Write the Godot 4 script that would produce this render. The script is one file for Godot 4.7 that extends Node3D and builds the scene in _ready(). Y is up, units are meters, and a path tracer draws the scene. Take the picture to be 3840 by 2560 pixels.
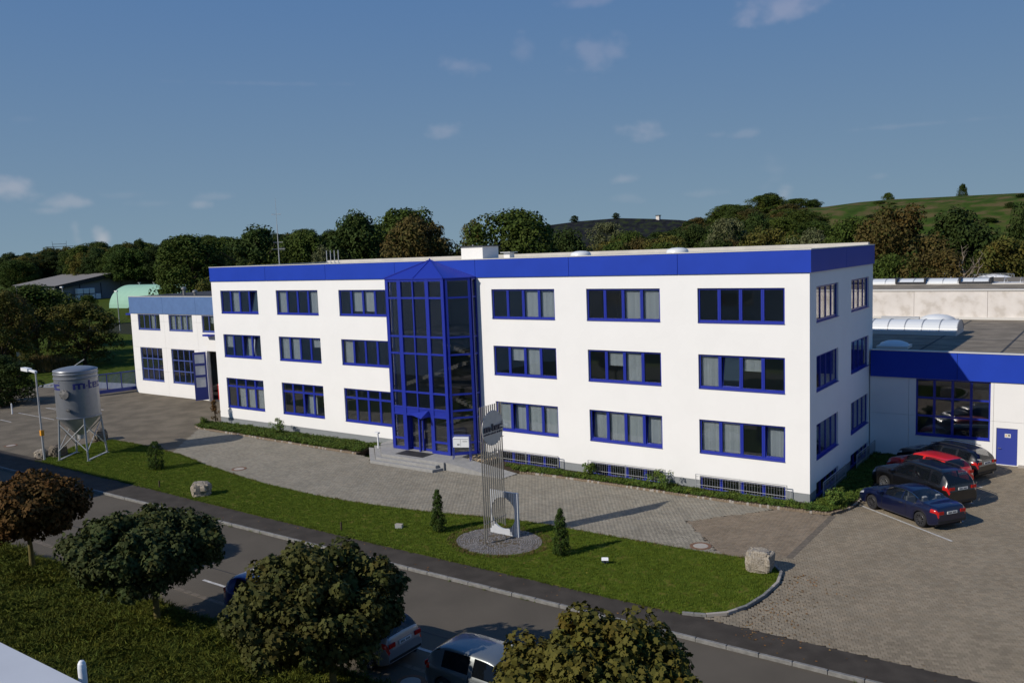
extends Node3D
# An office building with a blue fascia and a glazed entrance tower, seen from the roof across the road.
# Ground level of the forecourt is y = 0, the facade lies in z = 0, x runs along it from its left end.

# ---------------------------------------------------------------- mesh builder
class MB:
	var v := PackedVector3Array()
	var n := PackedVector3Array()
	var c := PackedColorArray()
	var i := PackedInt32Array()
	var col := Color(1, 1, 1)
	var xf := Transform3D()

	func vert(p: Vector3, nn: Vector3) -> int:
		v.append(xf * p)
		n.append((xf.basis * nn).normalized())
		c.append(col)
		return v.size() - 1

	func tri(a: Vector3, b: Vector3, d: Vector3) -> void:   # counter-clockwise seen from outside
		var nn := (b - a).cross(d - a)
		if nn.length_squared() < 1e-14:
			return
		nn = nn.normalized()
		var k := vert(a, nn)
		vert(b, nn)
		vert(d, nn)
		i.append_array(PackedInt32Array([k, k + 2, k + 1]))

	func quad(a: Vector3, b: Vector3, d: Vector3, e: Vector3) -> void:
		var nn := (b - a).cross(e - a)
		if nn.length_squared() < 1e-14:
			nn = (d - b).cross(e - b)
		nn = nn.normalized()
		var k := vert(a, nn)
		vert(b, nn)
		vert(d, nn)
		vert(e, nn)
		i.append_array(PackedInt32Array([k, k + 2, k + 1, k, k + 3, k + 2]))

	func box(a: Vector3, b: Vector3) -> void:
		var lo := a.min(b)
		var hi := a.max(b)
		var p := [Vector3(lo.x, lo.y, lo.z), Vector3(hi.x, lo.y, lo.z), Vector3(hi.x, hi.y, lo.z), Vector3(lo.x, hi.y, lo.z), Vector3(lo.x, lo.y, hi.z), Vector3(hi.x, lo.y, hi.z), Vector3(hi.x, hi.y, hi.z), Vector3(lo.x, hi.y, hi.z)]
		quad(p[4], p[5], p[6], p[7])
		quad(p[1], p[0], p[3], p[2])
		quad(p[5], p[1], p[2], p[6])
		quad(p[0], p[4], p[7], p[3])
		quad(p[7], p[6], p[2], p[3])
		quad(p[0], p[1], p[5], p[4])

	# box with its upper edges chamfered by e
	func soft_box(a: Vector3, b: Vector3, e: float) -> void:
		var lo := a.min(b)
		var hi := a.max(b)
		prism([Vector2(lo.x, lo.z), Vector2(hi.x, lo.z), Vector2(hi.x, hi.z), Vector2(lo.x, hi.z)], lo.y, hi.y, e)

	func bar(p: Vector3, q: Vector3, w: float, h: float) -> void:   # a beam of w (sideways) by h (upwards)
		var d := (q - p).normalized()
		var s := d.cross(Vector3.UP)
		if s.length() < 0.01:
			s = Vector3.RIGHT
		s = s.normalized() * w * 0.5
		var u := s.cross(d).normalized() * h * 0.5
		quad(p - s - u, p + s - u, p + s + u, p - s + u)
		quad(q + s - u, q - s - u, q - s + u, q + s + u)
		quad(p + s - u, q + s - u, q + s + u, p + s + u)
		quad(q - s - u, p - s - u, p - s + u, q - s + u)
		quad(p + u + s, q + u + s, q + u - s, p + u - s)
		quad(p - u - s, q - u - s, q - u + s, p - u + s)

	func tube(p: Vector3, q: Vector3, r0: float, r1: float, seg := 8, caps := true) -> void:
		var d := (q - p).normalized()
		var s := d.cross(Vector3.UP if absf(d.y) < 0.95 else Vector3.RIGHT).normalized()
		var u := s.cross(d).normalized()
		var k := v.size()
		for j in seg:
			var a := TAU * j / seg
			var o := s * cos(a) + u * sin(a)
			vert(p + o * r0, o)
			vert(q + o * r1, o)
		for j in seg:
			var a := k + 2 * j
			var b := k + 2 * ((j + 1) % seg)
			i.append_array(PackedInt32Array([a, b, a + 1, b, b + 1, a + 1]))
		if caps:
			for j in seg:
				var a := TAU * j / seg
				var b := TAU * (j + 1) / seg
				tri(q, q + (s * cos(b) + u * sin(b)) * r1, q + (s * cos(a) + u * sin(a)) * r1)
				tri(p, p + (s * cos(a) + u * sin(a)) * r0, p + (s * cos(b) + u * sin(b)) * r0)

	# profile of (radius, height) turned about the y axis, from the bottom up
	func lathe(prof: Array, seg := 24, smooth := false) -> void:
		for j in prof.size() - 1:
			var a: Vector2 = prof[j]
			var b: Vector2 = prof[j + 1]
			var t := (b - a).normalized()
			var k := v.size()
			for m in seg + 1:
				var an := TAU * m / seg
				var o := Vector3(cos(an), 0, sin(an))
				var nn := (o * t.y - Vector3.UP * t.x).normalized()
				var na := nn
				var nb := nn
				if smooth:
					if j > 0:
						var t0: Vector2 = (a - prof[j - 1]).normalized()
						na = (nn + (o * t0.y - Vector3.UP * t0.x)).normalized()
					if j < prof.size() - 2:
						var t1: Vector2 = (prof[j + 2] - b).normalized()
						nb = (nn + (o * t1.y - Vector3.UP * t1.x)).normalized()
				vert(o * a.x + Vector3.UP * a.y, na)
				vert(o * b.x + Vector3.UP * b.y, nb)
			for m in seg:
				var q := k + 2 * m
				i.append_array(PackedInt32Array([q, q + 2, q + 1, q + 1, q + 2, q + 3]))

	# vertical prism over a plan polygon (x, z), any winding; e chamfers the top edge
	func prism(pl: Array, y0: float, y1: float, e := 0.0, bottom := false) -> void:
		var pts := PackedVector2Array(pl)
		var area := 0.0
		for j in pts.size():
			area += pts[j].x * pts[(j + 1) % pts.size()].y - pts[(j + 1) % pts.size()].x * pts[j].y
		if area > 0:
			pts.reverse()                                  # now counter-clockwise seen from above (z towards the viewer)
		var top := pts
		if e > 0.0:
			var g := Geometry2D.offset_polygon(pts, -e, Geometry2D.JOIN_MITER)
			if g.size() == 1 and g[0].size() == pts.size():
				top = PackedVector2Array()
				for q in pts:
					var best: Vector2 = g[0][0]
					for w in g[0]:
						if w.distance_squared_to(q) < best.distance_squared_to(q):
							best = w
					top.append(best)
			else:
				e = 0.0
		var m := pts.size()
		for j in m:
			var a := pts[j]
			var b := pts[(j + 1) % m]
			quad(Vector3(a.x, y0, a.y), Vector3(b.x, y0, b.y), Vector3(b.x, y1 - e, b.y), Vector3(a.x, y1 - e, a.y))
			if e > 0.0:
				var s := top[j]
				var t := top[(j + 1) % m]
				quad(Vector3(a.x, y1 - e, a.y), Vector3(b.x, y1 - e, b.y), Vector3(t.x, y1, t.y), Vector3(s.x, y1, s.y))
		sheet(top, y1)
		if bottom:
			var fl := pts.duplicate()
			var tr := Geometry2D.triangulate_polygon(fl)
			for j in range(0, tr.size(), 3):
				var a := fl[tr[j]]
				var b := fl[tr[j + 1]]
				var d := fl[tr[j + 2]]
				if (b - a).cross(d - a) > 0:
					tri(Vector3(a.x, y0, a.y), Vector3(b.x, y0, b.y), Vector3(d.x, y0, d.y))
				else:
					tri(Vector3(a.x, y0, a.y), Vector3(d.x, y0, d.y), Vector3(b.x, y0, b.y))

	func sheet(pl, y: float) -> void:
		var pts := PackedVector2Array(pl)
		var tr := Geometry2D.triangulate_polygon(pts)
		for j in range(0, tr.size(), 3):
			var a := pts[tr[j]]
			var b := pts[tr[j + 1]]
			var d := pts[tr[j + 2]]
			if (b - a).cross(d - a) > 0:
				var w := b
				b = d
				d = w
			tri(Vector3(a.x, y, a.y), Vector3(b.x, y, b.y), Vector3(d.x, y, d.y))

	# a wall in the plane z = 0 facing +z, from z = 0 back to -t, with rectangular holes [x0, x1, y0, y1]
	func wall(x0: float, x1: float, y0: float, y1: float, holes: Array, t: float) -> void:
		var xs := [x0, x1]
		var ys := [y0, y1]
		for h in holes:
			for q in [h[0], h[1]]:
				if q > x0 and q < x1 and not xs.has(q):
					xs.append(q)
			for q in [h[2], h[3]]:
				if q > y0 and q < y1 and not ys.has(q):
					ys.append(q)
		xs.sort()
		ys.sort()
		var nx := xs.size() - 1
		var ny := ys.size() - 1
		var solid := {}
		for a in nx:
			for b in ny:
				var mx: float = (xs[a] + xs[a + 1]) * 0.5
				var my: float = (ys[b] + ys[b + 1]) * 0.5
				var ok := true
				for h in holes:
					if mx > h[0] and mx < h[1] and my > h[2] and my < h[3]:
						ok = false
				solid[Vector2i(a, b)] = ok
		for a in nx:
			for b in ny:
				if not solid[Vector2i(a, b)]:
					continue
				var l: float = xs[a]
				var r: float = xs[a + 1]
				var d: float = ys[b]
				var u: float = ys[b + 1]
				quad(Vector3(l, d, 0), Vector3(r, d, 0), Vector3(r, u, 0), Vector3(l, u, 0))
				quad(Vector3(r, d, -t), Vector3(l, d, -t), Vector3(l, u, -t), Vector3(r, u, -t))
				if not solid.get(Vector2i(a - 1, b), false):
					quad(Vector3(l, d, -t), Vector3(l, d, 0), Vector3(l, u, 0), Vector3(l, u, -t))
				if not solid.get(Vector2i(a + 1, b), false):
					quad(Vector3(r, d, 0), Vector3(r, d, -t), Vector3(r, u, -t), Vector3(r, u, 0))
				if not solid.get(Vector2i(a, b - 1), false):
					quad(Vector3(l, d, -t), Vector3(r, d, -t), Vector3(r, d, 0), Vector3(l, d, 0))
				if not solid.get(Vector2i(a, b + 1), false):
					quad(Vector3(l, u, 0), Vector3(r, u, 0), Vector3(r, u, -t), Vector3(l, u, -t))

	func mesh() -> ArrayMesh:
		var a := []
		a.resize(Mesh.ARRAY_MAX)
		a[Mesh.ARRAY_VERTEX] = v
		a[Mesh.ARRAY_NORMAL] = n
		a[Mesh.ARRAY_COLOR] = c
		a[Mesh.ARRAY_INDEX] = i
		var m := ArrayMesh.new()
		m.add_surface_from_arrays(Mesh.PRIMITIVE_TRIANGLES, a)
		return m

# ---------------------------------------------------------------- small helpers
var mats := {}
var used := {}
var rng := RandomNumberGenerator.new()
const CAM := Vector3(55.68, 12.173, 39.337)

func lin(r: float, g: float, b: float) -> Color:
	return Color(r, g, b).linear_to_srgb()

func numbered(called: String) -> String:
	used[called] = used.get(called, 0) + 1
	return called if used[called] == 1 else "%s_%03d" % [called, used[called] - 1]

func tag(o: Node3D, label: String, category: String, group := "", kind := "") -> Node3D:
	if label:
		o.set_meta("label", label)
	if category:
		o.set_meta("category", category)
	if group:
		o.set_meta("group", group)
	if kind:
		o.set_meta("kind", kind)
	return o

func thing(called: String, label: String, category: String, at := Vector3.ZERO, turn := 0.0, group := "") -> Node3D:
	var o := Node3D.new()
	o.name = numbered(called)
	add_child(o)
	o.position = at
	o.rotation.y = turn
	return tag(o, label, category, group)

func put(called: String, what, m: Material, parent: Node = null, at := Vector3.ZERO) -> MeshInstance3D:
	var o := MeshInstance3D.new()
	o.mesh = what.mesh() if what is MB else what
	o.material_override = m
	o.position = at
	if parent == null:
		o.name = numbered(called)
		add_child(o)
	else:
		o.name = called
		parent.add_child(o, true)
	return o

func structure(called: String, what, m: Material) -> MeshInstance3D:
	var o := put(called, what, m)
	o.set_meta("kind", "structure")
	return o

# seamless noise turned into colours (linear) along stops [[t, Color], ...]
func noise_tex(sd: int, freq: float, oct: int, stops: Array, size := 512, spread := 1.0, kind := FastNoiseLite.TYPE_SIMPLEX_SMOOTH) -> ImageTexture:
	var f := FastNoiseLite.new()
	f.seed = sd
	f.noise_type = kind
	f.frequency = freq
	f.fractal_octaves = oct
	var im := f.get_seamless_image(size, size)
	im.convert(Image.FORMAT_L8)
	var src := im.get_data()
	var pal := PackedByteArray()
	for k in 256:
		var t := clampf((k / 255.0 - 0.5) * spread + 0.5, 0.0, 1.0)
		var cc: Color = stops[-1][1]
		for q in stops.size() - 1:
			if t <= stops[q + 1][0]:
				var w := clampf((t - stops[q][0]) / maxf(stops[q + 1][0] - stops[q][0], 1e-5), 0, 1)
				cc = (stops[q][1] as Color).lerp(stops[q + 1][1], w)
				break
		cc = cc.linear_to_srgb()
		pal.append_array(PackedByteArray([int(cc.r * 255), int(cc.g * 255), int(cc.b * 255)]))
	var dst := PackedByteArray()
	dst.resize(size * size * 3)
	for k in size * size:
		var q := src[k] * 3
		dst[k * 3] = pal[q]
		dst[k * 3 + 1] = pal[q + 1]
		dst[k * 3 + 2] = pal[q + 2]
	return ImageTexture.create_from_image(Image.create_from_data(size, size, false, Image.FORMAT_RGB8, dst))

func grey_tex(sd: int, freq: float, oct: int, lo: float, hi: float, spread := 1.0, size := 512) -> ImageTexture:
	return noise_tex(sd, freq, oct, [[0.0, Color(lo, lo, lo)], [1.0, Color(hi, hi, hi)]], size, spread)

func mat(r: float, g: float, b: float, rough := 0.8, metal := 0.0) -> StandardMaterial3D:
	var m := StandardMaterial3D.new()
	m.albedo_color = lin(r, g, b)
	m.roughness = rough
	m.metallic = metal
	return m

# surface with fine grain and coarse patches laid over the colour, both in world space
func grained(r: float, g: float, b: float, rough: float, fine: Texture2D, fine_per_m: float, coarse: Texture2D = null, coarse_per_m := 0.1, relief := 0.0) -> StandardMaterial3D:
	var m := mat(r, g, b, rough)
	m.albedo_texture = fine
	m.metallic_specular = 0.3
	m.uv1_triplanar = true
	m.uv1_world_triplanar = true
	m.uv1_scale = Vector3.ONE * fine_per_m
	if coarse:
		m.detail_enabled = true
		m.detail_blend_mode = BaseMaterial3D.BLEND_MODE_MUL
		m.detail_albedo = coarse
		m.detail_uv_layer = BaseMaterial3D.DETAIL_UV_2
		m.uv2_triplanar = true
		m.uv2_world_triplanar = true
		m.uv2_scale = Vector3.ONE * coarse_per_m
	if relief > 0.0:
		m.heightmap_enabled = true
		m.heightmap_texture = fine
		m.heightmap_scale = relief
	return m

func glass(r: float, g: float, b: float, alpha: float) -> StandardMaterial3D:
	var m := mat(r, g, b, 0.02)
	m.transparency = BaseMaterial3D.TRANSPARENCY_ALPHA
	m.albedo_color.a = alpha
	m.metallic_specular = 0.5
	return m

func leafy(r: float, g: float, b: float, back := 0.35) -> StandardMaterial3D:
	var m := mat(r, g, b, 0.75)
	m.metallic_specular = 0.22
	m.vertex_color_use_as_albedo = true
	m.cull_mode = BaseMaterial3D.CULL_DISABLED
	m.backlight_enabled = true
	m.backlight = Color(back, back, back * 0.6)
	return m

func make_materials() -> void:
	var g_fine := grey_tex(3, 0.09, 3, 0.62, 1.0, 1.6)
	var g_speck := grey_tex(4, 0.35, 2, 0.45, 1.0, 1.7)
	var g_coarse := grey_tex(5, 0.012, 4, 0.86, 1.0, 1.7)
	var g_soft := grey_tex(6, 0.01, 3, 0.93, 1.0, 1.6)
	var g_clean := grey_tex(16, 0.01, 3, 0.975, 1.0, 1.4)
	var g_patch := grey_tex(8, 0.02, 5, 0.72, 1.0, 2.0)
	mats.white = grained(0.83, 0.825, 0.81, 0.85, grey_tex(7, 0.3, 2, 0.97, 1.0, 1.4), 1.1, g_clean, 0.09)
	mats.annex_white = grained(0.8, 0.79, 0.77, 0.85, grey_tex(9, 0.3, 2, 0.96, 1.0, 1.4), 1.1, g_clean, 0.1)
	mats.plinth = grained(0.3, 0.32, 0.33, 0.85, g_fine, 1.4, g_soft, 0.2)
	mats.fascia = grained(0.014, 0.05, 0.4, 0.5, g_soft, 0.13)
	mats.fascia_faded = grained(0.105, 0.185, 0.37, 0.6, g_soft, 0.15, g_soft, 0.4)
	mats.frame = mat(0.014, 0.028, 0.29, 0.35)
	mats.frame_old = mat(0.06, 0.09, 0.3, 0.45)
	mats.door_blue = mat(0.03, 0.05, 0.28, 0.4)
	mats.cap = mat(0.6, 0.58, 0.54, 0.5)
	mats.roof_light = grained(0.66, 0.63, 0.57, 0.9, g_fine, 0.8, g_coarse, 0.1)
	mats.roof_grey = grained(0.31, 0.265, 0.205, 0.95, g_speck, 0.9, g_patch, 0.06)
	mats.roof_dark = grained(0.075, 0.08, 0.09, 0.9, g_speck, 0.9, g_patch, 0.06)
	mats.pane = glass(0.016, 0.024, 0.03, 0.07)
	mats.tower_pane = glass(0.015, 0.02, 0.024, 0.1)
	mats.clear_pane = glass(0.05, 0.06, 0.06, 0.12)
	mats.blind = mat(0.68, 0.8, 0.86, 0.8)
	mats.blind.backlight_enabled = true
	mats.blind.backlight = Color(0.4, 0.4, 0.4)
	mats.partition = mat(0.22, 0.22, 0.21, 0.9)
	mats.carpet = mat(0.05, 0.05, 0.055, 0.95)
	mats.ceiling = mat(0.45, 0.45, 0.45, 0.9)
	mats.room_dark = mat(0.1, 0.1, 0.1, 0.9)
	mats.steel = mat(0.3, 0.285, 0.26, 0.38, 0.5)
	mats.galv = mat(0.4, 0.41, 0.42, 0.5, 0.35)
	mats.silo = grained(0.3, 0.31, 0.325, 0.36, g_soft, 0.3, g_soft, 1.3)
	mats.silo.metallic = 0.55
	mats.logo = mat(0.02, 0.025, 0.16, 0.5)
	mats.logo_dark = mat(0.02, 0.02, 0.05, 0.5)
	mats.alu_plate = grained(0.5, 0.52, 0.55, 0.45, g_soft, 0.5)
	mats.alu_plate.metallic = 0.0
	mats.disc = grained(0.52, 0.5, 0.47, 0.4, g_soft, 0.7)
	mats.disc.metallic = 0.15
	mats.granite = grained(0.42, 0.415, 0.4, 0.75, g_speck, 1.6, g_coarse, 0.35)
	mats.kerb = grained(0.3, 0.295, 0.28, 0.85, g_speck, 1.2, g_patch, 0.3, 1.0)
	mats.edging = grained(0.3, 0.23, 0.16, 0.9, g_fine, 2.0, g_patch, 0.5)
	mats.soil = grained(0.07, 0.05, 0.03, 1.0, g_speck, 1.0, g_patch, 0.3)
	mats.asphalt = grained(0.225, 0.19, 0.14, 0.95, g_speck, 0.9, g_patch, 0.045)
	mats.road = grained(0.14, 0.12, 0.093, 0.93, g_speck, 0.8, g_coarse, 0.06)
	mats.sidewalk = grained(0.08, 0.068, 0.056, 0.95, g_speck, 0.9, g_patch, 0.09)
	mats.joint = grained(0.045, 0.038, 0.03, 1.0, g_speck, 1.0)
	mats.cobble_joint = grained(0.16, 0.13, 0.09, 1.0, g_speck, 0.8, g_patch, 0.5)
	for k in 4:
		var f: float = [0.9, 1.0, 1.08, 0.82][k]
		mats["paver%d" % k] = grained(0.31 * f, 0.258 * f, 0.185 * f, 0.92, g_fine, 1.3, g_coarse, 0.07)
		mats["plaza%d" % k] = grained(0.32 * f, 0.29 * f, 0.23 * f, 0.92, g_fine, 1.3, g_coarse, 0.07)
		mats["cobble%d" % k] = grained(0.2 * f, 0.19 * f, 0.185 * f, 0.85, g_fine, 2.0)
	mats.paver_multi = grained(0.31, 0.258, 0.185, 0.92, g_fine, 1.3, g_coarse, 0.07)
	mats.plaza_multi = grained(0.32, 0.29, 0.23, 0.92, g_fine, 1.3, g_coarse, 0.07)
	mats.brown_multi = grained(0.27, 0.215, 0.155, 0.92, g_fine, 1.3, g_coarse, 0.09)
	mats.cobble_multi = grained(0.2, 0.19, 0.185, 0.85, g_fine, 2.0)
	for q in ["paver_multi", "plaza_multi", "brown_multi", "cobble_multi"]:
		mats[q].vertex_color_use_as_albedo = true
	mats.paint = grained(0.7, 0.68, 0.64, 0.8, g_speck, 0.9, g_patch, 0.4)
	mats.lawn = noise_ground(11, [[0.0, Color(0.06, 0.085, 0.008)], [0.45, Color(0.085, 0.12, 0.012)], [0.75, Color(0.11, 0.15, 0.016)], [1.0, Color(0.17, 0.15, 0.035)]])
	mats.meadow = noise_ground(12, [[0.0, Color(0.048, 0.072, 0.01)], [0.5, Color(0.07, 0.105, 0.014)], [1.0, Color(0.1, 0.115, 0.025)]])
	mats.dry_grass = noise_ground(13, [[0.0, Color(0.06, 0.065, 0.02)], [0.5, Color(0.1, 0.085, 0.035)], [1.0, Color(0.16, 0.12, 0.055)]])
	mats.hill_grass = noise_ground(14, [[0.0, Color(0.035, 0.065, 0.012)], [0.45, Color(0.055, 0.095, 0.016)], [0.7, Color(0.1, 0.09, 0.035)], [1.0, Color(0.14, 0.105, 0.05)]])
	mats.hill_grass.uv1_scale = Vector3.ONE * 0.02
	mats.slag = noise_ground(15, [[0.0, Color(0.012, 0.013, 0.017)], [0.6, Color(0.028, 0.03, 0.038)], [0.75, Color(0.03, 0.045, 0.015)], [1.0, Color(0.045, 0.06, 0.02)]])
	mats.slag.uv1_scale = Vector3.ONE * 0.02
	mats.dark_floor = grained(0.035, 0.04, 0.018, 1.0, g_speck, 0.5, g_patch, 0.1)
	mats.blade = leafy(0.05, 0.1, 0.014, 0.3)
	mats.grass_tuft = leafy(0.11, 0.155, 0.02, 0.3)
	mats.maple_red = leafy(0.092, 0.05, 0.015)
	mats.maple_green = leafy(0.05, 0.062, 0.02)
	mats.maple_olive = leafy(0.064, 0.066, 0.018)
	mats.maple_gold = leafy(0.09, 0.083, 0.017)
	mats.juniper = leafy(0.078, 0.094, 0.016, 0.2)
	mats.thuja = leafy(0.04, 0.068, 0.013, 0.2)
	mats.cover_leaf = leafy(0.085, 0.125, 0.022, 0.3)
	mats.shrub_leaf = leafy(0.1, 0.15, 0.03, 0.3)
	mats.rust_leaf = leafy(0.13, 0.07, 0.025, 0.3)
	mats.tree_A = leafy(0.055, 0.08, 0.014)
	mats.tree_B = leafy(0.042, 0.066, 0.015)
	mats.tree_C = leafy(0.088, 0.067, 0.02)
	mats.tree_D = leafy(0.11, 0.12, 0.055)
	mats.tree_E = leafy(0.095, 0.09, 0.02)
	mats.tree_F = leafy(0.036, 0.055, 0.013)
	mats.reed = leafy(0.16, 0.12, 0.05, 0.3)
	mats.bark = grained(0.085, 0.065, 0.045, 0.95, g_fine, 2.0, g_patch, 0.8)
	mats.bark_lichen = grained(0.2, 0.165, 0.06, 0.95, g_speck, 2.0, g_patch, 1.3)
	mats.dead_wood = mat(0.2, 0.16, 0.12, 0.9)
	mats.stone = grained(0.42, 0.38, 0.32, 0.9, noise_tex(21, 0.03, 5, [[0.0, Color(0.55, 0.5, 0.42)], [0.5, Color(0.85, 0.82, 0.78)], [1.0, Color(1, 1, 1)]], 512, 2.0), 0.9, g_patch, 1.7, 6.0)
	mats.stone_shaded = grained(0.2, 0.17, 0.135, 0.95, g_fine, 1.1, g_patch, 1.3)  # darker copy of the stone, with the boulders' shade put into its colour
	mats.litter = leafy(0.16, 0.085, 0.03, 0.2)
	mats.pebble = grained(0.42, 0.32, 0.2, 0.85, g_coarse, 3.0)
	mats.tyre = mat(0.012, 0.012, 0.013, 0.8)
	mats.rim = mat(0.35, 0.36, 0.38, 0.3, 0.8)
	mats.rim_dark = mat(0.12, 0.12, 0.13, 0.35, 0.7)
	mats.car_under = mat(0.01, 0.01, 0.01, 0.8)
	mats.car_glass = glass(0.008, 0.01, 0.012, 0.5)
	mats.chrome = mat(0.7, 0.7, 0.72, 0.12, 1.0)
	mats.tail = mat(0.45, 0.012, 0.008, 0.15)
	mats.lamp_clear = mat(0.55, 0.57, 0.6, 0.1, 0.3)
	mats.plate_white = mat(0.6, 0.6, 0.58, 0.5)
	mats.plastic_white = mat(0.75, 0.76, 0.77, 0.4)
	mats.plastic_orange = mat(0.75, 0.32, 0.02, 0.5)
	mats.black = mat(0.012, 0.012, 0.013, 0.7)
	mats.dark_metal = mat(0.03, 0.03, 0.035, 0.5, 0.3)
	mats.rust_iron = grained(0.2, 0.11, 0.07, 0.85, g_fine, 2.0)
	mats.gutter = grained(0.19, 0.16, 0.125, 0.92, g_fine, 1.4, g_patch, 0.4)
	mats.concrete = grained(0.42, 0.38, 0.33, 0.9, g_fine, 1.4)
	mats.hall_white = grained(0.7, 0.66, 0.62, 0.9, noise_tex(31, 0.012, 5, [[0.0, Color(0.8, 0.78, 0.75)], [0.4, Color(0.94, 0.93, 0.92)], [1.0, Color(1, 1, 1)]], 512, 1.5), 0.16, g_soft, 0.1)
	mats.dome = mat(0.72, 0.74, 0.74, 0.35)
	mats.dome.backlight_enabled = true
	mats.dome.backlight = Color(0.5, 0.5, 0.5)
	mats.barn_wall = grained(0.27, 0.275, 0.3, 0.8, g_soft, 0.1)
	mats.barn_roof = grained(0.2, 0.19, 0.18, 0.8, g_soft, 0.1)
	mats.barn_trim = mat(0.035, 0.03, 0.028, 0.8)
	mats.hall_green = grained(0.28, 0.47, 0.36, 0.7, g_soft, 0.1)
	mats.red_paint = mat(0.5, 0.012, 0.01, 0.3)

func noise_ground(sd: int, stops: Array) -> StandardMaterial3D:
	var m := mat(1, 1, 1, 0.95)
	m.metallic_specular = 0.12
	m.albedo_texture = noise_tex(sd, 0.02, 5, stops, 512, 1.7)
	m.uv1_triplanar = true
	m.uv1_world_triplanar = true
	m.uv1_scale = Vector3.ONE * 0.12
	m.detail_enabled = true
	m.detail_blend_mode = BaseMaterial3D.BLEND_MODE_MUL
	m.detail_albedo = grey_tex(sd + 40, 0.25, 3, 0.55, 1.0, 1.5)
	m.detail_uv_layer = BaseMaterial3D.DETAIL_UV_2
	m.uv2_triplanar = true
	m.uv2_world_triplanar = true
	m.uv2_scale = Vector3.ONE * 0.7
	return m

func paint(r: float, g: float, b: float, metal := 0.25) -> StandardMaterial3D:
	var m := mat(r, g, b, 0.32, metal)
	m.clearcoat_enabled = true
	m.clearcoat = 1.0
	m.clearcoat_roughness = 0.04
	return m

# ---------------------------------------------------------------- the scene
func _ready() -> void:
	rng.seed = 20240917
	# camera
	var cam := Camera3D.new()
	cam.name = "camera"
	add_child(cam)
	cam.position = CAM
	cam.rotation = Vector3(-0.10533, 0.62432, -0.03736)
	cam.fov = 43.02
	cam.near = 0.1
	cam.far = 4000.0
	cam.current = true
	# sky and exposure
	var env := Environment.new()
	env.background_mode = Environment.BG_SKY
	var sm := ProceduralSkyMaterial.new()
	sm.sky_top_color = Color8(55, 103, 165)
	sm.sky_horizon_color = Color8(128, 153, 169)
	sm.sky_curve = 0.176
	sm.ground_horizon_color = Color8(110, 112, 110)
	sm.ground_bottom_color = Color8(60, 62, 55)
	sm.sun_angle_max = 12.0
	sm.sky_cover = cloud_cover()
	var sky := Sky.new()
	sky.sky_material = sm
	env.sky = sky
	env.tonemap_mode = Environment.TONE_MAPPER_LINEAR
	env.tonemap_exposure = 1.0
	env.sdfgi_enabled = true
	env.ssao_enabled = true
	env.ssil_enabled = true
	var we := WorldEnvironment.new()
	we.name = "world_environment"
	we.environment = env
	add_child(we)
	# the sun: high in the front left, 33 degrees up
	var sun := DirectionalLight3D.new()
	sun.name = "sun"
	add_child(sun)
	sun.look_at_from_position(Vector3(-36.94, 54.61, 75.14), Vector3.ZERO)
	sun.light_energy = 1.34
	sun.light_color = Color(1.0, 0.968, 0.92)
	sun.light_angular_distance = 0.5
	sun.shadow_enabled = true
	make_materials()
	ground()
	paving()
	office()
	entrance()
	workshop()
	annex_and_hall()
	near_buildings()
	across_the_road()
	far_buildings()
	planting()
	street_trees()
	wood()
	forecourt_things()
	cars()

const CLOUDS := [[-120.3, 15.24, 1.73, 0.3, 0.30], [-108.4, 13.88, 2.59, 0.72, 0.60], [-128.4, 11.73, 1.30, 0.58, 0.35], [-124.4, 12.65, 0.58, 0.72, 0.20], [-119.8, 12.17, 1.58, 1.15, 0.35], [-129.4, 7.82, 1.22, 0.43, 0.40], [-117.0, 7.25, 1.44, 0.50, 0.50], [-112.4, 6.75, 0.58, 0.17, 0.15], [-110.4, 6.67, 0.86, 0.26, 0.25], [-118.1, 4.30, 0.79, 0.29, 0.35], [-118.0, 3.05, 1.01, 0.26, 0.15], [-155.1, 4.53, 1.30, 0.58, 0.70], [-152.1, 3.77, 1.30, 0.36, 0.50], [-153.4, 3.29, 0.72, 0.20, 0.30], [-145.1, 3.53, 0.58, 0.23, 0.40], [-144.0, 3.99, 1.30, 0.20, 0.20], [-147.8, 3.65, 1.15, 0.17, 0.12], [-149.4, 4.18, 1.15, 0.17, 0.12], [-150.7, 1.64, 0.49, 0.58, 0.90], [-152.1, 2.19, 0.26, 0.65, 0.30], [-108.2, 2.84, 0.50, 0.58, 0.45], [-108.9, 4.34, 0.86, 0.86, 0.12], [-140.9, 10.77, 4.32, 0.10, 0.12], [-100.8, 6.44, 3.60, 0.10, 0.15], [-113.0, 3.14, 1.15, 0.22, 0.15], [-102.7, 3.64, 0.58, 0.17, 0.15], [-154.3, 8.38, 0.72, 0.22, 0.10]]

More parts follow.
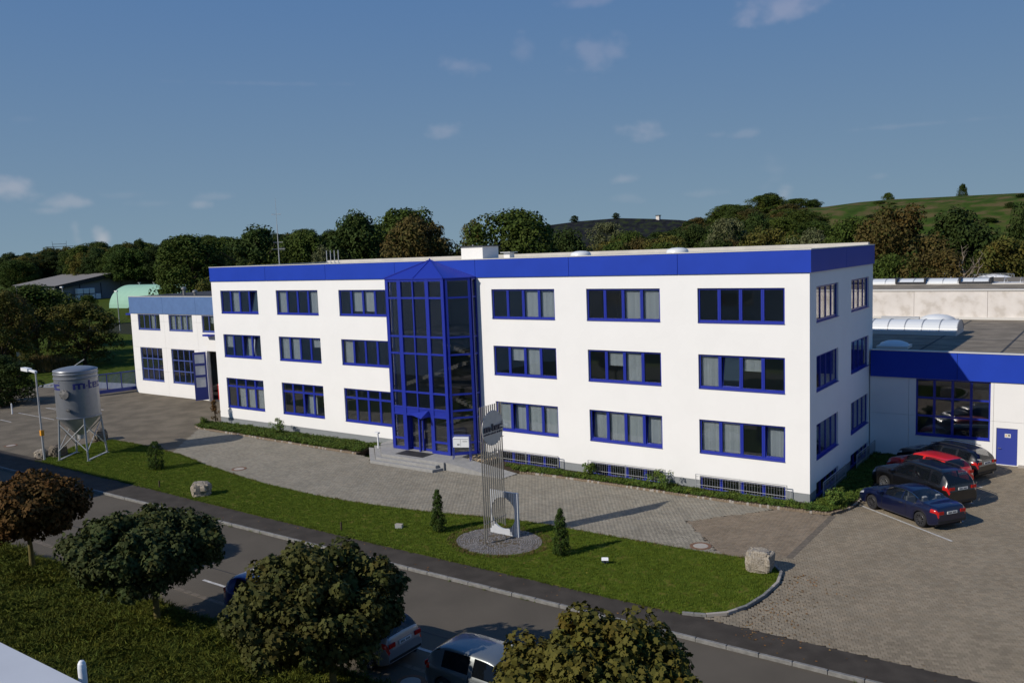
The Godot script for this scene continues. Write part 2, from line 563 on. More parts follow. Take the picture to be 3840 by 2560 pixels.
# small fair-weather clouds all round the horizon, as a transparent panorama
func cloud_cover() -> ImageTexture:
	var w := 4096
	var h := 2048
	var top := 512            # only the rows from 45 degrees up to the horizon are written
	var im := Image.create_empty(w, h, false, Image.FORMAT_RGBA8)
	var f := FastNoiseLite.new()
	f.seed = 5
	f.noise_type = FastNoiseLite.TYPE_SIMPLEX_SMOOTH
	f.frequency = 0.9
	f.fractal_octaves = 5
	var r := RandomNumberGenerator.new()
	r.seed = 77
	var list := CLOUDS.duplicate()
	for k in 70:
		var az := r.randf_range(-85.0, 190.0)
		var el := r.randf_range(2.5, 17.0)
		list.append([az, el, r.randf_range(0.5, 2.2), r.randf_range(0.15, 0.7), r.randf_range(0.1, 0.55)])
	for q in list:
		var cx: float = (q[0] / 360.0 + 0.25) * w
		var cy: float = (0.5 - q[1] / 180.0) * h
		var hw: float = q[2] / 360.0 * w * 1.5
		var hh: float = maxf(q[3] / 180.0 * h, 1.2) * 1.6
		for y in range(int(cy - hh) - 1, int(cy + hh) + 2):
			if y < top or y >= h / 2:
				continue
			for x in range(int(cx - hw) - 1, int(cx + hw) + 2):
				var dx := (x - cx) / hw
				var dy := (y - cy) / hh
				var d := 1.0 - sqrt(dx * dx + dy * dy)
				if d <= 0.0:
					continue
				var nz := f.get_noise_3d(x * 0.045, y * 0.07, q[2] * 9.0) * 0.9
				var a: float = smoothstep(0.1, 1.0, d + nz * 0.8) * q[4] * 0.68
				var xx := posmod(x, w)
				var old := im.get_pixel(xx, y)
				if a > old.a:
					im.set_pixel(xx, y, Color(0.58, 0.49, 0.42, a))
	return ImageTexture.create_from_image(im)

# ---------------------------------------------------------------- ground
func lot_y(z: float) -> float:
	return 0.0155 * maxf(0.0, -z)

const LAWN := [Vector2(-2.1, 7.5), Vector2(0.2, 7.45), Vector2(2.2, 7.5), Vector2(4.7, 7.75), Vector2(6.5, 7.9), Vector2(8.5, 8.3), Vector2(10.4, 8.8), Vector2(13.7, 9.35), Vector2(15.0, 9.6), Vector2(17.8, 9.95), Vector2(21.8, 10.18), Vector2(24.2, 10.1), Vector2(26.5, 9.85), Vector2(28.7, 9.55), Vector2(30.5, 9.15), Vector2(31.9, 8.78), Vector2(33.4, 8.5), Vector2(35.1, 8.35), Vector2(37.0, 8.35), Vector2(39.1, 8.3), Vector2(40.7, 8.28), Vector2(42.8, 8.15), Vector2(43.9, 8.05), Vector2(45.0, 8.3), Vector2(45.45, 8.9), Vector2(45.65, 9.9), Vector2(45.62, 11.3), Vector2(45.42, 12.4), Vector2(45.1, 13.15), Vector2(44.6, 13.6), Vector2(44.0, 13.85), Vector2(43.0, 13.95), Vector2(30.0, 14.0), Vector2(22.0, 13.9), Vector2(14.0, 13.7), Vector2(8.0, 13.5), Vector2(2.0, 13.4), Vector2(0.0, 13.3), Vector2(-0.9, 12.4), Vector2(-2.4, 10.0)]

func rect(x0: float, x1: float, z0: float, z1: float) -> Array:
	return [Vector2(x0, z0), Vector2(x1, z0), Vector2(x1, z1), Vector2(x0, z1)]

func ground() -> void:
	var b := MB.new()
	b.sheet(rect(-2500, 2500, -2500, 700), -0.3)
	structure("meadow", b, mats.meadow)
	b = MB.new()
	b.sheet(rect(-90, 90, 15.2, 22.9), -0.1)
	structure("road", b, mats.road)
	b = MB.new()
	b.prism(rect(-90, 43.8, 13.0, 15.24), -0.28, 0.004)
	b.prism(rect(43.8, 90, 13.92, 15.24), -0.28, 0.004)
	structure("sidewalk", b, mats.sidewalk)
	# the yard in front of the workshop, asphalt
	b = MB.new()
	b.prism([Vector2(-36, -3.2), Vector2(-23.6, -7.2), Vector2(-21.5, -7.2), Vector2(-21.5, -6.0), Vector2(0.2, -6.0), Vector2(0.2, 1.2), Vector2(1.0, 2.4), Vector2(7.0, 9.0), Vector2(3.0, 12.99), Vector2(-40, 12.99), Vector2(-38, 4)], -0.28, -0.004)
	structure("yard", b, mats.asphalt)
	# lawn between sidewalk and forecourt, slightly raised
	b = MB.new()
	b.prism(LAWN, -0.25, 0.035, 0.02)
	structure("lawn", b, mats.lawn)
	# lane marks: the line in front of the parking bays and gutter stones
	b = MB.new()
	for x in [-8, 2, 12, 20.5, 26.7, 37.5, 46.6, 57]:
		b.sheet(rect(x, x + 1.6, 20.13, 20.25), -0.0955)
	structure("parking_bay_line", b, mats.paint)
	# tar joint along the middle of the road
	b = MB.new()
	var last := Vector2(-60, 19.2)
	for k in 40:
		var nx := Vector2(last.x + 4.0, 19.2 + sin(k * 1.7) * 0.025)
		b.bar(Vector3(last.x, -0.098, last.y), Vector3(nx.x, -0.098, nx.y), 0.035, 0.006)
		last = nx
	structure("road_joint", b, mats.black)
	# gutter stones at the back of the bays
	var gut := Node3D.new()
	gut.name = "gutter"
	gut.set_meta("kind", "structure")
	add_child(gut)
	var gm := MB.new()
	gm.soft_box(Vector3(0.006, -0.05, 0), Vector3(0.494, 0.006, 0.2), 0.006)
	var gmesh := gm.mesh()
	for k in 70:
		put("gutter_stone", gmesh, mats.gutter, gut, Vector3(13.0 + k * 0.5, -0.1, 21.15 + rng.randf_range(-0.004, 0.004)))
	# kerb of granite blocks between sidewalk and road
	var kerb := Node3D.new()
	kerb.name = "kerb"
	kerb.set_meta("kind", "structure")
	add_child(kerb)
	var forms := []
	for k in 4:
		var km := MB.new()
		km.soft_box(Vector3(0.008, -0.2, 0), Vector3(0.985, 0.0, 0.12), 0.016)
		forms.append(km.mesh())
	for k in 80:
		var o := put("kerb_stone", forms[k % 4], mats.kerb, kerb, Vector3(-14.0 + k, 0.018 + rng.randf_range(-0.006, 0.006), 15.27 + rng.randf_range(-0.008, 0.008)))
		o.rotation.y = rng.randf_range(-0.006, 0.006)
	# a low kerb round the right end of the lawn
	var rim_pts := [Vector2(43.9, 8.02), Vector2(45.05, 8.26), Vector2(45.52, 8.87), Vector2(45.73, 9.9), Vector2(45.7, 11.3), Vector2(45.5, 12.45), Vector2(45.16, 13.22), Vector2(44.64, 13.69), Vector2(43.9, 13.95)]
	var lk := Node3D.new()
	lk.name = "lawn_kerb"
	lk.set_meta("kind", "structure")
	add_child(lk)
	for k in rim_pts.size() - 1:
		var p: Vector2 = rim_pts[k]
		var q: Vector2 = rim_pts[k + 1]
		var m := int(maxf(1, round(p.distance_to(q) / 0.5)))
		for j in m:
			var a := p.lerp(q, float(j) / m)
			var d := p.lerp(q, float(j + 1) / m)
			var s := (d - a).normalized()
			a += s * 0.006
			d -= s * 0.006
			var o := Vector2(-s.y, s.x) * 0.055
			var e := MB.new()
			e.prism([a + o, d + o, d - o, a - o], -0.05, 0.1 + rng.randf_range(-0.008, 0.008), 0.012)
			put("kerb_stone", e, mats.kerb if (k + j) % 3 else mats.concrete, lk)
	# parking lines on the lot
	b = MB.new()
	for k in 4:
		var z0 := -0.9 - 2.8 * k
		var p := Vector3(45.95, 0.0045 + lot_y(z0), z0)
		var q := Vector3(50.15, 0.0045 + lot_y(z0 + 3.1), z0 + 3.1)
		var s := (q - p).cross(Vector3.UP).normalized() * 0.055
		if k == 3:
			p = p.lerp(q, 0.28)
		b.quad(p - s, q - s, q + s, p + s)
	structure("parking_line", b, mats.paint)
	b = MB.new()
	for seg in [[-21.1, 2.7, -15.9, 0.95], [-15.8, 0.9, -14.9, 0.9], [-14.9, 0.9, -15.0, 1.5], [-20.8, 5.1, -14.4, 5.3], [-18.9, 7.4, -16.8, 7.5], [-21.1, 2.7, -18.8, 2.75]]:
		var p := Vector3(seg[0], 0.001, seg[1])
		var q := Vector3(seg[2], 0.001, seg[3])
		var s := (q - p).cross(Vector3.UP).normalized() * 0.05
		b.quad(p - s, q - s, q + s, p + s)
	structure("yard_line", b, mats.paint)
	# gravel-grey drive beyond the gate and the rough strip at its edge
	b = MB.new()
	b.sheet([Vector2(-36, -3.3), Vector2(-23.7, -7.0), Vector2(-23.3, -10.0), Vector2(-38, -7.5)], -0.02)
	structure("drive", b, mats.plinth)
	b = MB.new()
	b.sheet([Vector2(-140, -88), Vector2(-90, -48), Vector2(-84, -58), Vector2(-100, -110), Vector2(-170, -130)], -0.27)
	structure("dry_field", b, mats.dry_grass)

# ---------------------------------------------------------------- paving stones
func paver_mesh(shrink := 0.0) -> ArrayMesh:
	# double-T interlocking stone, 20 x 16.5 cm, with a chamfered edge
	var g := 0.0055
	var o := [Vector2(-0.1, -0.0825), Vector2(-0.062, -0.0825), Vector2(-0.036, -0.065), Vector2(0.036, -0.065), Vector2(0.062, -0.0825), Vector2(0.1, -0.0825), Vector2(0.1, 0.0825), Vector2(0.062, 0.0825), Vector2(0.036, 0.065), Vector2(-0.036, 0.065), Vector2(-0.062, 0.0825), Vector2(-0.1, 0.0825)]
	var p := []
	for q: Vector2 in o:
		p.append(Vector2(q.x - signf(q.x) * g * (1.0 if absf(q.x) > 0.09 else 0.4), q.y - signf(q.y) * g))
	var b := MB.new()
	var y1 := 0.0
	var e := 0.006
	var tops := []
	for q: Vector2 in p:
		tops.append(Vector2(q.x - signf(q.x) * (e if absf(q.x) > 0.09 else 0.0), q.y - signf(q.y) * e))
	for j in 12:
		var a: Vector2 = p[j]
		var d: Vector2 = p[(j + 1) % 12]
		var s: Vector2 = tops[j]
		var t: Vector2 = tops[(j + 1) % 12]
		b.quad(Vector3(d.x, -0.016, d.y), Vector3(a.x, -0.016, a.y), Vector3(a.x, y1 - 0.004, a.y), Vector3(d.x, y1 - 0.004, d.y))
		b.quad(Vector3(d.x, y1 - 0.004, d.y), Vector3(a.x, y1 - 0.004, a.y), Vector3(s.x, y1, s.y), Vector3(t.x, y1, t.y))
	b.sheet(tops, y1)
	return b.mesh()

# in the picture of this camera? (x to the right, y down, both 0..1), z is the distance
func seen(p: Vector3) -> Vector3:
	var ba := Basis.from_euler(Vector3(-0.10533, 0.62432, -0.03736))
	var q := ba.inverse() * (p - CAM)
	if q.z > -0.1:
		return Vector3(-1, -1, 1e6)
	var f := 0.5 / tan(deg_to_rad(43.02) * 0.5)
	return Vector3(0.5 + f * q.x / -q.z / 1.5, 0.5 - f * q.y / -q.z, -q.z)

func lay_stones(parent: Node3D, region: Array, turn: float, sloped: bool, prefix: String, multi: Material, singles: int, reach := 1e6) -> void:
	var poly := PackedVector2Array(region)
	var lo := poly[0]
	var hi := poly[0]
	for q in poly:
		lo = lo.min(q)
		hi = hi.max(q)
	var mid := (lo + hi) * 0.5
	var half := (hi - lo).length() * 0.5 + 0.3
	var spots := []
	var nz := int(half / 0.1475)
	var nx := int(half / 0.2)
	var co := cos(turn)
	var si := sin(turn)
	for j in range(-nz, nz + 1):
		for k in range(-nx, nx + 1):
			var u := (k + (0.5 if j % 2 else 0.0)) * 0.2
			var w := j * 0.1475
			var p := mid + Vector2(u * co + w * si, -u * si + w * co)
			if p.x < lo.x or p.x > hi.x or p.y < lo.y or p.y > hi.y or not Geometry2D.is_point_in_polygon(p, poly):
				continue
			var y := lot_y(p.y) if sloped else 0.0
			spots.append(Vector3(p.x, y, p.y))
	var form := paver_mesh()
	var order := []
	for k in spots.size():
		var s := seen(spots[k])
		order.append([s.z if s.x > 0.01 and s.x < 0.99 and s.y > 0.0 and s.y < 0.985 else 1e5 + s.z, k])
	order.sort_custom(func(a, d): return a[0] < d[0])
	var ba := Basis(Vector3.UP, turn)
	var rest := []
	for k in order.size():
		var at: Vector3 = spots[order[k][1]]
		var tilt := ba * Basis.from_euler(Vector3(rng.randf_range(-0.012, 0.012), rng.randf_range(-0.01, 0.01), rng.randf_range(-0.012, 0.012)))
		at.y += rng.randf_range(-0.0025, 0.0015)
		if k < singles:
			var o := put("paver", form, mats["%s%d" % [prefix, rng.randi() % 4]], parent)
			o.transform = Transform3D(tilt, at)
		else:
			rest.append(Transform3D(tilt, at))
	multi_of(parent, "pavers", form, multi, rest, 0.84, 1.1, 0.02)

func multi_of(parent: Node, called: String, form: Mesh, m: Material, where: Array, lo := 1.0, hi := 1.0, hue := 0.0) -> MultiMeshInstance3D:
	var mm := MultiMesh.new()
	mm.transform_format = MultiMesh.TRANSFORM_3D
	mm.use_colors = true
	mm.mesh = form
	mm.instance_count = where.size()
	for k in where.size():
		var t: Transform3D = where[k]
		mm.set_instance_transform(k, t)
		var f := rng.randf_range(lo, hi)
		var w := rng.randf_range(-hue, hue)
		mm.set_instance_color(k, Color(f * (1.0 + w), f, f * (1.0 - w)))
	var o := MultiMeshInstance3D.new()
	o.multimesh = mm
	o.material_override = m
	o.set_meta("kind", "stuff")
	if parent == null:
		o.name = numbered(called)
		add_child(o)
	else:
		o.name = called
		parent.add_child(o, true)
	return o

func paving() -> void:
	var front := [Vector2(0.35, 2.2), Vector2(4.6, 2.3), Vector2(11.6, 2.5), Vector2(17.2, 2.6), Vector2(18.4, 2.75), Vector2(19.4, 3.77), Vector2(24.3, 3.77), Vector2(24.55, 3.02), Vector2(28.55, 3.02), Vector2(28.65, 1.75), Vector2(29.5, 1.5), Vector2(32.6, 1.4), Vector2(38.0, 1.45), Vector2(40.8, 1.42), Vector2(42.8, 1.38)]
	var edge := [Vector2(42.9, 8.12), Vector2(40.7, 8.26), Vector2(39.1, 8.28), Vector2(37.0, 8.33), Vector2(35.1, 8.33), Vector2(33.4, 8.48), Vector2(31.9, 8.76), Vector2(30.5, 9.13), Vector2(28.7, 9.53), Vector2(26.5, 9.83), Vector2(24.2, 10.08), Vector2(21.8, 10.16), Vector2(17.8, 9.93), Vector2(15.0, 9.58), Vector2(13.7, 9.33), Vector2(10.4, 8.78), Vector2(8.5, 8.28), Vector2(6.5, 7.88), Vector2(5.6, 7.8)]
	var plaza: Array = front + [Vector2(40.0, 4.9), Vector2(42.1, 7.25)] + edge
	var b := MB.new()
	b.prism(plaza, -0.28, -0.012)
	var o := structure("forecourt_pavement", b, mats.joint)
	lay_stones(o, plaza, 0.0, false, "plaza", mats.plaza_multi, 300)
	var brown := [Vector2(42.8, 1.38), Vector2(45.2, 1.2), Vector2(45.25, 7.2), Vector2(43.95, 7.98), Vector2(42.9, 8.12), Vector2(42.1, 7.25), Vector2(40.0, 4.9)]
	b = MB.new()
	b.prism(brown, -0.28, -0.0125)
	o = structure("brown_pavement", b, mats.joint)
	lay_stones(o, brown, 0.7, false, "paver", mats.brown_multi, 0)
	var lot := [Vector2(45.25, 1.1), Vector2(45.75, -0.2), Vector2(45.85, -2.7), Vector2(45.75, -4.6), Vector2(45.7, -10.85), Vector2(60, -10.85), Vector2(60, 13.9), Vector2(45.95, 13.9), Vector2(44.7, 13.8), Vector2(45.25, 13.25), Vector2(45.58, 12.4), Vector2(45.78, 11.3), Vector2(45.8, 9.9), Vector2(45.58, 8.85), Vector2(45.1, 8.2), Vector2(44.0, 7.98), Vector2(45.27, 7.2)]
	b = MB.new()
	var low := []
	for q: Vector2 in lot:
		low.append(q)
	b.quad(Vector3(44.0, -0.012, 14), Vector3(60, -0.012, 14), Vector3(60, -0.012, 0), Vector3(44.0, -0.012, 0))
	b.quad(Vector3(44.3, -0.012, 0), Vector3(60, -0.012, 0), Vector3(60, -0.012 + lot_y(-10.9), -10.9), Vector3(44.3, -0.012 + lot_y(-10.9), -10.9))
	b.quad(Vector3(44.0, -0.012, 14), Vector3(44.0, -0.3, 14), Vector3(60, -0.3, 14), Vector3(60, -0.012, 14))
	o = structure("parking_lot_pavement", b, mats.joint)
	lay_stones(o, lot, 0.38, true, "paver", mats.paver_multi, 300)
	b = MB.new()
	b.quad(Vector3(60, 0, 14), Vector3(90, 0, 14), Vector3(90, 0, 0), Vector3(60, 0, 0))
	b.quad(Vector3(60, 0, 0), Vector3(90, 0, 0), Vector3(90, lot_y(-10.9), -10.9), Vector3(60, lot_y(-10.9), -10.9))
	structure("side_lot", b, mats.paver1)
	b = MB.new()
	b.soft_box(Vector3(45.12, -0.1, 1.15), Vector3(45.38, 0.004, 7.2), 0.004)
	structure("paving_strip", b, mats.gutter)
	# cobbled disc under the sculpture
	b = MB.new()
	var ring := []
	for k in 40:
		var a := TAU * k / 40
		ring.append(Vector2(34.35 + cos(a) * 1.92, 11.2 + sin(a) * 1.62))
	b.prism(ring, -0.1, 0.045, 0.01)
	o = structure("cobbled_circle", b, mats.cobble_joint)
	var cm := MB.new()
	cm.soft_box(Vector3(-0.045, -0.04, -0.043), Vector3(0.045, 0.016, 0.043), 0.014)
	var cform := cm.mesh()
	var spots := []
	for k in 17:
		var rr := 0.2 + k * 0.104
		var m := int(TAU * rr / 0.105)
		for j in m:
			var a := TAU * j / m + k * 0.37
			if rng.randf() < (0.45 if rr < 0.9 else 0.06):
				continue
			spots.append(Transform3D(Basis(Vector3.UP, -a + PI / 2 + rng.randf_range(-0.12, 0.12)) * Basis.from_scale(Vector3(rng.randf_range(0.85, 1.1), 1, rng.randf_range(0.85, 1.08))), Vector3(34.35 + cos(a) * rr, 0.045 + rng.randf_range(-0.012, 0.008), 11.2 + sin(a) * rr * 0.84)))
	spots.sort_custom(func(p, q): return p.origin.distance_squared_to(CAM) < q.origin.distance_squared_to(CAM))
	for k in 300:
		var c := put("cobble", cform, mats["cobble%d" % (rng.randi() % 4)], o)
		c.transform = spots[k]
	multi_of(o, "cobbles", cform, mats.cobble_multi, spots.slice(300), 0.75, 1.2)

# ---------------------------------------------------------------- buildings
var pane_cache := {}

func pane_mesh(w: float, h: float) -> Mesh:
	# insulating glazing: three sheets, each a thin solid, lower left corner at the origin
	var key := "%.3f %.3f" % [w, h]
	if not pane_cache.has(key):
		var b := MB.new()
		b.box(Vector3(0, 0, -0.005), Vector3(w, h, 0))
		b.box(Vector3(0, 0, -0.022), Vector3(w, h, -0.017))
		b.box(Vector3(0, 0, -0.039), Vector3(w, h, -0.034))
		pane_cache[key] = b.mesh()
	return pane_cache[key]

# A window in an opening of w by h whose lower left outer corner is xf.origin (x along the wall, z outwards).
# rows: heights of transoms; tilt: numbers of tilted panes; blinds: pane number -> covered share from the top
func window(parent: Node, xf: Transform3D, w: float, h: float, nx: int, rows: Array, fm: Material, gm: Material, tilt := [], blinds := {}, mull := 0.16, sill := true) -> MeshInstance3D:
	var b := MB.new()
	var z0 := -0.17
	var z1 := -0.09
	var e := 0.085
	b.box(Vector3(0.002, 0.002, z0), Vector3(e, h - 0.002, z1))
	b.box(Vector3(w - e, 0.002, z0), Vector3(w - 0.002, h - 0.002, z1))
	b.box(Vector3(e, 0.002, z0), Vector3(w - e, e + 0.05, z1 - 0.001))
	b.box(Vector3(e, h - e, z0), Vector3(w - e, h - 0.002, z1 - 0.001))
	var xs := []
	var iw := (w - 2 * e - (nx - 1) * mull) / nx
	for k in nx:
		xs.append(e + k * (iw + mull))
		if k > 0:
			b.box(Vector3(e + k * (iw + mull) - mull, e + 0.05, z0), Vector3(e + k * (iw + mull), h - e, z1 - 0.002))
			# the joint between two sashes
			b.box(Vector3(e + k * (iw + mull) - mull * 0.5 - 0.012, e + 0.05, z1 - 0.002), Vector3(e + k * (iw + mull) - mull * 0.5 + 0.012, h - e, z1 + 0.006))
	var ys := [e + 0.05]
	for r in rows:
		for k in nx:
			b.box(Vector3(xs[k], r - mull * 0.4, z0), Vector3(xs[k] + iw, r + mull * 0.4, z1 - 0.003))
		ys.append(r + mull * 0.4)
	var o := put("window", b, fm, parent)
	o.transform = xf
	if sill:
		var s := MB.new()
		s.box(Vector3(0.004, 0.0025, z1 + 0.001), Vector3(w - 0.004, 0.03, 0.045))
		put("sill", s, fm, o)
	var tops: Array = rows.map(func(r): return r - mull * 0.4) + [h - e]
	var n := 0
	for k in nx:
		for j in ys.size():
			var pw := iw
			var ph: float = tops[j] - ys[j]
			var at := Vector3(xs[k], ys[j], -0.118)
			if tilt.has(n):
				var sb := MB.new()
				var f := 0.05
				sb.box(Vector3(0.004, 0.004, -0.04), Vector3(f, ph, 0.0))
				sb.box(Vector3(pw - f, 0.004, -0.04), Vector3(pw - 0.004, ph, 0.0))
				sb.box(Vector3(f, 0.004, -0.04), Vector3(pw - f, f, 0.0))
				sb.box(Vector3(f, ph - f, -0.04), Vector3(pw - f, ph, 0.0))
				var so := put("sash", sb, fm, o, at + Vector3(0, 0, -0.03))
				so.rotation.x = -0.13
				var po := put("pane", pane_mesh(pw - 2 * f, ph - 2 * f), gm, o)
				po.transform = Transform3D(so.transform.basis, so.transform * Vector3(f, f, -0.005))
			else:
				put("pane", pane_mesh(pw, ph), gm, o, at)
			if blinds.has(n):
				var hb: float = ph * blinds[n]
				var bb := MB.new()
				var m := int(pw / 0.115)
				for q in m:
					bb.xf = Transform3D(Basis(Vector3.UP, 0.25 + 0.12 * sin(q * 2.1 + n)), Vector3((q + 0.5) * pw / m, ph - hb, -0.13 if not tilt.has(n) else -0.3))
					bb.box(Vector3(-0.058, 0, -0.002), Vector3(0.058, hb - 0.02, 0.002))
				put("blind", bb, mats.blind, o, at)
			n += 1
	return o

const BAY := 6.25
const WIN_X := 1.019
const WIN_W := 4.254
const JOINTS := [-0.03, 6.33, 12.45, 18.68, 24.96, 31.27, 37.53, 43.98]

func office() -> void:
	var o := thing("office_building", "white three-storey office building with blue fascia and glazed entrance tower", "building")
	var holes := []
	for k in [0, 1, 2, 4, 5, 6]:
		var x: float = WIN_X + BAY * k
		holes.append([x, x + WIN_W, 8.31, 9.99])
		holes.append([x, x + WIN_W, 5.08, 6.77])
		if k < 3:
			holes.append([x, x + WIN_W, 1.3, 3.53])
		else:
			holes.append([x, x + WIN_W, 1.86, 3.55])
			holes.append([x, x + WIN_W, -0.05, 0.71])
	holes.append([18.5, 24.7, 0.45, 10.4])
	var b := MB.new()
	b.wall(0.0, 43.9, 0.5, 11.6, holes, 0.3)
	put("wall", b, mats.white, o)
	b = MB.new()
	b.xf = Transform3D(Basis(), Vector3(0, 0, -0.012))
	b.wall(0.006, 43.894, -0.3, 0.4985, holes, 0.28)
	put("plinth", b, mats.plinth, o)
	# right side wall
	var side := Basis(Vector3(0, 0, -1), Vector3.UP, Vector3(1, 0, 0))
	var sholes := []
	for z in [1.014, 7.07]:
		for r in [[8.31, 9.99], [5.08, 6.77], [1.86, 3.55], [-0.05, 0.78]]:
			sholes.append([z, z + 3.66, r[0], r[1]])
	b = MB.new()
	b.xf = Transform3D(side, Vector3(43.9, 0, 0))
	b.wall(0.301, 11.3, 0.5, 11.6, sholes, 0.3)
	put("wall", b, mats.white, o)
	b = MB.new()
	b.xf = Transform3D(side, Vector3(43.888, 0, 0))
	b.wall(0.295, 11.3, -0.3, 0.4985, sholes, 0.28)
	put("plinth", b, mats.plinth, o)
	b = MB.new()
	b.box(Vector3(0, -0.3, -11.6), Vector3(43.9, 11.6, -11.302))
	put("wall", b, mats.white, o)
	b = MB.new()
	b.box(Vector3(0, -0.3, -11.3), Vector3(0.3, 11.6, -0.302))
	put("wall", b, mats.white, o)
	# storeys inside
	for y in [1.0, 4.2, 7.4]:
		b = MB.new()
		b.box(Vector3(0.302, y - 0.12, -11.3), Vector3(43.598, y, -0.302))
		put("floor_slab", b, mats.carpet, o)
	b = MB.new()
	b.box(Vector3(0.302, 10.55, -11.3), Vector3(43.598, 10.6, -0.302))
	put("ceiling", b, mats.ceiling, o)
	for y in [[1.0, 4.08], [4.2, 7.28], [7.4, 10.55]]:
		b = MB.new()
		b.box(Vector3(0.31, y[0] + 0.002, -5.1), Vector3(18.2, y[1] - 0.002, -5.0))
		b.box(Vector3(25.0, y[0] + 0.002, -5.1), Vector3(43.59, y[1] - 0.002, -5.0))
		for x in [6.25, 12.5, 18.2, 25.0, 31.25, 37.5]:
			b.box(Vector3(x, y[0] + 0.003, -4.99), Vector3(x + 0.1, y[1] - 0.003, -0.32))
		put("partition", b, mats.partition, o)
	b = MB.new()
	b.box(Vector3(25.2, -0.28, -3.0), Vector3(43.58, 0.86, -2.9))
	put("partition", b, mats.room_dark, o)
	# fascia panels
	for k in 7:
		b = MB.new()
		b.box(Vector3(JOINTS[k] + 0.012, 10.67, 0.003), Vector3(JOINTS[k + 1] - (0.012 if k < 6 else 0.0), 11.69, 0.075))
		put("fascia_panel", b, mats.fascia, o)
	for s in [[0.002, -5.84], [-5.865, -11.62]]:
		b = MB.new()
		b.box(Vector3(43.903, 10.67, s[0]), Vector3(43.979, 11.69, s[1]))
		put("fascia_panel", b, mats.fascia, o)
	# roof and its edges
	b = MB.new()
	b.box(Vector3(0.02, 11.601, -11.58), Vector3(43.88, 11.64, -0.02))
	put("roof", b, mats.roof_light, o)
	b = MB.new()
	b.box(Vector3(-0.04, 11.691, -0.2), Vector3(44.0, 11.735, 0.095))
	b.box(Vector3(43.72, 11.691, -11.64), Vector3(44.0, 11.734, -0.201))
	b.box(Vector3(-0.04, 11.691, -11.64), Vector3(0.2, 11.734, -0.201))
	put("roof_edge", b, mats.cap, o)
	b = MB.new()
	b.box(Vector3(0.21, 11.641, -11.64), Vector3(43.71, 11.86, -11.3))
	put("parapet", b, mats.roof_light, o)
	# windows of the front
	var tilts := {"0 0": [3], "0 1": [2, 3], "0 2": [7], "1 2": [4], "4 2": [1], "5 2": [0, 3], "6 1": [1], "6 2": [3]}
	var blinds := {"0 0": {1: 1.0}, "0 1": {0: 0.6, 2: 1.0}, "0 2": {2: 1.0, 4: 1.0, 6: 1.0}, "1 0": {0: 1.0, 3: 1.0}, "1 1": {0: 1.0, 1: 1.0, 3: 0.4}, "1 2": {4: 1.0}, "2 0": {1: 0.9, 2: 0.9}, "2 1": {0: 1.0}, "4 0": {2: 1.0, 3: 1.0}, "4 1": {1: 0.5, 2: 1.0}, "4 2": {0: 1.0, 1: 1.0, 2: 1.0, 3: 1.0}, "5 0": {2: 1.0, 3: 1.0}, "5 1": {1: 0.5, 2: 1.0}, "5 2": {0: 1.0, 1: 1.0, 2: 1.0, 3: 1.0}, "6 1": {0: 1.0, 2: 0.45}, "6 2": {0: 1.0, 1: 1.0, 3: 1.0}}
	for k in [0, 1, 2, 4, 5, 6]:
		for r in 3:
			var key := "%d %d" % [k, r]
			var y0: float = [8.31, 5.08, 1.3 if k < 3 else 1.86][r]
			var y1: float = [9.99, 6.77, 3.53 if k < 3 else 3.55][r]
			var rows := [y1 - y0 - 0.62] if r == 2 and k < 3 else []
			window(o, Transform3D(Basis(), Vector3(WIN_X + BAY * k, y0, 0)), WIN_W, y1 - y0, 4, rows, mats.frame, mats.pane, tilts.get(key, []), blinds.get(key, {}))
		if k > 3:
			window(o, Transform3D(Basis(), Vector3(WIN_X + BAY * k, -0.05, 0)), WIN_W, 0.76, 4, [], mats.frame, mats.pane, [], {}, 0.16, false)
	for z in [1.014, 7.07]:
		for r in 4:
			var y0: float = [8.31, 5.08, 1.86, -0.05][r]
			var h: float = [1.68, 1.69, 1.69, 0.83][r]
			window(o, Transform3D(side, Vector3(43.9, y0, -z)), 3.66, h, 4, [], mats.frame, mats.pane, [], {0: 1.0, 1: 1.0, 2: 1.0, 3: 1.0} if r == 2 else {}, 0.13, r < 3)
	# things on the roof that belong to it
	b = MB.new()
	b.box(Vector3(20.0, 11.642, -6.6), Vector3(21.75, 12.46, -4.9))
	var ch := put("chimney", b, mats.annex_white, o)
	b = MB.new()
	b.box(Vector3(19.9, 12.461, -6.7), Vector3(21.85, 12.53, -4.8))
	put("chimney_cover", b, mats.roof_dark, ch)
	b = MB.new()
	b.tube(Vector3(20.6, 12.53, -5.4), Vector3(20.6, 12.6, -5.4), 0.06, 0.06)
	put("vent_pipe", b, mats.galv, ch)
	b = MB.new()
	b.box(Vector3(24.0, 11.642, -4.6), Vector3(24.45, 12.0, -4.1))
	var vt := put("roof_vent", b, mats.annex_white, o)
	b = MB.new()
	b.box(Vector3(23.85, 12.001, -4.75), Vector3(24.6, 12.06, -3.95))
	put("vent_cover", b, mats.galv, vt)
	for p in [[29.0, -5.0], [35.2, -5.0]]:
		b = MB.new()
		b.xf = Transform3D(Basis(), Vector3(p[0], 11.641, p[1]))
		b.lathe([Vector2(0.62, 0), Vector2(0.6, 0.16), Vector2(0.52, 0.24), Vector2(0.3, 0.3), Vector2(0.001, 0.32)], 20, true)
		put("roof_dome", b, mats.dome, o)

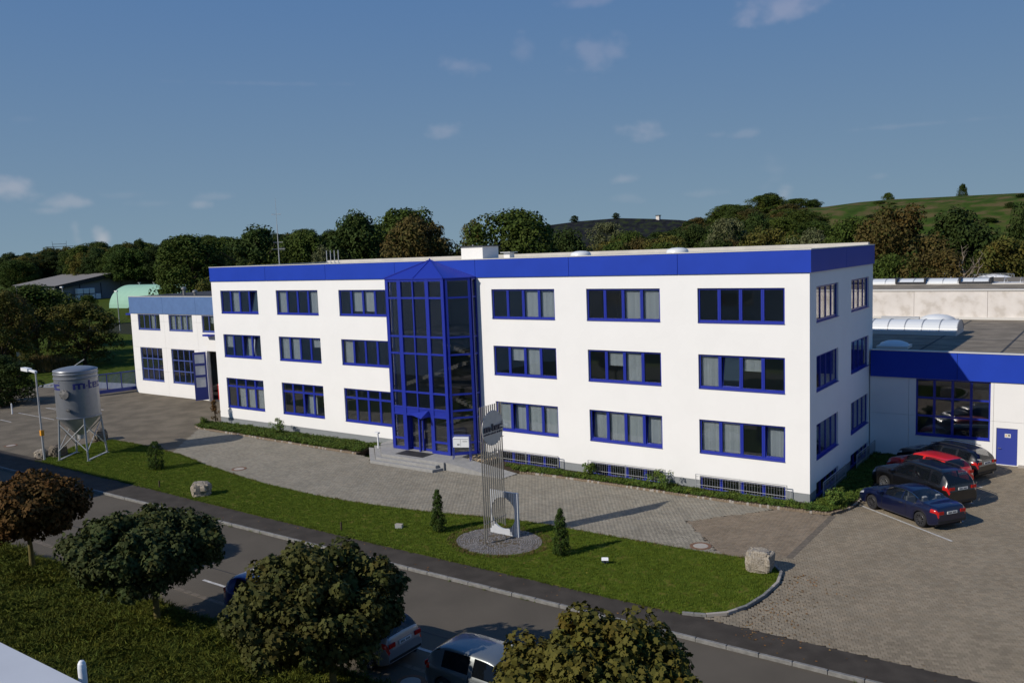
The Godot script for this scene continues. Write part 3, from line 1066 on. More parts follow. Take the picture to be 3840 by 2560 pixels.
# vertical strip of glazing between two plan points, with posts at us (0..1), transoms at ys
func glazed(tower: Node3D, p: Vector2, q: Vector2, us: Array, ys: Array, post_w: Array, tw: float, solid := []) -> void:
	var d := (q - p)
	var ln := d.length()
	d /= ln
	var ba := Basis(Vector3(d.x, 0, d.y), Vector3.UP, Vector3(-d.y, 0, d.x))
	var xf := Transform3D(ba, Vector3(p.x, 0, p.y))
	var b := MB.new()
	b.xf = xf
	for k in us.size():
		var x: float = us[k] * ln
		var hw: float = post_w[k] * 0.5
		b.box(Vector3(x - hw, ys[0] + 0.001 * (k % 2), -0.09), Vector3(x + hw, ys[-1], 0.06))
	var posts := put("post", b, mats.frame, tower)
	for j in ys.size():
		for k in us.size() - 1:
			var a: float = us[k] * ln + post_w[k] * 0.5
			var e: float = us[k + 1] * ln - post_w[k + 1] * 0.5
			if solid.has("skip %d %d" % [k, j]):
				continue
			b = MB.new()
			b.xf = xf
			var t: float = tw * (1.6 if j == 0 or j == ys.size() - 1 else 1.0)
			var y: float = ys[j]
			var lo := y - t * 0.5
			var hi := y + t * 0.5
			if j == 0:
				lo = y
				hi = y + t
			if j == ys.size() - 1:
				lo = y - t
				hi = y
			b.box(Vector3(a, lo, -0.085), Vector3(e, hi, 0.05))
			put("transom", b, mats.frame, tower)
			if j < ys.size() - 1:
				var y2: float = ys[j + 1] - (tw * 0.5 if j + 1 < ys.size() - 1 else tw * 1.6)
				if solid.has("solid %d" % j):
					b = MB.new()
					b.xf = xf
					b.box(Vector3(a, hi, -0.05), Vector3(e, y2, 0.02))
					put("panel", b, mats.frame, tower)
				elif not solid.has("door %d %d" % [k, j]):
					var g := put("pane", pane_mesh(e - a, y2 - hi), mats.tower_pane, tower)
					g.transform = xf * Transform3D(Basis(), Vector3(a, hi, 0.0))

func entrance() -> void:
	var o: Node3D = get_node("office_building")
	var tower := MeshInstance3D.new()
	tower.name = "entrance_tower"
	o.add_child(tower)
	var b := MB.new()
	b.prism([Vector2(18.3, 0.004), Vector2(18.3, 0.5), Vector2(19.4, 1.6), Vector2(23.8, 1.6), Vector2(24.9, 0.5), Vector2(24.9, 0.004)], 0.3, 0.46)
	tower.mesh = b.mesh()
	tower.material_override = mats.granite
	var ys := [0.46, 1.15, 2.64, 3.06, 4.01, 6.31, 7.32, 9.59, 10.72]
	var front := [0.022, 0.236, 0.477, 0.719, 0.978]
	glazed(tower, Vector2(19.35, 1.6), Vector2(23.85, 1.6), front, ys, [0.2, 0.29, 0.09, 0.26, 0.2], 0.11, ["solid 2", "door 1 0", "door 2 0", "door 1 1", "door 2 1", "skip 1 1", "skip 2 1", "skip 1 0", "skip 2 0"])
	glazed(tower, Vector2(18.28, 0.5), Vector2(19.32, 1.56), [0.06, 0.94], ys, [0.12, 0.12], 0.1)
	glazed(tower, Vector2(23.88, 1.56), Vector2(24.92, 0.5), [0.06, 0.94], ys, [0.12, 0.14], 0.1)
	glazed(tower, Vector2(24.92, 0.47), Vector2(24.92, 0.01), [0.09, 0.9], ys, [0.07, 0.07], 0.09)
	glazed(tower, Vector2(18.28, 0.01), Vector2(18.28, 0.47), [0.1, 0.91], ys, [0.07, 0.07], 0.09)
	# door leaves set back behind the front, a dark side reveal
	for k in 2:
		b = MB.new()
		var x0 := 20.58 + 0.02 + k * 0.95
		var x1 := x0 + 0.93
		b.box(Vector3(x0, 0.465, 1.28), Vector3(x0 + 0.08, 2.57, 1.34))
		b.box(Vector3(x1 - 0.08, 0.465, 1.28), Vector3(x1, 2.57, 1.34))
		b.box(Vector3(x0 + 0.08, 0.465, 1.28), Vector3(x1 - 0.08, 0.6, 1.34))
		b.box(Vector3(x0 + 0.08, 2.49, 1.28), Vector3(x1 - 0.08, 2.57, 1.34))
		var d := put("door", b, mats.frame, tower)
		put("pane", pane_mesh(0.77, 1.89), mats.tower_pane, tower, Vector3(x0 + 0.08, 0.6, 1.32))
		b = MB.new()
		b.tube(Vector3(x1 - 0.13 if k == 0 else x0 + 0.13, 1.2, 1.38), Vector3(x1 - 0.13 if k == 0 else x0 + 0.13, 1.7, 1.38), 0.015, 0.015)
		put("door_handle", b, mats.steel, tower)
	b = MB.new()
	b.box(Vector3(20.52, 0.465, 1.24), Vector3(20.598, 2.6, 1.5))
	b.box(Vector3(22.5, 0.465, 1.24), Vector3(22.56, 2.6, 1.5))
	put("door_reveal", b, mats.frame, tower)
	# small peaked canopy above the door
	b = MB.new()
	b.tri(Vector3(20.75, 2.68, 1.67), Vector3(22.3, 2.62, 2.35), Vector3(22.3, 2.98, 1.67))
	b.tri(Vector3(22.3, 2.62, 2.35), Vector3(22.46, 2.64, 1.67), Vector3(22.3, 2.98, 1.67))
	b.tri(Vector3(20.75, 2.67, 1.67), Vector3(22.46, 2.63, 1.67), Vector3(22.3, 2.6, 2.35))
	put("canopy", b, mats.frame, tower)
	# roof: facets rising to a point on the facade
	var eave := [Vector3(18.2, 10.73, 0.08), Vector3(18.2, 10.73, 0.55), Vector3(19.33, 10.73, 1.7), Vector3(21.6, 10.73, 1.7), Vector3(23.87, 10.73, 1.7), Vector3(25.0, 10.73, 0.55), Vector3(25.0, 10.73, 0.08)]
	var apex := Vector3(21.6, 11.76, 0.09)
	for k in 6:
		b = MB.new()
		b.tri(eave[k], eave[k + 1], apex)
		b.tri(eave[k + 1] - Vector3(0, 0.05, 0), eave[k] - Vector3(0, 0.05, 0), apex - Vector3(0, 0.06, 0))
		b.quad(eave[k] - Vector3(0, 0.05, 0), eave[k + 1] - Vector3(0, 0.05, 0), eave[k + 1], eave[k])
		put("roof_facet", b, mats.frame, tower)
		b = MB.new()
		b.bar(eave[k] + Vector3(0, 0.015, 0), apex + Vector3(0, 0.015, 0.005), 0.05, 0.035)
		put("roof_rib", b, mats.frame, tower)
	b = MB.new()
	b.tube(apex + Vector3(0, -0.02, 0.02), apex + Vector3(0, 0.09, 0.02), 0.06, 0.03, 10)
	put("finial", b, mats.frame, tower)
	# stairs and landings seen through the glass
	b = MB.new()
	for y in [4.2, 7.4]:
		b.box(Vector3(18.8, y - 0.25, -2.4), Vector3(24.4, y, -1.0))
	for k in 20:
		for y in [[0.9, 2.6, 19.0, 1], [2.6, 4.2, 24.0, -1], [4.2, 5.8, 19.0, 1], [5.8, 7.4, 24.0, -1]]:
			var t := k / 20.0
			var x: float = y[2] + y[3] * t * 5.0
			var yy: float = lerpf(y[0], y[1], t)
			b.box(Vector3(x - 0.14, yy - 0.2, -1.0 if y[3] > 0 else -2.3), Vector3(x + 0.14, yy, -0.1 if y[3] > 0 else -1.3))
	put("stairs", b, mats.partition, tower)
	b = MB.new()
	b.box(Vector3(18.3, 0.9, -5.2), Vector3(24.9, 10.5, -5.1))
	put("back_wall", b, mats.partition, tower)
	# steps in front
	var st := thing("entrance_steps", "grey granite steps and ramp in front of the entrance tower", "steps")
	b = MB.new()
	b.prism([Vector2(17.6, 0.03), Vector2(17.7, 1.1), Vector2(19.73, 3.13), Vector2(24.55, 3.13), Vector2(24.55, 0.52), Vector2(23.83, 1.62), Vector2(19.37, 1.62), Vector2(18.25, 0.52), Vector2(18.25, 0.03)], -0.25, 0.45, 0.008)
	put("landing", b, mats.granite, st)
	b = MB.new()
	b.prism([Vector2(17.25, 1.2), Vector2(19.58, 3.45), Vector2(24.22, 3.45), Vector2(24.22, 3.135), Vector2(19.72, 3.135), Vector2(17.69, 1.1)], -0.25, 0.3, 0.008)
	put("step", b, mats.granite, st)
	b = MB.new()
	b.prism([Vector2(16.85, 1.28), Vector2(19.42, 3.76), Vector2(24.25, 3.76), Vector2(24.5, 3.14), Vector2(24.225, 3.14), Vector2(24.225, 3.455), Vector2(19.57, 3.455), Vector2(17.2, 1.2)], -0.25, 0.15, 0.008)
	put("step", b, mats.granite, st)
	b = MB.new()
	b.quad(Vector3(24.555, 0.45, 3.0), Vector3(28.5, 0.01, 3.0), Vector3(28.6, 0.01, 1.72), Vector3(24.555, 0.45, 1.55))
	b.quad(Vector3(24.555, -0.2, 3.0), Vector3(28.5, -0.2, 3.0), Vector3(28.5, 0.01, 3.0), Vector3(24.555, 0.45, 3.0))
	b.quad(Vector3(28.6, -0.2, 1.72), Vector3(24.555, -0.2, 1.55), Vector3(24.555, 0.45, 1.55), Vector3(28.6, 0.01, 1.72))
	put("ramp", b, mats.granite, st)
	b = MB.new()
	b.prism([Vector2(20.5, 1.75), Vector2(22.65, 1.75), Vector2(22.65, 2.75), Vector2(20.5, 2.75)], 0.4505, 0.462, 0.004)
	tag(put("door_mat", b, mats.black), "black door mat on the landing before the glass doors", "mat")

func panel_wall(parent: Node3D, xf: Transform3D, xs: Array, ys: Array, holes: Array, m: Material, t := 0.25) -> void:
	for a in xs.size() - 1:
		for c in ys.size() - 1:
			var b := MB.new()
			b.xf = xf
			b.wall(xs[a] + 0.007, xs[a + 1] - 0.007, ys[c] + 0.006, ys[c + 1] - 0.006, holes, t)
			if b.v.size():
				put("wall_panel", b, m, parent)

func workshop() -> void:
	var z := -6.3
	var o := thing("workshop_building", "two-storey white workshop with faded blue fascia left of the office building", "building")
	var wx := [-20.63, -15.65, -10.66, -5.66]
	var holes := []
	for k in 4:
		holes.append([wx[k], wx[k] + 3.58, 6.0, 7.47])
		if k < 2:
			holes.append([wx[k], wx[k] + 3.58, 1.2, 4.34])
	holes.append([-10.22, -6.6, -0.3, 4.34])
	var xf := Transform3D(Basis(), Vector3(0, 0, z))
	panel_wall(o, xf, [-21.8, -16.4, -11.4, -6.4, -0.02], [-0.3, 2.16, 4.36, 6.83, 7.53], holes, mats.annex_white)
	var b := MB.new()
	b.box(Vector3(-21.6, -0.3, z - 0.3), Vector3(-21.35, 7.6, -22))
	b.box(Vector3(-21.6, -0.3, -22.3), Vector3(-0.05, 7.6, -22.01))
	put("wall", b, mats.annex_white, o)
	b = MB.new()
	b.xf = Transform3D(Basis(), Vector3(0, 0, z - 0.262))
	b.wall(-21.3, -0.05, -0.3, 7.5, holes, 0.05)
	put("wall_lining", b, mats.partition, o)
	for s in [[-21.85, -16.39], [-16.37, -11.38], [-11.36, -6.38], [-6.36, -0.02]]:
		b = MB.new()
		b.box(Vector3(s[0], 7.535, z + 0.002), Vector3(s[1], 9.1, z + 0.07))
		put("fascia_panel", b, mats.fascia_faded, o)
	b = MB.new()
	b.box(Vector3(-21.85, 7.535, z - 0.004), Vector3(-21.78, 9.1, -22.3))
	put("fascia_panel", b, mats.fascia_faded, o)
	b = MB.new()
	b.box(Vector3(-21.9, 9.101, z - 0.15), Vector3(-0.02, 9.15, z + 0.1))
	put("roof_edge", b, mats.cap, o)
	b = MB.new()
	b.box(Vector3(-21.77, 8.95, -22.3), Vector3(-0.05, 9.1, z - 0.151))
	put("roof", b, mats.roof_dark, o)
	b = MB.new()
	b.box(Vector3(-21.3, -0.28, -21.9), Vector3(-0.1, -0.02, z - 0.32))
	put("floor_slab", b, mats.carpet, o)
	b = MB.new()
	b.box(Vector3(-21.3, 4.9, -21.9), Vector3(-0.1, 5.1, z - 0.32))
	put("floor_slab", b, mats.partition, o)
	b = MB.new()
	b.box(Vector3(-21.3, -0.01, -12.3), Vector3(-0.1, 4.88, -12.2))
	b.box(Vector3(-21.3, 5.12, -12.3), Vector3(-0.1, 7.5, -12.2))
	put("partition", b, mats.partition, o)
	for k in 3:
		window(o, Transform3D(Basis(), Vector3(wx[k], 6.0, z)), 3.58, 1.47, 4, [], mats.frame_old, mats.pane, [], {2: 1.0} if k == 0 else ({0: 1.0, 1: 1.0, 2: 1.0, 3: 1.0} if k == 1 else {1: 0.5}), 0.1)
		if k < 2:
			window(o, Transform3D(Basis(), Vector3(wx[k], 1.2, z)), 3.58, 3.14, 4, [1.1, 2.1], mats.frame_old, mats.pane, [], {}, 0.1)
	for k in 2:
		b = MB.new()
		b.xf = Transform3D(Basis(), Vector3(-16.4 + k * 1.7, 9.1, -8.6))
		b.lathe([Vector2(0.13, 0), Vector2(0.13, 0.55 - 0.3 * k), Vector2(0.24, 0.56 - 0.3 * k), Vector2(0.22, 0.72 - 0.3 * k), Vector2(0.001, 0.8 - 0.3 * k)], 12)
		put("roof_vent", b, mats.steel, o)
	# lamp box under the third window
	b = MB.new()
	b.box(Vector3(-10.0, 5.7, z + 0.002), Vector3(-8.9, 5.86, z + 0.5))
	put("wall_lamp", b, mats.frame, o)
	b = MB.new()
	b.box(Vector3(-22.9, 7.35, z - 0.4), Vector3(-21.86, 7.5, z - 0.15))
	put("wall_lamp", b, mats.frame, o)
	# the open leaf of the folding door
	var leaf := MB.new()
	var p := Vector3(-10.3, 0, -6.22)
	var q := Vector3(-10.86, 0, -5.25)
	var d := (q - p)
	var ln := d.length()
	d /= ln
	var ba := Basis(d, Vector3.UP, d.cross(Vector3.UP))
	leaf.xf = Transform3D(ba, p)
	leaf.box(Vector3(0, 0.06, -0.03), Vector3(0.16, 4.3, 0.03))
	leaf.box(Vector3(ln - 0.16, 0.06, -0.03), Vector3(ln, 4.3, 0.03))
	for y in [[0.06, 1.2], [2.08, 2.3], [3.1, 3.32], [4.1, 4.3]]:
		leaf.box(Vector3(0.16, y[0], -0.028), Vector3(ln - 0.16, y[1], 0.028))
	var lo := put("door", leaf, mats.door_blue, o)
	for y in [[1.2, 2.08], [2.3, 3.1], [3.32, 4.1]]:
		b = MB.new()
		b.xf = leaf.xf
		b.box(Vector3(0.16, y[0], -0.008), Vector3(ln - 0.16, y[1], 0.008))
		put("pane", b, mats.plastic_white, lo)
	b = MB.new()
	b.xf = leaf.xf
	b.box(Vector3(ln - 0.5, 1.0, 0.031), Vector3(ln - 0.22, 1.14, 0.036))
	put("notice", b, mats.plate_white, lo)
	# what stands in the doorway
	var r := thing("fire_extinguisher", "red fire extinguisher on a stand inside the open workshop door", "extinguisher", Vector3(-9.75, -0.018, -7.0))
	b = MB.new()
	b.lathe([Vector2(0.17, 0), Vector2(0.17, 1.3), Vector2(0.1, 1.45), Vector2(0.04, 1.5), Vector2(0.001, 1.52)], 14)
	put("tank", b, mats.red_paint, r)
	b = MB.new()
	b.tube(Vector3(0, 1.5, 0), Vector3(0.2, 1.6, 0), 0.03, 0.02)
	put("nozzle", b, mats.black, r)
	var mc := thing("machine", "grey workshop machine with a dark hood just inside the open door", "machine", Vector3(-9.5, -0.018, -8.6))
	b = MB.new()
	b.soft_box(Vector3(-0.6, 0, -0.4), Vector3(0.6, 0.9, 0.4), 0.04)
	put("base", b, mats.annex_white, mc)
	b = MB.new()
	b.soft_box(Vector3(-0.5, 0.9, -0.35), Vector3(0.5, 1.9, 0.3), 0.12)
	put("hood", b, mats.black, mc)
	# sliding gate beside the workshop
	var g := thing("sliding_gate", "blue sliding gate of thin bars left of the workshop", "gate", Vector3(-22.35, 0, -6.6), 0.0)
	var e := Vector3(-1.05, 0, 5.2)
	b = MB.new()
	b.bar(Vector3(0, 1.95, 0), e + Vector3(0, 1.95, 0), 0.1, 0.09)
	put("top_rail", b, mats.door_blue, g)
	b = MB.new()
	b.bar(Vector3(0, 0.3, 0), e + Vector3(0, 0.3, 0), 0.12, 0.32)
	put("bottom_rail", b, mats.door_blue, g)
	b = MB.new()
	for k in 48:
		var t := (k + 0.5) / 48.0
		b.bar(e * t + Vector3(0, 0.46, 0), e * t + Vector3(0, 1.9, 0), 0.022, 0.022)
	put("bars", b, mats.frame_old, g)
	for t in [0.0, 0.25, 0.5, 0.75, 1.0]:
		b = MB.new()
		b.bar(e * t + Vector3(0, 0.46, 0), e * t + Vector3(0, 1.905, 0), 0.09, 0.09)
		put("upright", b, mats.door_blue, g)
	b = MB.new()
	b.box(Vector3(-0.12, -0.02, -0.35), Vector3(0.12, 2.25, -0.12))
	put("post", b, mats.door_blue, g)

func annex_and_hall() -> void:
	var z := -10.9
	var o := thing("annex_building", "low white annex with blue fascia and grid window right of the office", "building")
	var holes := [[46.3, 49.88, 1.36, 4.46], [50.17, 51.13, 0.19, 2.1]]
	var xf := Transform3D(Basis(), Vector3(0, 0, z))
	panel_wall(o, xf, [43.95, 45.95, 50.02, 55.0, 60.0, 70.0], [-0.3, 2.43, 4.476], holes, mats.annex_white)
	var b := MB.new()
	b.box(Vector3(43.95, -0.3, z - 0.3), Vector3(46.2, 4.5, z - 0.26))
	b.box(Vector3(49.95, -0.3, z - 0.3), Vector3(70, 4.5, z - 0.26))
	put("wall_lining", b, mats.partition, o)
	for s in [[43.99, 48.3], [48.32, 53.3], [53.32, 58.3], [58.32, 70.0]]:
		b = MB.new()
		b.box(Vector3(s[0], 4.48, z + 0.003), Vector3(s[1], 5.93, z + 0.08))
		put("fascia_panel", b, mats.fascia, o)
	b = MB.new()
	b.box(Vector3(43.985, 5.931, z - 0.2), Vector3(70, 5.98, z + 0.11))
	put("roof_edge", b, mats.cap, o)
	b = MB.new()
	b.box(Vector3(43.99, 5.8, -30.75), Vector3(70, 5.929, z - 0.002))
	b.box(Vector3(30.0, 5.8, -30.75), Vector3(43.989, 5.929, -11.65))
	put("roof", b, mats.roof_grey, o)
	b = MB.new()
	for x in [46.3, 50.18, 54.1]:
		b.box(Vector3(x, 5.9295, -30.0), Vector3(x + 0.12, 5.935, -11.2))
	for zz in [-14.0, -17.5, -24.0, -27.5]:
		b.box(Vector3(44.0, 5.9295, zz), Vector3(60, 5.9335, zz + 0.1))
	put("roof_seam", b, mats.roof_dark, o)
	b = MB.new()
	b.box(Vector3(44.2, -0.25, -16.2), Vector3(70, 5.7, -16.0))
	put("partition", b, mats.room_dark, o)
	b = MB.new()
	b.box(Vector3(44.2, -0.29, -16.0), Vector3(70, 0.1, z - 0.32))
	put("floor_slab", b, mats.carpet, o)
	window(o, Transform3D(Basis(), Vector3(46.3, 1.36, z)), 3.58, 3.1, 4, [1.08, 2.07], mats.frame, mats.pane, [], {}, 0.12)
	# steel door with a warning sign
	b = MB.new()
	b.soft_box(Vector3(50.18, 0.195, z - 0.1), Vector3(51.12, 2.09, z - 0.04), 0.005)
	var dr := put("door", b, mats.door_blue, o)
	b = MB.new()
	b.tube(Vector3(50.28, 1.05, z - 0.04), Vector3(50.28, 1.05, z + 0.04), 0.02, 0.02)
	b.bar(Vector3(50.27, 1.05, z + 0.035), Vector3(50.4, 1.05, z + 0.035), 0.02, 0.02)
	put("door_handle", b, mats.steel, dr)
	b = MB.new()
	b.box(Vector3(50.55, 1.62, z - 0.0395), Vector3(50.82, 1.82, z - 0.034))
	put("sign", b, mats.plate_white, dr)
	b = MB.new()
	b.tri(Vector3(50.575, 1.69, z - 0.032), Vector3(50.665, 1.69, z - 0.032), Vector3(50.62, 1.78, z - 0.032))
	put("warning_triangle", b, mats.plastic_orange, dr)
	b = MB.new()
	b.xf = Transform3D(Basis(Vector3(1, 0, 0), PI / 2), Vector3(50.745, 1.735, z - 0.0335))
	b.lathe([Vector2(0.045, 0), Vector2(0.045, 0.002), Vector2(0.001, 0.002)], 16)
	put("warning_disc", b, mats.logo_dark, dr)
	b = MB.new()
	b.prism(rect(49.55, 50.1, z + 0.01, z + 0.45), 0.1, 0.3, 0.02)
	b.prism(rect(51.2, 52.3, z + 0.01, z + 0.3), 0.1, 0.26, 0.02)
	tag(put("door_kerb", b, mats.concrete), "low concrete kerb at the foot of the blue steel door", "kerb")
	# barrel skylight on the annex roof
	var roof := 5.93
	var sk := thing("barrel_skylight", "long white barrel skylight lying on the grey annex roof", "skylight", Vector3(0, roof, -20.6))
	b = MB.new()
	b.box(Vector3(38, 0, -1.35), Vector3(47.0, 0.24, 1.35))
	put("curb", b, mats.cap, sk)
	var bays := 9
	for k in bays:
		b = MB.new()
		for j in 10:
			var a0 := PI * j / 10.0
			var a1 := PI * (j + 1) / 10.0
			var x0 := 38.0 + k + 0.012
			var x1 := 38.0 + k + 0.988
			b.quad(Vector3(x0, 0.24 + sin(a0) * 0.62, cos(a0) * 1.27), Vector3(x1, 0.24 + sin(a0) * 0.62, cos(a0) * 1.27), Vector3(x1, 0.24 + sin(a1) * 0.62, cos(a1) * 1.27), Vector3(x0, 0.24 + sin(a1) * 0.62, cos(a1) * 1.27))
		put("glazing", b, mats.dome, sk)
	for k in bays + 1:
		b = MB.new()
		for j in 10:
			var a0 := PI * j / 10.0
			var a1 := PI * (j + 1) / 10.0
			b.bar(Vector3(38.0 + k, 0.25 + sin(a0) * 0.63, cos(a0) * 1.28), Vector3(38.0 + k, 0.25 + sin(a1) * 0.63, cos(a1) * 1.28), 0.05, 0.03)
		put("rib", b, mats.galv, sk)
	b = MB.new()
	for j in 10:
		var a0 := PI * j / 10.0
		var a1 := PI * (j + 1) / 10.0
		b.tri(Vector3(47.0, 0.24, 0), Vector3(47.0, 0.24 + sin(a1) * 0.62, cos(a1) * 1.27), Vector3(47.0, 0.24 + sin(a0) * 0.62, cos(a0) * 1.27))
	put("end_plate", b, mats.galv, sk)
	b = MB.new()
	b.box(Vector3(42.2, 0.62, -0.95), Vector3(44.5, 0.95, -0.7))
	put("smoke_vent", b, mats.galv, sk)
	var s2 := thing("dome_skylight", "low white dome skylight behind the barrel skylight on the annex roof", "skylight", Vector3(44.6, roof, -27.3))
	b = MB.new()
	b.box(Vector3(-1.2, 0, -0.9), Vector3(1.2, 0.28, 0.9))
	put("curb", b, mats.cap, s2)
	b = MB.new()
	b.xf = Transform3D(Basis.from_scale(Vector3(1.15, 1, 0.85)), Vector3(0, 0.28, 0))
	b.lathe([Vector2(1.0, 0), Vector2(0.9, 0.16), Vector2(0.6, 0.3), Vector2(0.3, 0.36), Vector2(0.001, 0.38)], 24, true)
	put("dome", b, mats.dome, s2)
	var s3 := thing("dome_skylight", "low dome skylight in the shade at the front edge of the annex roof", "skylight", Vector3(44.9, roof, -12.3))
	b = MB.new()
	b.box(Vector3(-0.8, 0, -0.7), Vector3(0.8, 0.15, 0.7))
	put("curb", b, mats.cap, s3)
	b = MB.new()
	b.xf = Transform3D(Basis.from_scale(Vector3(0.78, 1, 0.66)), Vector3(0, 0.15, 0))
	b.lathe([Vector2(1.0, 0), Vector2(0.9, 0.12), Vector2(0.5, 0.24), Vector2(0.001, 0.28)], 24, true)
	put("dome", b, mats.dome, s3)
	# white hall behind the annex
	var hl := thing("white_hall", "long white rendered hall with roof skylights behind the annex", "building")
	for s in [[22.0, 32.35], [32.37, 37.35], [37.37, 42.38], [42.4, 47.25], [47.27, 52.2], [52.22, 57.2], [57.22, 70.0]]:
		b = MB.new()
		b.box(Vector3(s[0], -0.3, -31.2), Vector3(s[1], 8.0, -30.8))
		put("wall_panel", b, mats.hall_white, hl)
	b = MB.new()
	b.box(Vector3(22.0, -0.3, -50), Vector3(22.4, 8.0, -31.21))
	b.box(Vector3(22.0, -0.3, -50.4), Vector3(70, 8.0, -50.01))
	put("wall", b, mats.hall_white, hl)
	b = MB.new()
	b.box(Vector3(21.9, 8.001, -31.25), Vector3(70, 8.1, -30.72))
	b.box(Vector3(21.9, 5.93, -30.79), Vector3(70, 6.1, -30.6))
	put("gutter", b, mats.cap, hl)
	b = MB.new()
	b.quad(Vector3(21.9, 8.06, -31.25), Vector3(70, 8.06, -31.25), Vector3(70, 8.3, -34.2), Vector3(21.9, 8.3, -34.2))
	b.quad(Vector3(21.9, 8.3, -34.2), Vector3(70, 8.3, -34.2), Vector3(70, 8.06, -50.3), Vector3(21.9, 8.06, -50.3))
	put("roof", b, mats.roof_grey, hl)
	b = MB.new()
	b.box(Vector3(22, 8.2, -36.2), Vector3(70, 8.37, -34.05))
	put("skylight_curb", b, mats.cap, hl)
	for k in 22:
		var x0 := 24.0 + k * 1.04
		if x0 > 52:
			break
		b = MB.new()
		for j in 8:
			var a0 := PI * j / 8.0
			var a1 := PI * (j + 1) / 8.0
			b.quad(Vector3(x0, 8.36 + sin(a0) * 0.36, -35.1 + cos(a0) * 1.0), Vector3(x0 + 1.02, 8.36 + sin(a0) * 0.36, -35.1 + cos(a0) * 1.0), Vector3(x0 + 1.02, 8.36 + sin(a1) * 0.36, -35.1 + cos(a1) * 1.0), Vector3(x0, 8.36 + sin(a1) * 0.36, -35.1 + cos(a1) * 1.0))
		put("glazing", b, mats.dome, hl)
	for k in 30:
		var x0 := 24.0 + k * 1.04
		if k > 26:
			break
		b = MB.new()
		for j in 8:
			var a0 := PI * j / 8.0
			var a1 := PI * (j + 1) / 8.0
			b.bar(Vector3(x0, 8.37 + sin(a0) * 0.37, -35.1 + cos(a0) * 1.01), Vector3(x0, 8.37 + sin(a1) * 0.37, -35.1 + cos(a1) * 1.01), 0.05, 0.03)
		put("rib", b, mats.galv, hl)
	for x in [40.5, 45.0, 49.3, 36.0]:
		b = MB.new()
		b.box(Vector3(x, 8.375, -34.04), Vector3(x + 2.0, 8.5, -33.95))
		b.box(Vector3(x - 0.1, 8.375, -35.3), Vector3(x + 0.02, 8.8, -33.95))
		b.box(Vector3(x + 1.98, 8.375, -35.3), Vector3(x + 2.1, 8.8, -33.95))
		put("smoke_vent", b, mats.dark_metal, hl)
	# white tanks behind the hall
	for t in [[40.6, -58.0, 1.5, 8.25, "white domed storage tank behind the bare tree"], [44.6, -57.0, 1.75, 8.0, "white domed storage tank right of the bare tree"], [47.6, -53.5, 1.4, 7.75, "cream domed tank top at the right behind the white hall"]]:
		var tk := thing("storage_tank", t[4], "tank", Vector3(t[0], -0.3, t[1]), 0.0, "domed tanks behind the hall")
		b = MB.new()
		b.lathe([Vector2(t[2], 0), Vector2(t[2], t[3] - 0.2)], 28)
		put("shell", b, mats.annex_white if t[2] != 1.4 else mats.hall_white, tk)
		b = MB.new()
		b.lathe([Vector2(t[2] + 0.04, t[3] - 0.2), Vector2(t[2] * 0.8, t[3] + 0.12), Vector2(t[2] * 0.4, t[3] + 0.3), Vector2(0.001, t[3] + 0.36)], 28, true)
		put("dome", b, mats.annex_white if t[2] != 1.4 else mats.hall_white, tk)
		if t[2] != 1.4:
			b = MB.new()
			for k in 14:
				var a := TAU * k / 14
				b.tube(Vector3(cos(a) * t[2], t[3] - 0.2, sin(a) * t[2]), Vector3(cos(a) * t[2], t[3] + 0.35, sin(a) * t[2]), 0.02, 0.02, 5)
				var a2 := TAU * (k + 1) / 14
				b.tube(Vector3(cos(a) * t[2], t[3] + 0.34, sin(a) * t[2]), Vector3(cos(a2) * t[2], t[3] + 0.34, sin(a2) * t[2]), 0.02, 0.02, 5)
			put("railing", b, mats.galv, tk)

func near_buildings() -> void:
	# the block whose flat roof shows at the lower left of the picture, on which the camera stands
	var o := thing("roof_edge_building", "pale flat roof corner of the building nearest to the viewer", "building")
	var b := MB.new()
	b.box(Vector3(50.5, -0.3, 38.6), Vector3(75, 10.7, 60))
	put("wall", b, mats.annex_white, o)
	b = MB.new()
	b.soft_box(Vector3(50.0, 10.72, 38.15), Vector3(75.5, 11.0, 60.5), 0.02)
	put("roof", b, mats.alu_plate, o)
	b = MB.new()
	b.xf = Transform3D(Basis(), Vector3(53.2, 10.9, 38.12))
	b.lathe([Vector2(0.001, 0), Vector2(0.012, 0), Vector2(0.012, 0.03), Vector2(0.0105, 0.031), Vector2(0.0105, 0.036), Vector2(0.012, 0.037), Vector2(0.012, 0.045), Vector2(0.0105, 0.046), Vector2(0.0105, 0.05), Vector2(0.012, 0.051), Vector2(0.0122, 0.1), Vector2(0.011, 0.112), Vector2(0.007, 0.12), Vector2(0.001, 0.123)], 16)
	var cp := put("edge_cap", b, mats.plastic_white, o)
	# its wing further left, outside the picture, which throws the straight shadow over the road
	var w := thing("neighbour_wing", "white wing of the near building whose shadow falls on the road", "building")
	b = MB.new()
	b.box(Vector3(-45, -0.3, 28.5), Vector3(3.5, 11.0, 45))
	put("wall", b, mats.annex_white, w)

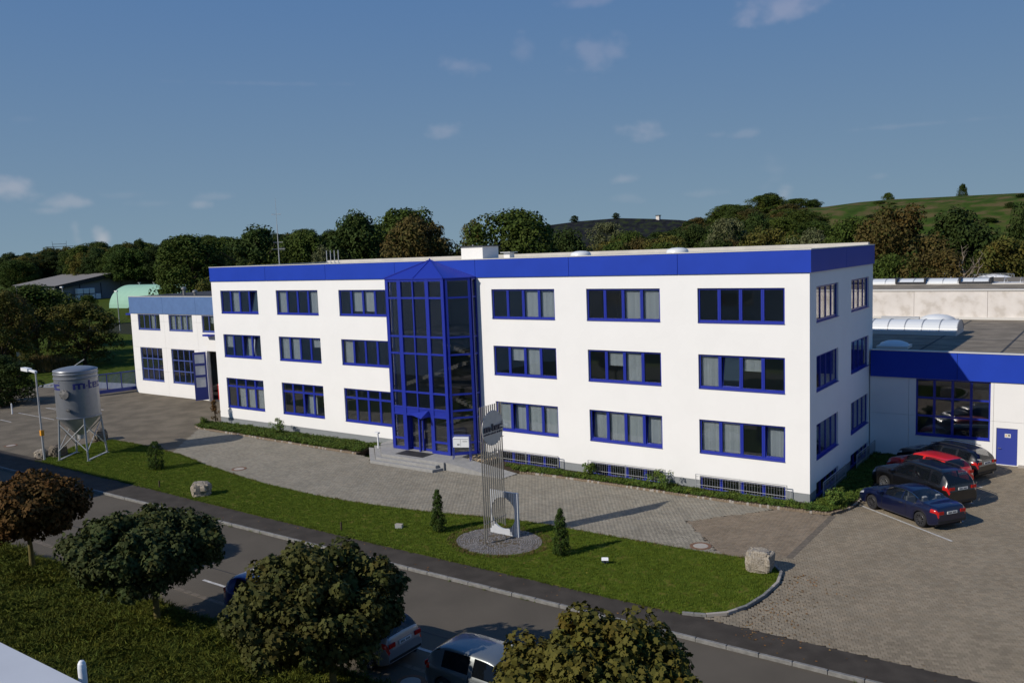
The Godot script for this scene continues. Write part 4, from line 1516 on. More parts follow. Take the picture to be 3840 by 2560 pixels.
func across_the_road() -> void:
	# the long block behind the near roof, which the office windows mirror
	var o := thing("mirrored_building", "grey office block behind the viewer that the windows mirror", "building", Vector3(0, 0, 58))
	var holes := []
	for k in 11:
		for y in [1.4, 4.6, 7.8]:
			holes.append([-44.0 + k * 8.0, -40.0 + k * 8.0, y, y + 1.6])
	var b := MB.new()
	b.xf = Transform3D(Basis(Vector3.UP, PI), Vector3.ZERO)
	b.wall(-46, 46, -0.3, 11.0, holes, 0.4)
	put("wall", b, mats.barn_wall, o)
	b = MB.new()
	b.box(Vector3(-46, -0.3, 6.0), Vector3(46, 11.0, 6.4))
	b.box(Vector3(-46, 10.7, 0.41), Vector3(46, 11.0, 5.99))
	b.box(Vector3(-46.4, -0.3, 0), Vector3(-46.01, 11.0, 6.4))
	b.box(Vector3(46.01, -0.3, 0), Vector3(46.4, 11.0, 6.4))
	put("rear_wall", b, mats.partition, o)
	for h in holes:
		b = MB.new()
		b.box(Vector3(-h[1] + 0.003, h[2] + 0.003, 0.15), Vector3(-h[0] - 0.003, h[3] - 0.003, 0.2))
		put("window", b, mats.pane, o)

func far_buildings() -> void:
	# grey barn with a dark verge
	var o := thing("barn", "grey warehouse with a wide low gable roof beyond the meadow", "building")
	var nl := Vector3(-258, 0, -118.5)
	var nr := Vector3(-261.6, 0, -160.5)
	var back := Vector3(-50, 0, -8.5)
	var up := Vector3.UP
	var rid := (nl + nr) * 0.5
	var b := MB.new()
	b.quad(nl - up * 0.3, nr - up * 0.3, nr + up * 5.4, nl + up * 5.4)
	b.tri(nl + up * 5.4, nr + up * 5.4, rid + up * 8.9)
	b.quad(nl + back - up * 0.3, nl - up * 0.3, nl + up * 5.4, nl + back + up * 5.4)
	b.quad(nr - up * 0.3, nr + back - up * 0.3, nr + back + up * 5.4, nr + up * 5.4)
	b.quad(nr + back - up * 0.3, nl + back - up * 0.3, nl + back + up * 5.4, nr + back + up * 5.4)
	put("wall", b, mats.barn_wall, o)
	b = MB.new()
	var ov := -back.normalized() * 1.5
	var el := (nl - nr).normalized() * 1.5
	for k in 2:
		var e0: Vector3 = (nl + el + up * 5.4) if k == 0 else (nr - el + up * 5.4)
		var rr := rid + up * 9.1
		if k == 0:
			b.quad(e0 + ov, rr + ov, rr + back, e0 + back)
		else:
			b.quad(rr + ov, e0 + ov, e0 + back, rr + back)
	put("roof", b, mats.barn_roof, o)
	b = MB.new()
	for k in 2:
		var e0: Vector3 = (nl + el + up * 5.35) if k == 0 else (nr - el + up * 5.35)
		var rr := rid + up * 9.05
		b.bar(e0 + ov * 1.02 - up * 0.7, rr + ov * 1.02 - up * 0.7, 0.3, 1.4)
	put("verge", b, mats.barn_trim, o)
	for k in 4:
		b = MB.new()
		var p := nl.lerp(nr, 0.2 + k * 0.2) - back.normalized() * 0.06
		b.bar(p, p + up * 5.6, 0.5, 0.1)
		put("wall_rib", b, mats.barn_trim, o)
	# stacked tanks in front of it
	for k in 7:
		var col := k % 4
		var row := k / 4
		var t := thing("liquid_container", ["leftmost", "second", "third", "rightmost"][col] + " pale caged container in the " + ["lower", "upper"][row] + " row before the warehouse", "container", nl.lerp(nr, 0.17 + 0.055 * col) - back.normalized() * 2.5 + up * (-0.3 + row * 2.15), 0.0, "containers by the warehouse")
		b = MB.new()
		b.soft_box(Vector3(-0.95, 0.25, -0.95), Vector3(0.95, 2.1, 0.95), 0.12)
		put("bottle", b, mats.plastic_white, t)
		b = MB.new()
		b.box(Vector3(-1, 0, -1), Vector3(1, 0.24, 1))
		put("pallet", b, mats.dark_metal, t)
	# green arched hall
	o = thing("arched_hall", "pale green round-arched hall left of the workshop roof", "building", Vector3(-156, -0.3, -105.5), 0.05)
	b = MB.new()
	var n := 18
	var r := 7.0
	for j in n:
		var a0 := PI * j / n
		var a1 := PI * (j + 1) / n
		var p0 := Vector3(0, sin(a0) * 6.4, cos(a0) * r)
		var p1 := Vector3(0, sin(a1) * 6.4, cos(a1) * r)
		var l := Vector3(-31, 0, 0)
		b.quad(p0 + l, p0, p1, p1 + l)
	put("shell", b, mats.hall_green, o)
	b = MB.new()
	for j in n:
		var a0 := PI * j / n
		var a1 := PI * (j + 1) / n
		b.tri(Vector3(-0.3, 0, 0), Vector3(-0.3, sin(a1) * 6.4, cos(a1) * r), Vector3(-0.3, sin(a0) * 6.4, cos(a0) * r))
	put("end_wall", b, mats.hall_green, o)
	for k in 4:
		b = MB.new()
		b.tube(Vector3(-5 - k * 7, 6.3, 0), Vector3(-5 - k * 7, 6.9, 0), 0.15, 0.15)
		b.box(Vector3(-5.3 - k * 7, 6.9, -0.3), Vector3(-4.7 - k * 7, 7.02, 0.3))
		put("roof_vent", b, mats.galv, o)
	# power line pylon on the horizon
	o = thing("pylon", "lattice power pylon on the horizon at the left", "pylon", Vector3(-1013, -0.3, -505.5), 0.65)
	b = MB.new()
	var lift := 10.0
	for s in [-1, 1]:
		for d in [-1, 1]:
			b.tube(Vector3(4.0 * s, 0, 3.0 * d), Vector3(3.0 * s, 18 + lift, 0.8 * d), 0.35, 0.25, 5)
			b.tube(Vector3(3.0 * s, 18 + lift, 0.8 * d), Vector3(8.0 * s, 27 + lift, 0.5 * d), 0.25, 0.2, 5)
		b.tube(Vector3(8.0 * s, 27 + lift, 0), Vector3(8.6 * s, 34 + lift, 0), 0.25, 0.15, 5)
		for k in 6:
			b.tube(Vector3(s * lerpf(4, 3, k / 6.0), k * 4.6, 2), Vector3(-s * lerpf(4, 3, (k + 1) / 6.0), (k + 1) * 4.6, 1.5), 0.15, 0.15, 4)
	put("lattice", b, mats.dark_metal, o)
	b = MB.new()
	b.tube(Vector3(-16, 27 + lift, 0), Vector3(16, 27 + lift, 0), 0.35, 0.35, 5)
	b.tube(Vector3(-8.4, 30 + lift, 0), Vector3(8.4, 30 + lift, 0), 0.25, 0.25, 5)
	put("crossarm", b, mats.dark_metal, o)

# ---------------------------------------------------------------- foliage
const DIAMOND := [Vector2(0, -0.5), Vector2(0.3, -0.05), Vector2(0, 0.5), Vector2(-0.3, -0.05)]
const MAPLE := [Vector2(0, -0.5), Vector2(0.36, -0.34), Vector2(0.27, -0.02), Vector2(0.5, 0.16), Vector2(0.2, 0.2), Vector2(0, 0.54), Vector2(-0.2, 0.2), Vector2(-0.5, 0.16), Vector2(-0.27, -0.02), Vector2(-0.36, -0.34)]

# leaves scattered over and in blobs [centre, radius]; every leaf is a small folded polygon
func leaf_cloud(sd: int, blobs: Array, per: float, size: float, shape: Array, droop := 0.3, vary := 0.3, hue := 0.12) -> ArrayMesh:
	var r := RandomNumberGenerator.new()
	r.seed = sd
	var v := PackedVector3Array()
	var n := PackedVector3Array()
	var c := PackedColorArray()
	var ix := PackedInt32Array()
	var m := shape.size()
	for bl in blobs:
		var ce: Vector3 = bl[0]
		var ra: float = bl[1]
		var tone := r.randf_range(1.0 - vary, 1.0 + vary)
		var warm := r.randf_range(-hue, hue)
		if bl.size() > 2:
			warm += bl[2]
		var cnt := int(per * (bl[3] if bl.size() > 3 else 1.0))
		for k in cnt:
			var d := Vector3(r.randfn(), r.randfn() * 0.9 + 0.15, r.randfn()).normalized()
			var p := ce + d * ra * (0.55 + 0.5 * sqrt(r.randf()))
			var nn := (d * 0.9 + Vector3(r.randfn(), r.randfn(), r.randfn()) * 0.5 + Vector3(0, 0.35, 0)).normalized()
			var t := (Vector3(r.randfn(), r.randfn(), r.randfn()) * 0.7 + Vector3(0, -droop * 2.0, 0) + d * 0.4)
			t = (t - nn * t.dot(nn)).normalized()
			var b := nn.cross(t)
			var s := size * r.randf_range(0.65, 1.25)
			var f := tone * r.randf_range(0.75, 1.25)
			var w := warm + r.randf_range(-hue, hue) * 0.6
			var col := Color(f * (1.0 + w), f, f * (1.0 - absf(w) * 0.6))
			var base := v.size()
			for q: Vector2 in shape:
				v.append(p + (t * q.y + b * q.x - nn * (absf(q.x) * 0.35)) * s)
				n.append(nn)
				c.append(col)
			if m == 4:
				ix.append_array(PackedInt32Array([base, base + 1, base + 2, base, base + 2, base + 3]))
			else:
				# a fan round the middle of the leaf
				v.append(p)
				n.append(nn)
				c.append(col)
				for j in m:
					ix.append_array(PackedInt32Array([base + m, base + j, base + (j + 1) % m]))
	var a := []
	a.resize(Mesh.ARRAY_MAX)
	a[Mesh.ARRAY_VERTEX] = v
	a[Mesh.ARRAY_NORMAL] = n
	a[Mesh.ARRAY_COLOR] = c
	a[Mesh.ARRAY_INDEX] = ix
	var me := ArrayMesh.new()
	me.add_surface_from_arrays(Mesh.PRIMITIVE_TRIANGLES, a)
	return me

# a trunk with forking limbs up to the crown
func trunk_mesh(sd: int, h: float, r0: float, reach: float, top: float, limbs := 7) -> ArrayMesh:
	var r := RandomNumberGenerator.new()
	r.seed = sd
	var b := MB.new()
	var p := Vector3(0, -0.1, 0)
	var seg := 5
	for k in seg:
		var q := Vector3(r.randfn() * 0.03 * h * 0.3, h * (k + 1) / seg, r.randfn() * 0.03 * h * 0.3)
		b.tube(p, q, r0 * (1.25 if k == 0 else 1.0 - 0.08 * k), r0 * (1.0 - 0.08 * (k + 1)), 9, k == seg - 1)
		p = q
	for k in limbs:
		var a := TAU * k / limbs + r.randf() * 0.6
		var q := p
		var d := Vector3(cos(a) * r.randf_range(0.3, 1.0), r.randf_range(0.6, 1.3), sin(a) * r.randf_range(0.3, 1.0)).normalized()
		var rr := r0 * 0.5
		for j in 4:
			var step := (top - h) * 0.24
			var e := q + d * step
			b.tube(q, e, rr, rr * 0.7, 6, false)
			if j > 0:
				var s := (d + Vector3(r.randfn(), r.randfn() * 0.5, r.randfn()) * 0.7).normalized()
				b.tube(q, q + s * step * 0.9, rr * 0.6, rr * 0.2, 5, false)
			q = e
			d = (d + Vector3(r.randfn() * 0.25 + cos(a) * reach * 0.05, 0.1, r.randfn() * 0.25 + sin(a) * reach * 0.05)).normalized()
			rr *= 0.68
	return b.mesh()

func blobs_crown(sd: int, rad: float, y0: float, y1: float, count: int, blob: float, shape := 0) -> Array:
	# shape 0 broad dome, 1 tall and irregular, 2 loose
	var r := RandomNumberGenerator.new()
	r.seed = sd
	var out := []
	for k in count:
		var t := pow(r.randf(), 0.8)
		var prof := sqrt(maxf(0.0, 1.0 - pow(absf(t * 1.75 - 0.75) / 1.02, 2.2)))
		if shape == 1:
			prof = sqrt(maxf(0.02, sin(PI * clampf(t * 0.9 + 0.1, 0, 1)))) * (0.8 + 0.2 * sin(t * 17.0 + sd))
		if shape == 2:
			prof *= 0.75 + 0.4 * r.randf()
		var a := r.randf() * TAU
		var lump := 1.0 + 0.22 * sin(a * 3.0 + sd) + 0.14 * sin(a * 5.0 + t * 7.0 + sd * 2.0)
		var rr := rad * prof * lump * pow(r.randf(), 0.42)
		out.append([Vector3(cos(a) * rr, lerpf(y0, y1 - blob, t), sin(a) * rr), blob * r.randf_range(0.6, 1.25)])
	return out

var proto := {}

func tree_proto(kind: String) -> Array:
	if not proto.has(kind):
		var sd: int = 100 + kind.unicode_at(0) * 7 + kind.length() * 31
		var p := []
		match kind.left(1):
			"A":
				p = [leaf_cloud(sd, blobs_crown(sd, 5.2, 3.2, 15.2, 105, 1.35, 0), 135, 0.44, DIAMOND), trunk_mesh(sd, 4.5, 0.32, 4.0, 13.0)]
			"B":
				p = [leaf_cloud(sd, blobs_crown(sd, 4.6, 3.5, 15.2, 95, 1.3, 1), 135, 0.43, DIAMOND), trunk_mesh(sd, 5.0, 0.32, 3.5, 13.5)]
			"C":
				p = [leaf_cloud(sd, blobs_crown(sd, 5.0, 2.5, 15.2, 110, 1.2, 0), 120, 0.41, DIAMOND, 0.3, 0.35, 0.22), trunk_mesh(sd, 4.0, 0.3, 4.0, 13.0)]
			"D":
				p = [leaf_cloud(sd, blobs_crown(sd, 4.4, 2.5, 15.0, 115, 1.0, 2), 90, 0.38, DIAMOND, 0.5, 0.25, 0.08), trunk_mesh(sd, 3.5, 0.26, 4.0, 13.5, 9)]
			"E":
				p = [leaf_cloud(sd, blobs_crown(sd, 4.6, 1.5, 15.0, 110, 1.15, 2), 110, 0.41, DIAMOND, 0.3, 0.35, 0.25), trunk_mesh(sd, 3.0, 0.26, 4.0, 13.0)]
			_:
				p = [leaf_cloud(sd, blobs_crown(sd, 5.0, 1.2, 15.0, 110, 1.3, 0), 130, 0.44, DIAMOND), trunk_mesh(sd, 3.0, 0.3, 4.0, 12.0)]
		proto[kind] = p
	return proto[kind]

func tree(called: String, label: String, kind: String, at: Vector3, height: float, width: float, group := "", variant := 0) -> Node3D:
	var o := thing(called, label, "tree", at, rng.randf() * TAU, group)
	var p := tree_proto(kind + "x".repeat(variant))
	var s := Vector3(width / 9.0, height / 15.2, width / 9.0)
	var tr := put("trunk", p[1], mats.bark, o)
	tr.scale = s
	var cr := put("crown", p[0], mats["tree_" + kind], o)
	cr.scale = s
	return o

const WOOD := [
	[-122.4, -81.2, 18.8, 15.1, "A", "broad green tree in the gap left of the antenna mast"],
	[-89.6, -75.2, 19.5, 13.0, "B", "tall dark green tree directly behind the roof antenna mast"],
	[-65.3, -65.4, 17.1, 9.2, "A", "round green tree just right of the antenna mast"],
	[-48.1, -54.7, 14.2, 5.6, "D", "pale loose tree behind the thin rods on the roof"],
	[-51.5, -65.6, 19.8, 11.5, "B", "tall tree left of the tallest tree behind the office roof"],
	[-55.9, -82.2, 21.4, 13.4, "A", "tallest dark green tree of the wood behind the roof"],
	[-29.8, -56.0, 18.0, 10.6, "C", "reddish brown tree in front of the tallest green tree"],
	[-36.6, -78.9, 18.1, 6.3, "E", "slim pale brown tree left of the big round tree"],
	[-22.3, -70.9, 18.7, 12.7, "A", "big round dark tree right behind the roof chimney box"],
	[-23.4, -88.1, 15.9, 8.0, "F", "low dark tree left of the silvery tree"],
	[-37.4, -126.3, 18.0, 9.0, "D", "silvery green tree in front of the dark heap"],
	[-21.2, -106.7, 15.3, 6.6, "A", "small green tree below the dark heap"],
	[-8.9, -96.1, 14.5, 8.7, "E", "yellowish green tree behind the right roof dome"],
	[-12.3, -116.5, 16.1, 7.4, "F", "green tree at the right end of the dark heap"],
	[0.2, -100.0, 16.9, 7.7, "D", "silver grey willow at the foot of the hill"],
	[-0.3, -115.9, 17.7, 7.2, "B", "dark tree between the grey willow and the twin trees"],
	[10.8, -88.0, 14.9, 8.6, "E", "yellowish green tree behind the right half of the roof"],
	[20.3, -80.6, 13.8, 7.4, "D", "olive grey tree behind the right corner of the roof"],
	[26.3, -77.0, 14.9, 6.6, "A", "green tree on the slope right of the roof corner"],
	[32.7, -70.3, 16.0, 9.4, "C", "orange brown autumn tree on the grassy slope"],
	[38.5, -77.4, 15.9, 9.3, "F", "dark round tree right of the orange brown tree"],
	[46.2, -68.2, 15.6, 5.0, "F", "dark tree cut by the right picture edge"],
	[39.9, -56.2, 11.0, 6.4, "C", "low brownish tree behind the white hall skylights"],
	[45.0, -62.0, 12.0, 7.5, "E", "russet green tree above the white tanks"],
	[35.2, -56.3, 10.5, 5.4, "A", "green tree behind the corner of the office roof"],
]

func hill_y(x: float, z: float) -> float:
	# a grassy ridge behind the wood, rising to the right
	var along := clampf((x + 60.0) / 50.0, 0.0, 1.0)
	var crest := lerpf(8.0, 20.6, along * along * (3.0 - 2.0 * along)) + clampf(x + 10.0, 0, 200) * 0.008
	var t := clampf((-z - 84.0) / 100.0, 0.0, 1.0)
	var s := t * t * (3.0 - 2.0 * t)
	var over := clampf((-z - 186.0) / 60.0, 0.0, 1.0)
	return crest * s * (1.0 - 0.35 * over)

func wood() -> void:
	var nz := FastNoiseLite.new()
	nz.seed = 3
	nz.frequency = 0.03
	# ridge
	var b := MB.new()
	var step := 8.0
	for a in 52:
		for c in 21:
			var q := []
			for e in [[0, 0], [0, 1], [1, 1], [1, 0]]:
				var x: float = -110.0 + (a + e[0]) * step
				var z: float = -84.0 - (c + e[1]) * step
				q.append(Vector3(x, -0.31 + hill_y(x, z) + nz.get_noise_2d(x, z) * 0.9 * clampf((-z - 84) / 30.0, 0, 1), z))
			b.quad(q[0], q[3], q[2], q[1])
	structure("grassy_hill", b, mats.hill_grass)
	# dark spoil heap far off
	b = MB.new()
	var crest := [Vector3(-330, 2, -395), Vector3(-290, 12, -408), Vector3(-268.7, 20.1, -417.1), Vector3(-252.4, 27.0, -428.3), Vector3(-233.5, 29.0, -440.2), Vector3(-211.9, 30.0, -452.6), Vector3(-192.5, 28.6, -462.6), Vector3(-177.9, 27.2, -469.6), Vector3(-158.4, 24.1, -478.1), Vector3(-143.8, 18.0, -483.9), Vector3(-110, 4, -495)]
	var fwd := Vector3(0.43, 0, 0.9)
	for k in crest.size() - 1:
		for j in 8:
			var t0 := j / 8.0
			var t1 := (j + 1) / 8.0
			var q := []
			for e in [[crest[k], t0], [crest[k + 1], t0], [crest[k + 1], t1], [crest[k], t1]]:
				var p: Vector3 = e[0] + fwd * 60.0 * e[1]
				p.y = e[0].y * (1.0 - e[1]) - 0.3 + nz.get_noise_2d(p.x * 2.0, p.z * 2.0) * 1.2 * sin(PI * e[1])
				q.append(p)
			b.quad(q[3], q[2], q[1], q[0])
			var back := []
			for e in [[crest[k], t0], [crest[k + 1], t0], [crest[k + 1], t1], [crest[k], t1]]:
				var p: Vector3 = e[0] - fwd * 50.0 * e[1]
				p.y = e[0].y * (1.0 - e[1]) - 0.3
				back.append(p)
			b.quad(back[0], back[1], back[2], back[3])
	structure("spoil_heap", b, mats.slag)
	for p in [[-213, 29.5, -452, 3.2, "small bush on top of the dark heap, left of the tower"], [-236, 28.3, -439, 3.6, "two-headed bush on the left crest of the dark heap"], [-166, 25.0, -475, 2.6, "small bush at the right end of the dark heap's crest"]]:
		tree("bush", p[4], "F", Vector3(p[0], p[1] - 0.6, p[2]), p[3] * 1.4, p[3] * 1.3, "bushes on the dark heap")
	var hut := thing("lookout_hut", "tiny square hut on the crest of the dark heap", "hut", Vector3(-189.5, 27.9, -464))
	b = MB.new()
	b.box(Vector3(-1.1, -0.5, -1.1), Vector3(1.1, 2.2, 1.1))
	put("wall", b, mats.hall_white, hut)
	b = MB.new()
	b.box(Vector3(-1.4, 2.2, -1.4), Vector3(1.4, 2.6, 1.4))
	put("roof", b, mats.barn_trim, hut)
	for k in WOOD.size():
		var t: Array = WOOD[k]
		var y := hill_y(t[0], t[1]) - 0.5
		tree("tree", t[5], t[4], Vector3(t[0], y, t[1]), t[2] - y, t[3], "trees of the wood behind the buildings", k % 2)
	for t in [[-14.6, -184.9, 22.6, 6.6, "A", "left one of the twin dark trees on the ridge"], [-11.4, -187.7, 22.2, 5.6, "B", "right one of the twin dark trees on the ridge"], [7.0, -186.0, 22.6, 2.4, "A", "lone small round bush on the grassy ridge"], [23.4, -184.0, 23.6, 2.0, "F", "small pointed tree on the grassy ridge near the right"]]:
		var y := hill_y(t[0], t[1]) - 3.0
		tree("ridge_tree", t[5], t[4], Vector3(t[0], y, t[1]), maxf(t[2] - y, 1.6), t[3], "trees on the ridge")
	# trees and bushes one cannot tell apart: behind the office, along the foot of the hill and far left
	var lots := {"A": [], "B": [], "C": [], "D": [], "E": [], "F": []}
	for k in 80:
		var x := rng.randf_range(-82, 10)
		var z := lerpf(-62, -95, clampf((x + 82) / 92.0, 0, 1)) + rng.randf_range(-26, 6)
		var h := rng.randf_range(10.0, 14.5)
		var w := rng.randf_range(7, 11)
		spot(lots, ["A", "B", "E", "F", "A", "C"][rng.randi() % 6], x, z, h, w)
	for k in 330:
		var x := rng.randf_range(-40, 62)
		var z := rng.randf_range(-172, -66)
		if x > 24 and z > -74 and rng.randf() < 0.4:
			continue
		# the upper slope is open grass towards the right
		if -z > lerpf(176, 106, clampf((x + 20.0) / 45.0, 0, 1)):
			continue
		spot(lots, ["A", "B", "E", "F", "D", "C", "A", "E"][rng.randi() % 8], x, z, rng.randf_range(6.0, 10.5) * lerpf(1.0, 0.6, clampf((-z - 100) / 70.0, 0, 1)), rng.randf_range(6, 9.5))
	for k in 50:
		spot(lots, ["C", "E", "A", "F", "A"][rng.randi() % 5], rng.randf_range(22, 58), rng.randf_range(-80, -62), rng.randf_range(7.5, 11.0), rng.randf_range(6, 9))
	for k in 40:
		spot(lots, ["A", "F", "E"][rng.randi() % 3], rng.randf_range(-25, 60), rng.randf_range(-170, -112), rng.randf_range(0.7, 1.8), rng.randf_range(1.2, 3))
	for k in 150:
		var t := rng.randf()
		var x := lerpf(-345, -165, t) + rng.randf_range(-30, 25)
		var z := lerpf(-140, -165, t) + rng.randf_range(-55, 8)
		spot(lots, ["A", "B", "F", "A", "E"][rng.randi() % 5], x, z, rng.randf_range(13, 17.5), rng.randf_range(9, 14))
	for k in 30:
		spot(lots, ["F", "B"][rng.randi() % 2], rng.randf_range(-420, -330), rng.randf_range(-190, -60), rng.randf_range(12, 16), rng.randf_range(10, 14))
	for key in lots:
		var o := multi_of(null, "distant_wood", tree_proto(key)[0], mats["tree_" + key], lots[key], 0.8, 1.2, 0.1)
		tag(o, {"A": "mass of mid green crowns", "B": "mass of dark green crowns", "C": "mass of brownish crowns", "D": "mass of silvery crowns", "E": "mass of yellowish crowns", "F": "mass of blackish green crowns"}[key] + " in the wood behind the buildings", "wood")
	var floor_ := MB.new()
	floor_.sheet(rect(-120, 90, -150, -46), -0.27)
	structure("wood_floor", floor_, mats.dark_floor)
	# trees on the meadow at the left
	tree("meadow_tree", "round dark maple standing on the meadow behind the silo", "E", Vector3(-51.7, -0.3, -17.3), 8.4, 8.2)
	tree("meadow_tree", "orange tinged tree left of the round maple", "C", Vector3(-60.4, -0.3, -12.6), 9.4, 6.6)
	tree("meadow_tree", "tall green tree in front of the warehouse", "A", Vector3(-66.3, -0.3, -18.5), 10.4, 9.0)
	tree("meadow_tree", "bushy green tree hiding the left end of the warehouse", "A", Vector3(-80.0, -0.3, -27.0), 9.4, 8.6, "", 1)
	tree("meadow_tree", "green tree cut by the left picture edge", "E", Vector3(-52.5, -0.3, -8.0), 10.6, 7.2, "", 1)
	tree("meadow_tree", "dark low tree overhanging the yard at the left edge", "F", Vector3(-26.6, -0.3, 3.4), 5.0, 4.6)
	tree("meadow_tree", "small bright green tree beside the arched hall", "A", Vector3(-122, -0.3, -56.0), 6.6, 3.2)
	tree("meadow_tree", "low bush before the arched hall by the workshop", "E", Vector3(-116, -0.3, -64.0), 4.4, 4.2)
	# bare dead tree behind the hall
	var dead := thing("dead_tree", "bare pale dead tree behind the white hall", "tree", Vector3(42.1, -0.3, -55.0))
	var r := RandomNumberGenerator.new()
	r.seed = 9
	b = MB.new()
	b.tube(Vector3.ZERO, Vector3(0.2, 8.6, 0), 0.22, 0.12, 7)
	put("trunk", b, mats.dead_wood, dead)
	b = MB.new()
	var ends := []
	for k in 9:
		var p := Vector3(0.15, 6.0 + k * 0.32, 0)
		var d := Vector3(r.randf_range(-1, 1), r.randf_range(0.7, 1.6), r.randf_range(-0.8, 0.8)).normalized()
		for j in 4:
			var q := p + d * r.randf_range(0.5, 1.0)
			b.tube(p, q, 0.07 - j * 0.014, 0.055 - j * 0.013, 5, false)
			for m in 2:
				var s := (d + Vector3(r.randfn(), r.randfn() * 0.6, r.randfn()) * 0.8).normalized()
				b.tube(q, q + s * r.randf_range(0.4, 0.9), 0.03, 0.01, 4, false)
			p = q
			d = (d + Vector3(r.randfn(), r.randfn() + 0.2, r.randfn()) * 0.3).normalized()
	put("branches", b, mats.dead_wood, dead)
	# reeds and rough stones at the edge of the yard
	var form := blade_tuft(44, 1.6, 0.03, 14, 0.35)
	var where := []
	for k in 500:
		where.append(Transform3D(Basis(Vector3.UP, rng.randf() * TAU) * Basis.from_scale(Vector3.ONE * rng.randf_range(0.6, 1.1)), Vector3(rng.randf_range(-58, -49), -0.3, -12.8 + rng.randf_range(-2.2, 2.0))))
	tag(multi_of(null, "reeds", form, mats.reed, where, 0.7, 1.2, 0.1), "patch of dry reeds at the edge of the meadow", "reeds")
	where = []
	var sb := boulder_mesh(71, Vector3(0.2, 0.14, 0.17), 6)
	for k in 160:
		var t := rng.randf()
		where.append(Transform3D(Basis(Vector3.UP, rng.randf() * TAU) * Basis.from_scale(Vector3.ONE * rng.randf_range(0.4, 1.3)), Vector3(lerpf(-36.5, -35.0, t) + rng.randf_range(-0.4, 0.3), -0.1, lerpf(3.5, -5.5, t))))
	tag(multi_of(null, "rubble_strip", sb, mats.stone, where, 0.8, 1.1), "strip of small pale stones between yard and meadow", "stones")

func spot(lots: Dictionary, kind: String, x: float, z: float, h: float, w: float) -> void:
	var y := hill_y(x, z) - 0.6
	lots[kind].append(Transform3D(Basis(Vector3.UP, rng.randf() * TAU) * Basis.from_scale(Vector3(w / 10.0, h / 15.2, w / 10.0)), Vector3(x, y - h * 0.08, z)))

func blade_tuft(sd: int, h: float, w: float, count: int, spread: float) -> ArrayMesh:
	var r := RandomNumberGenerator.new()
	r.seed = sd
	var b := MB.new()
	for k in count:
		var a := r.randf() * TAU
		var p := Vector3(r.randfn() * spread * 0.4, 0, r.randfn() * spread * 0.4)
		var o := Vector3(cos(a), 0, sin(a))
		var s := o.cross(Vector3.UP) * w
		var hh := h * r.randf_range(0.6, 1.2)
		var f := r.randf_range(0.75, 1.25)
		b.col = Color(f, f, f * 0.9)
		var m := p + Vector3(0, hh * 0.6, 0) + o * hh * 0.15
		b.quad(p - s, p + s, m + s * 0.7, m - s * 0.7)
		b.tri(m - s * 0.7, m + s * 0.7, p + Vector3(0, hh, 0) + o * hh * 0.45)
	return b.mesh()

func boulder_mesh(sd: int, half: Vector3, seg := 14, blocky := 0.55) -> ArrayMesh:
	var nz := FastNoiseLite.new()
	nz.seed = sd
	nz.frequency = 0.9
	var b := MB.new()
	var pts := []
	var m := seg * 2
	for j in seg + 1:
		var row := []
		var th := PI * j / seg - PI / 2
		for k in m:
			var ph := TAU * k / m
			var d := Vector3(cos(th) * cos(ph), sin(th), cos(th) * sin(ph))
			var q := Vector3(signf(d.x) * pow(absf(d.x), blocky), signf(d.y) * pow(absf(d.y), blocky), signf(d.z) * pow(absf(d.z), blocky))
			q = q.normalized() * lerpf(1.0, q.length(), 0.8)
			var f := 1.0 + nz.get_noise_3dv(d * 1.3) * 0.28 + nz.get_noise_3dv(d * 4.0) * 0.1
			row.append(q * half * f * 0.85)
		pts.append(row)
	for j in seg:
		for k in m:
			b.quad(pts[j][k], pts[j + 1][k], pts[j + 1][(k + 1) % m], pts[j][(k + 1) % m])
	return b.mesh()

func street_trees() -> void:
	# round-headed maples along the near side of the road: [trunk x, z, crown x, y, rx, ry, material, label]
	for t in [
		[20.65, 23.7, 21.15, 3.0, 2.15, 1.3, "maple_red", "reddish brown globe maple at the left edge of the road", 11],
		[29.72, 24.0, 29.25, 2.75, 2.65, 1.3, "maple_green", "dark green globe maple second from the left along the road", 12],
		[38.5, 24.3, 38.02, 2.82, 2.62, 1.62, "maple_olive", "large olive globe maple in the middle of the near row", 13],
		[47.3, 24.4, 46.85, 2.85, 2.45, 1.55, "maple_gold", "golden green globe maple cut by the lower picture edge", 14]]:
		var o := thing("globe_maple", t[7], "tree", Vector3(t[0], -0.12, t[1]), 0.0, "globe maples along the road")
		var blobs := []
		var r := RandomNumberGenerator.new()
		r.seed = t[8]
		for k in 280:
			var d := Vector3(r.randfn(), r.randfn(), r.randfn()).normalized()
			var lump: float = 1.0 + 0.05 * sin(d.x * 5.0 + t[8]) + 0.05 * sin(d.z * 7.0 + t[8] * 2.0) + 0.05 * sin(d.y * 8.0)
			var q: Vector3 = d * Vector3(t[4] - 0.35, t[5] - 0.25, t[4] - 0.35) * pow(r.randf(), 0.24) * lump
			# flat underside
			q.y = maxf(q.y, -t[5] * 0.75 + r.randf() * 0.3)
			blobs.append([q + Vector3(t[2] - t[0], t[3] + 0.12, 0), r.randf_range(0.24, 0.44), 0.25 if r.randf() < 0.14 else 0.0])
		put("crown", leaf_cloud(t[8], blobs, 105, 0.15, MAPLE, 0.7, 0.25, 0.14), mats[t[6]], o)
		put("trunk", trunk_mesh(t[8] + 3, 1.75, 0.13, 2.0, 3.4, 9), mats.bark_lichen, o)

# ---------------------------------------------------------------- lawn, beds, ground cover
func in_poly(p: Vector2, poly: PackedVector2Array) -> bool:
	return Geometry2D.is_point_in_polygon(p, poly)

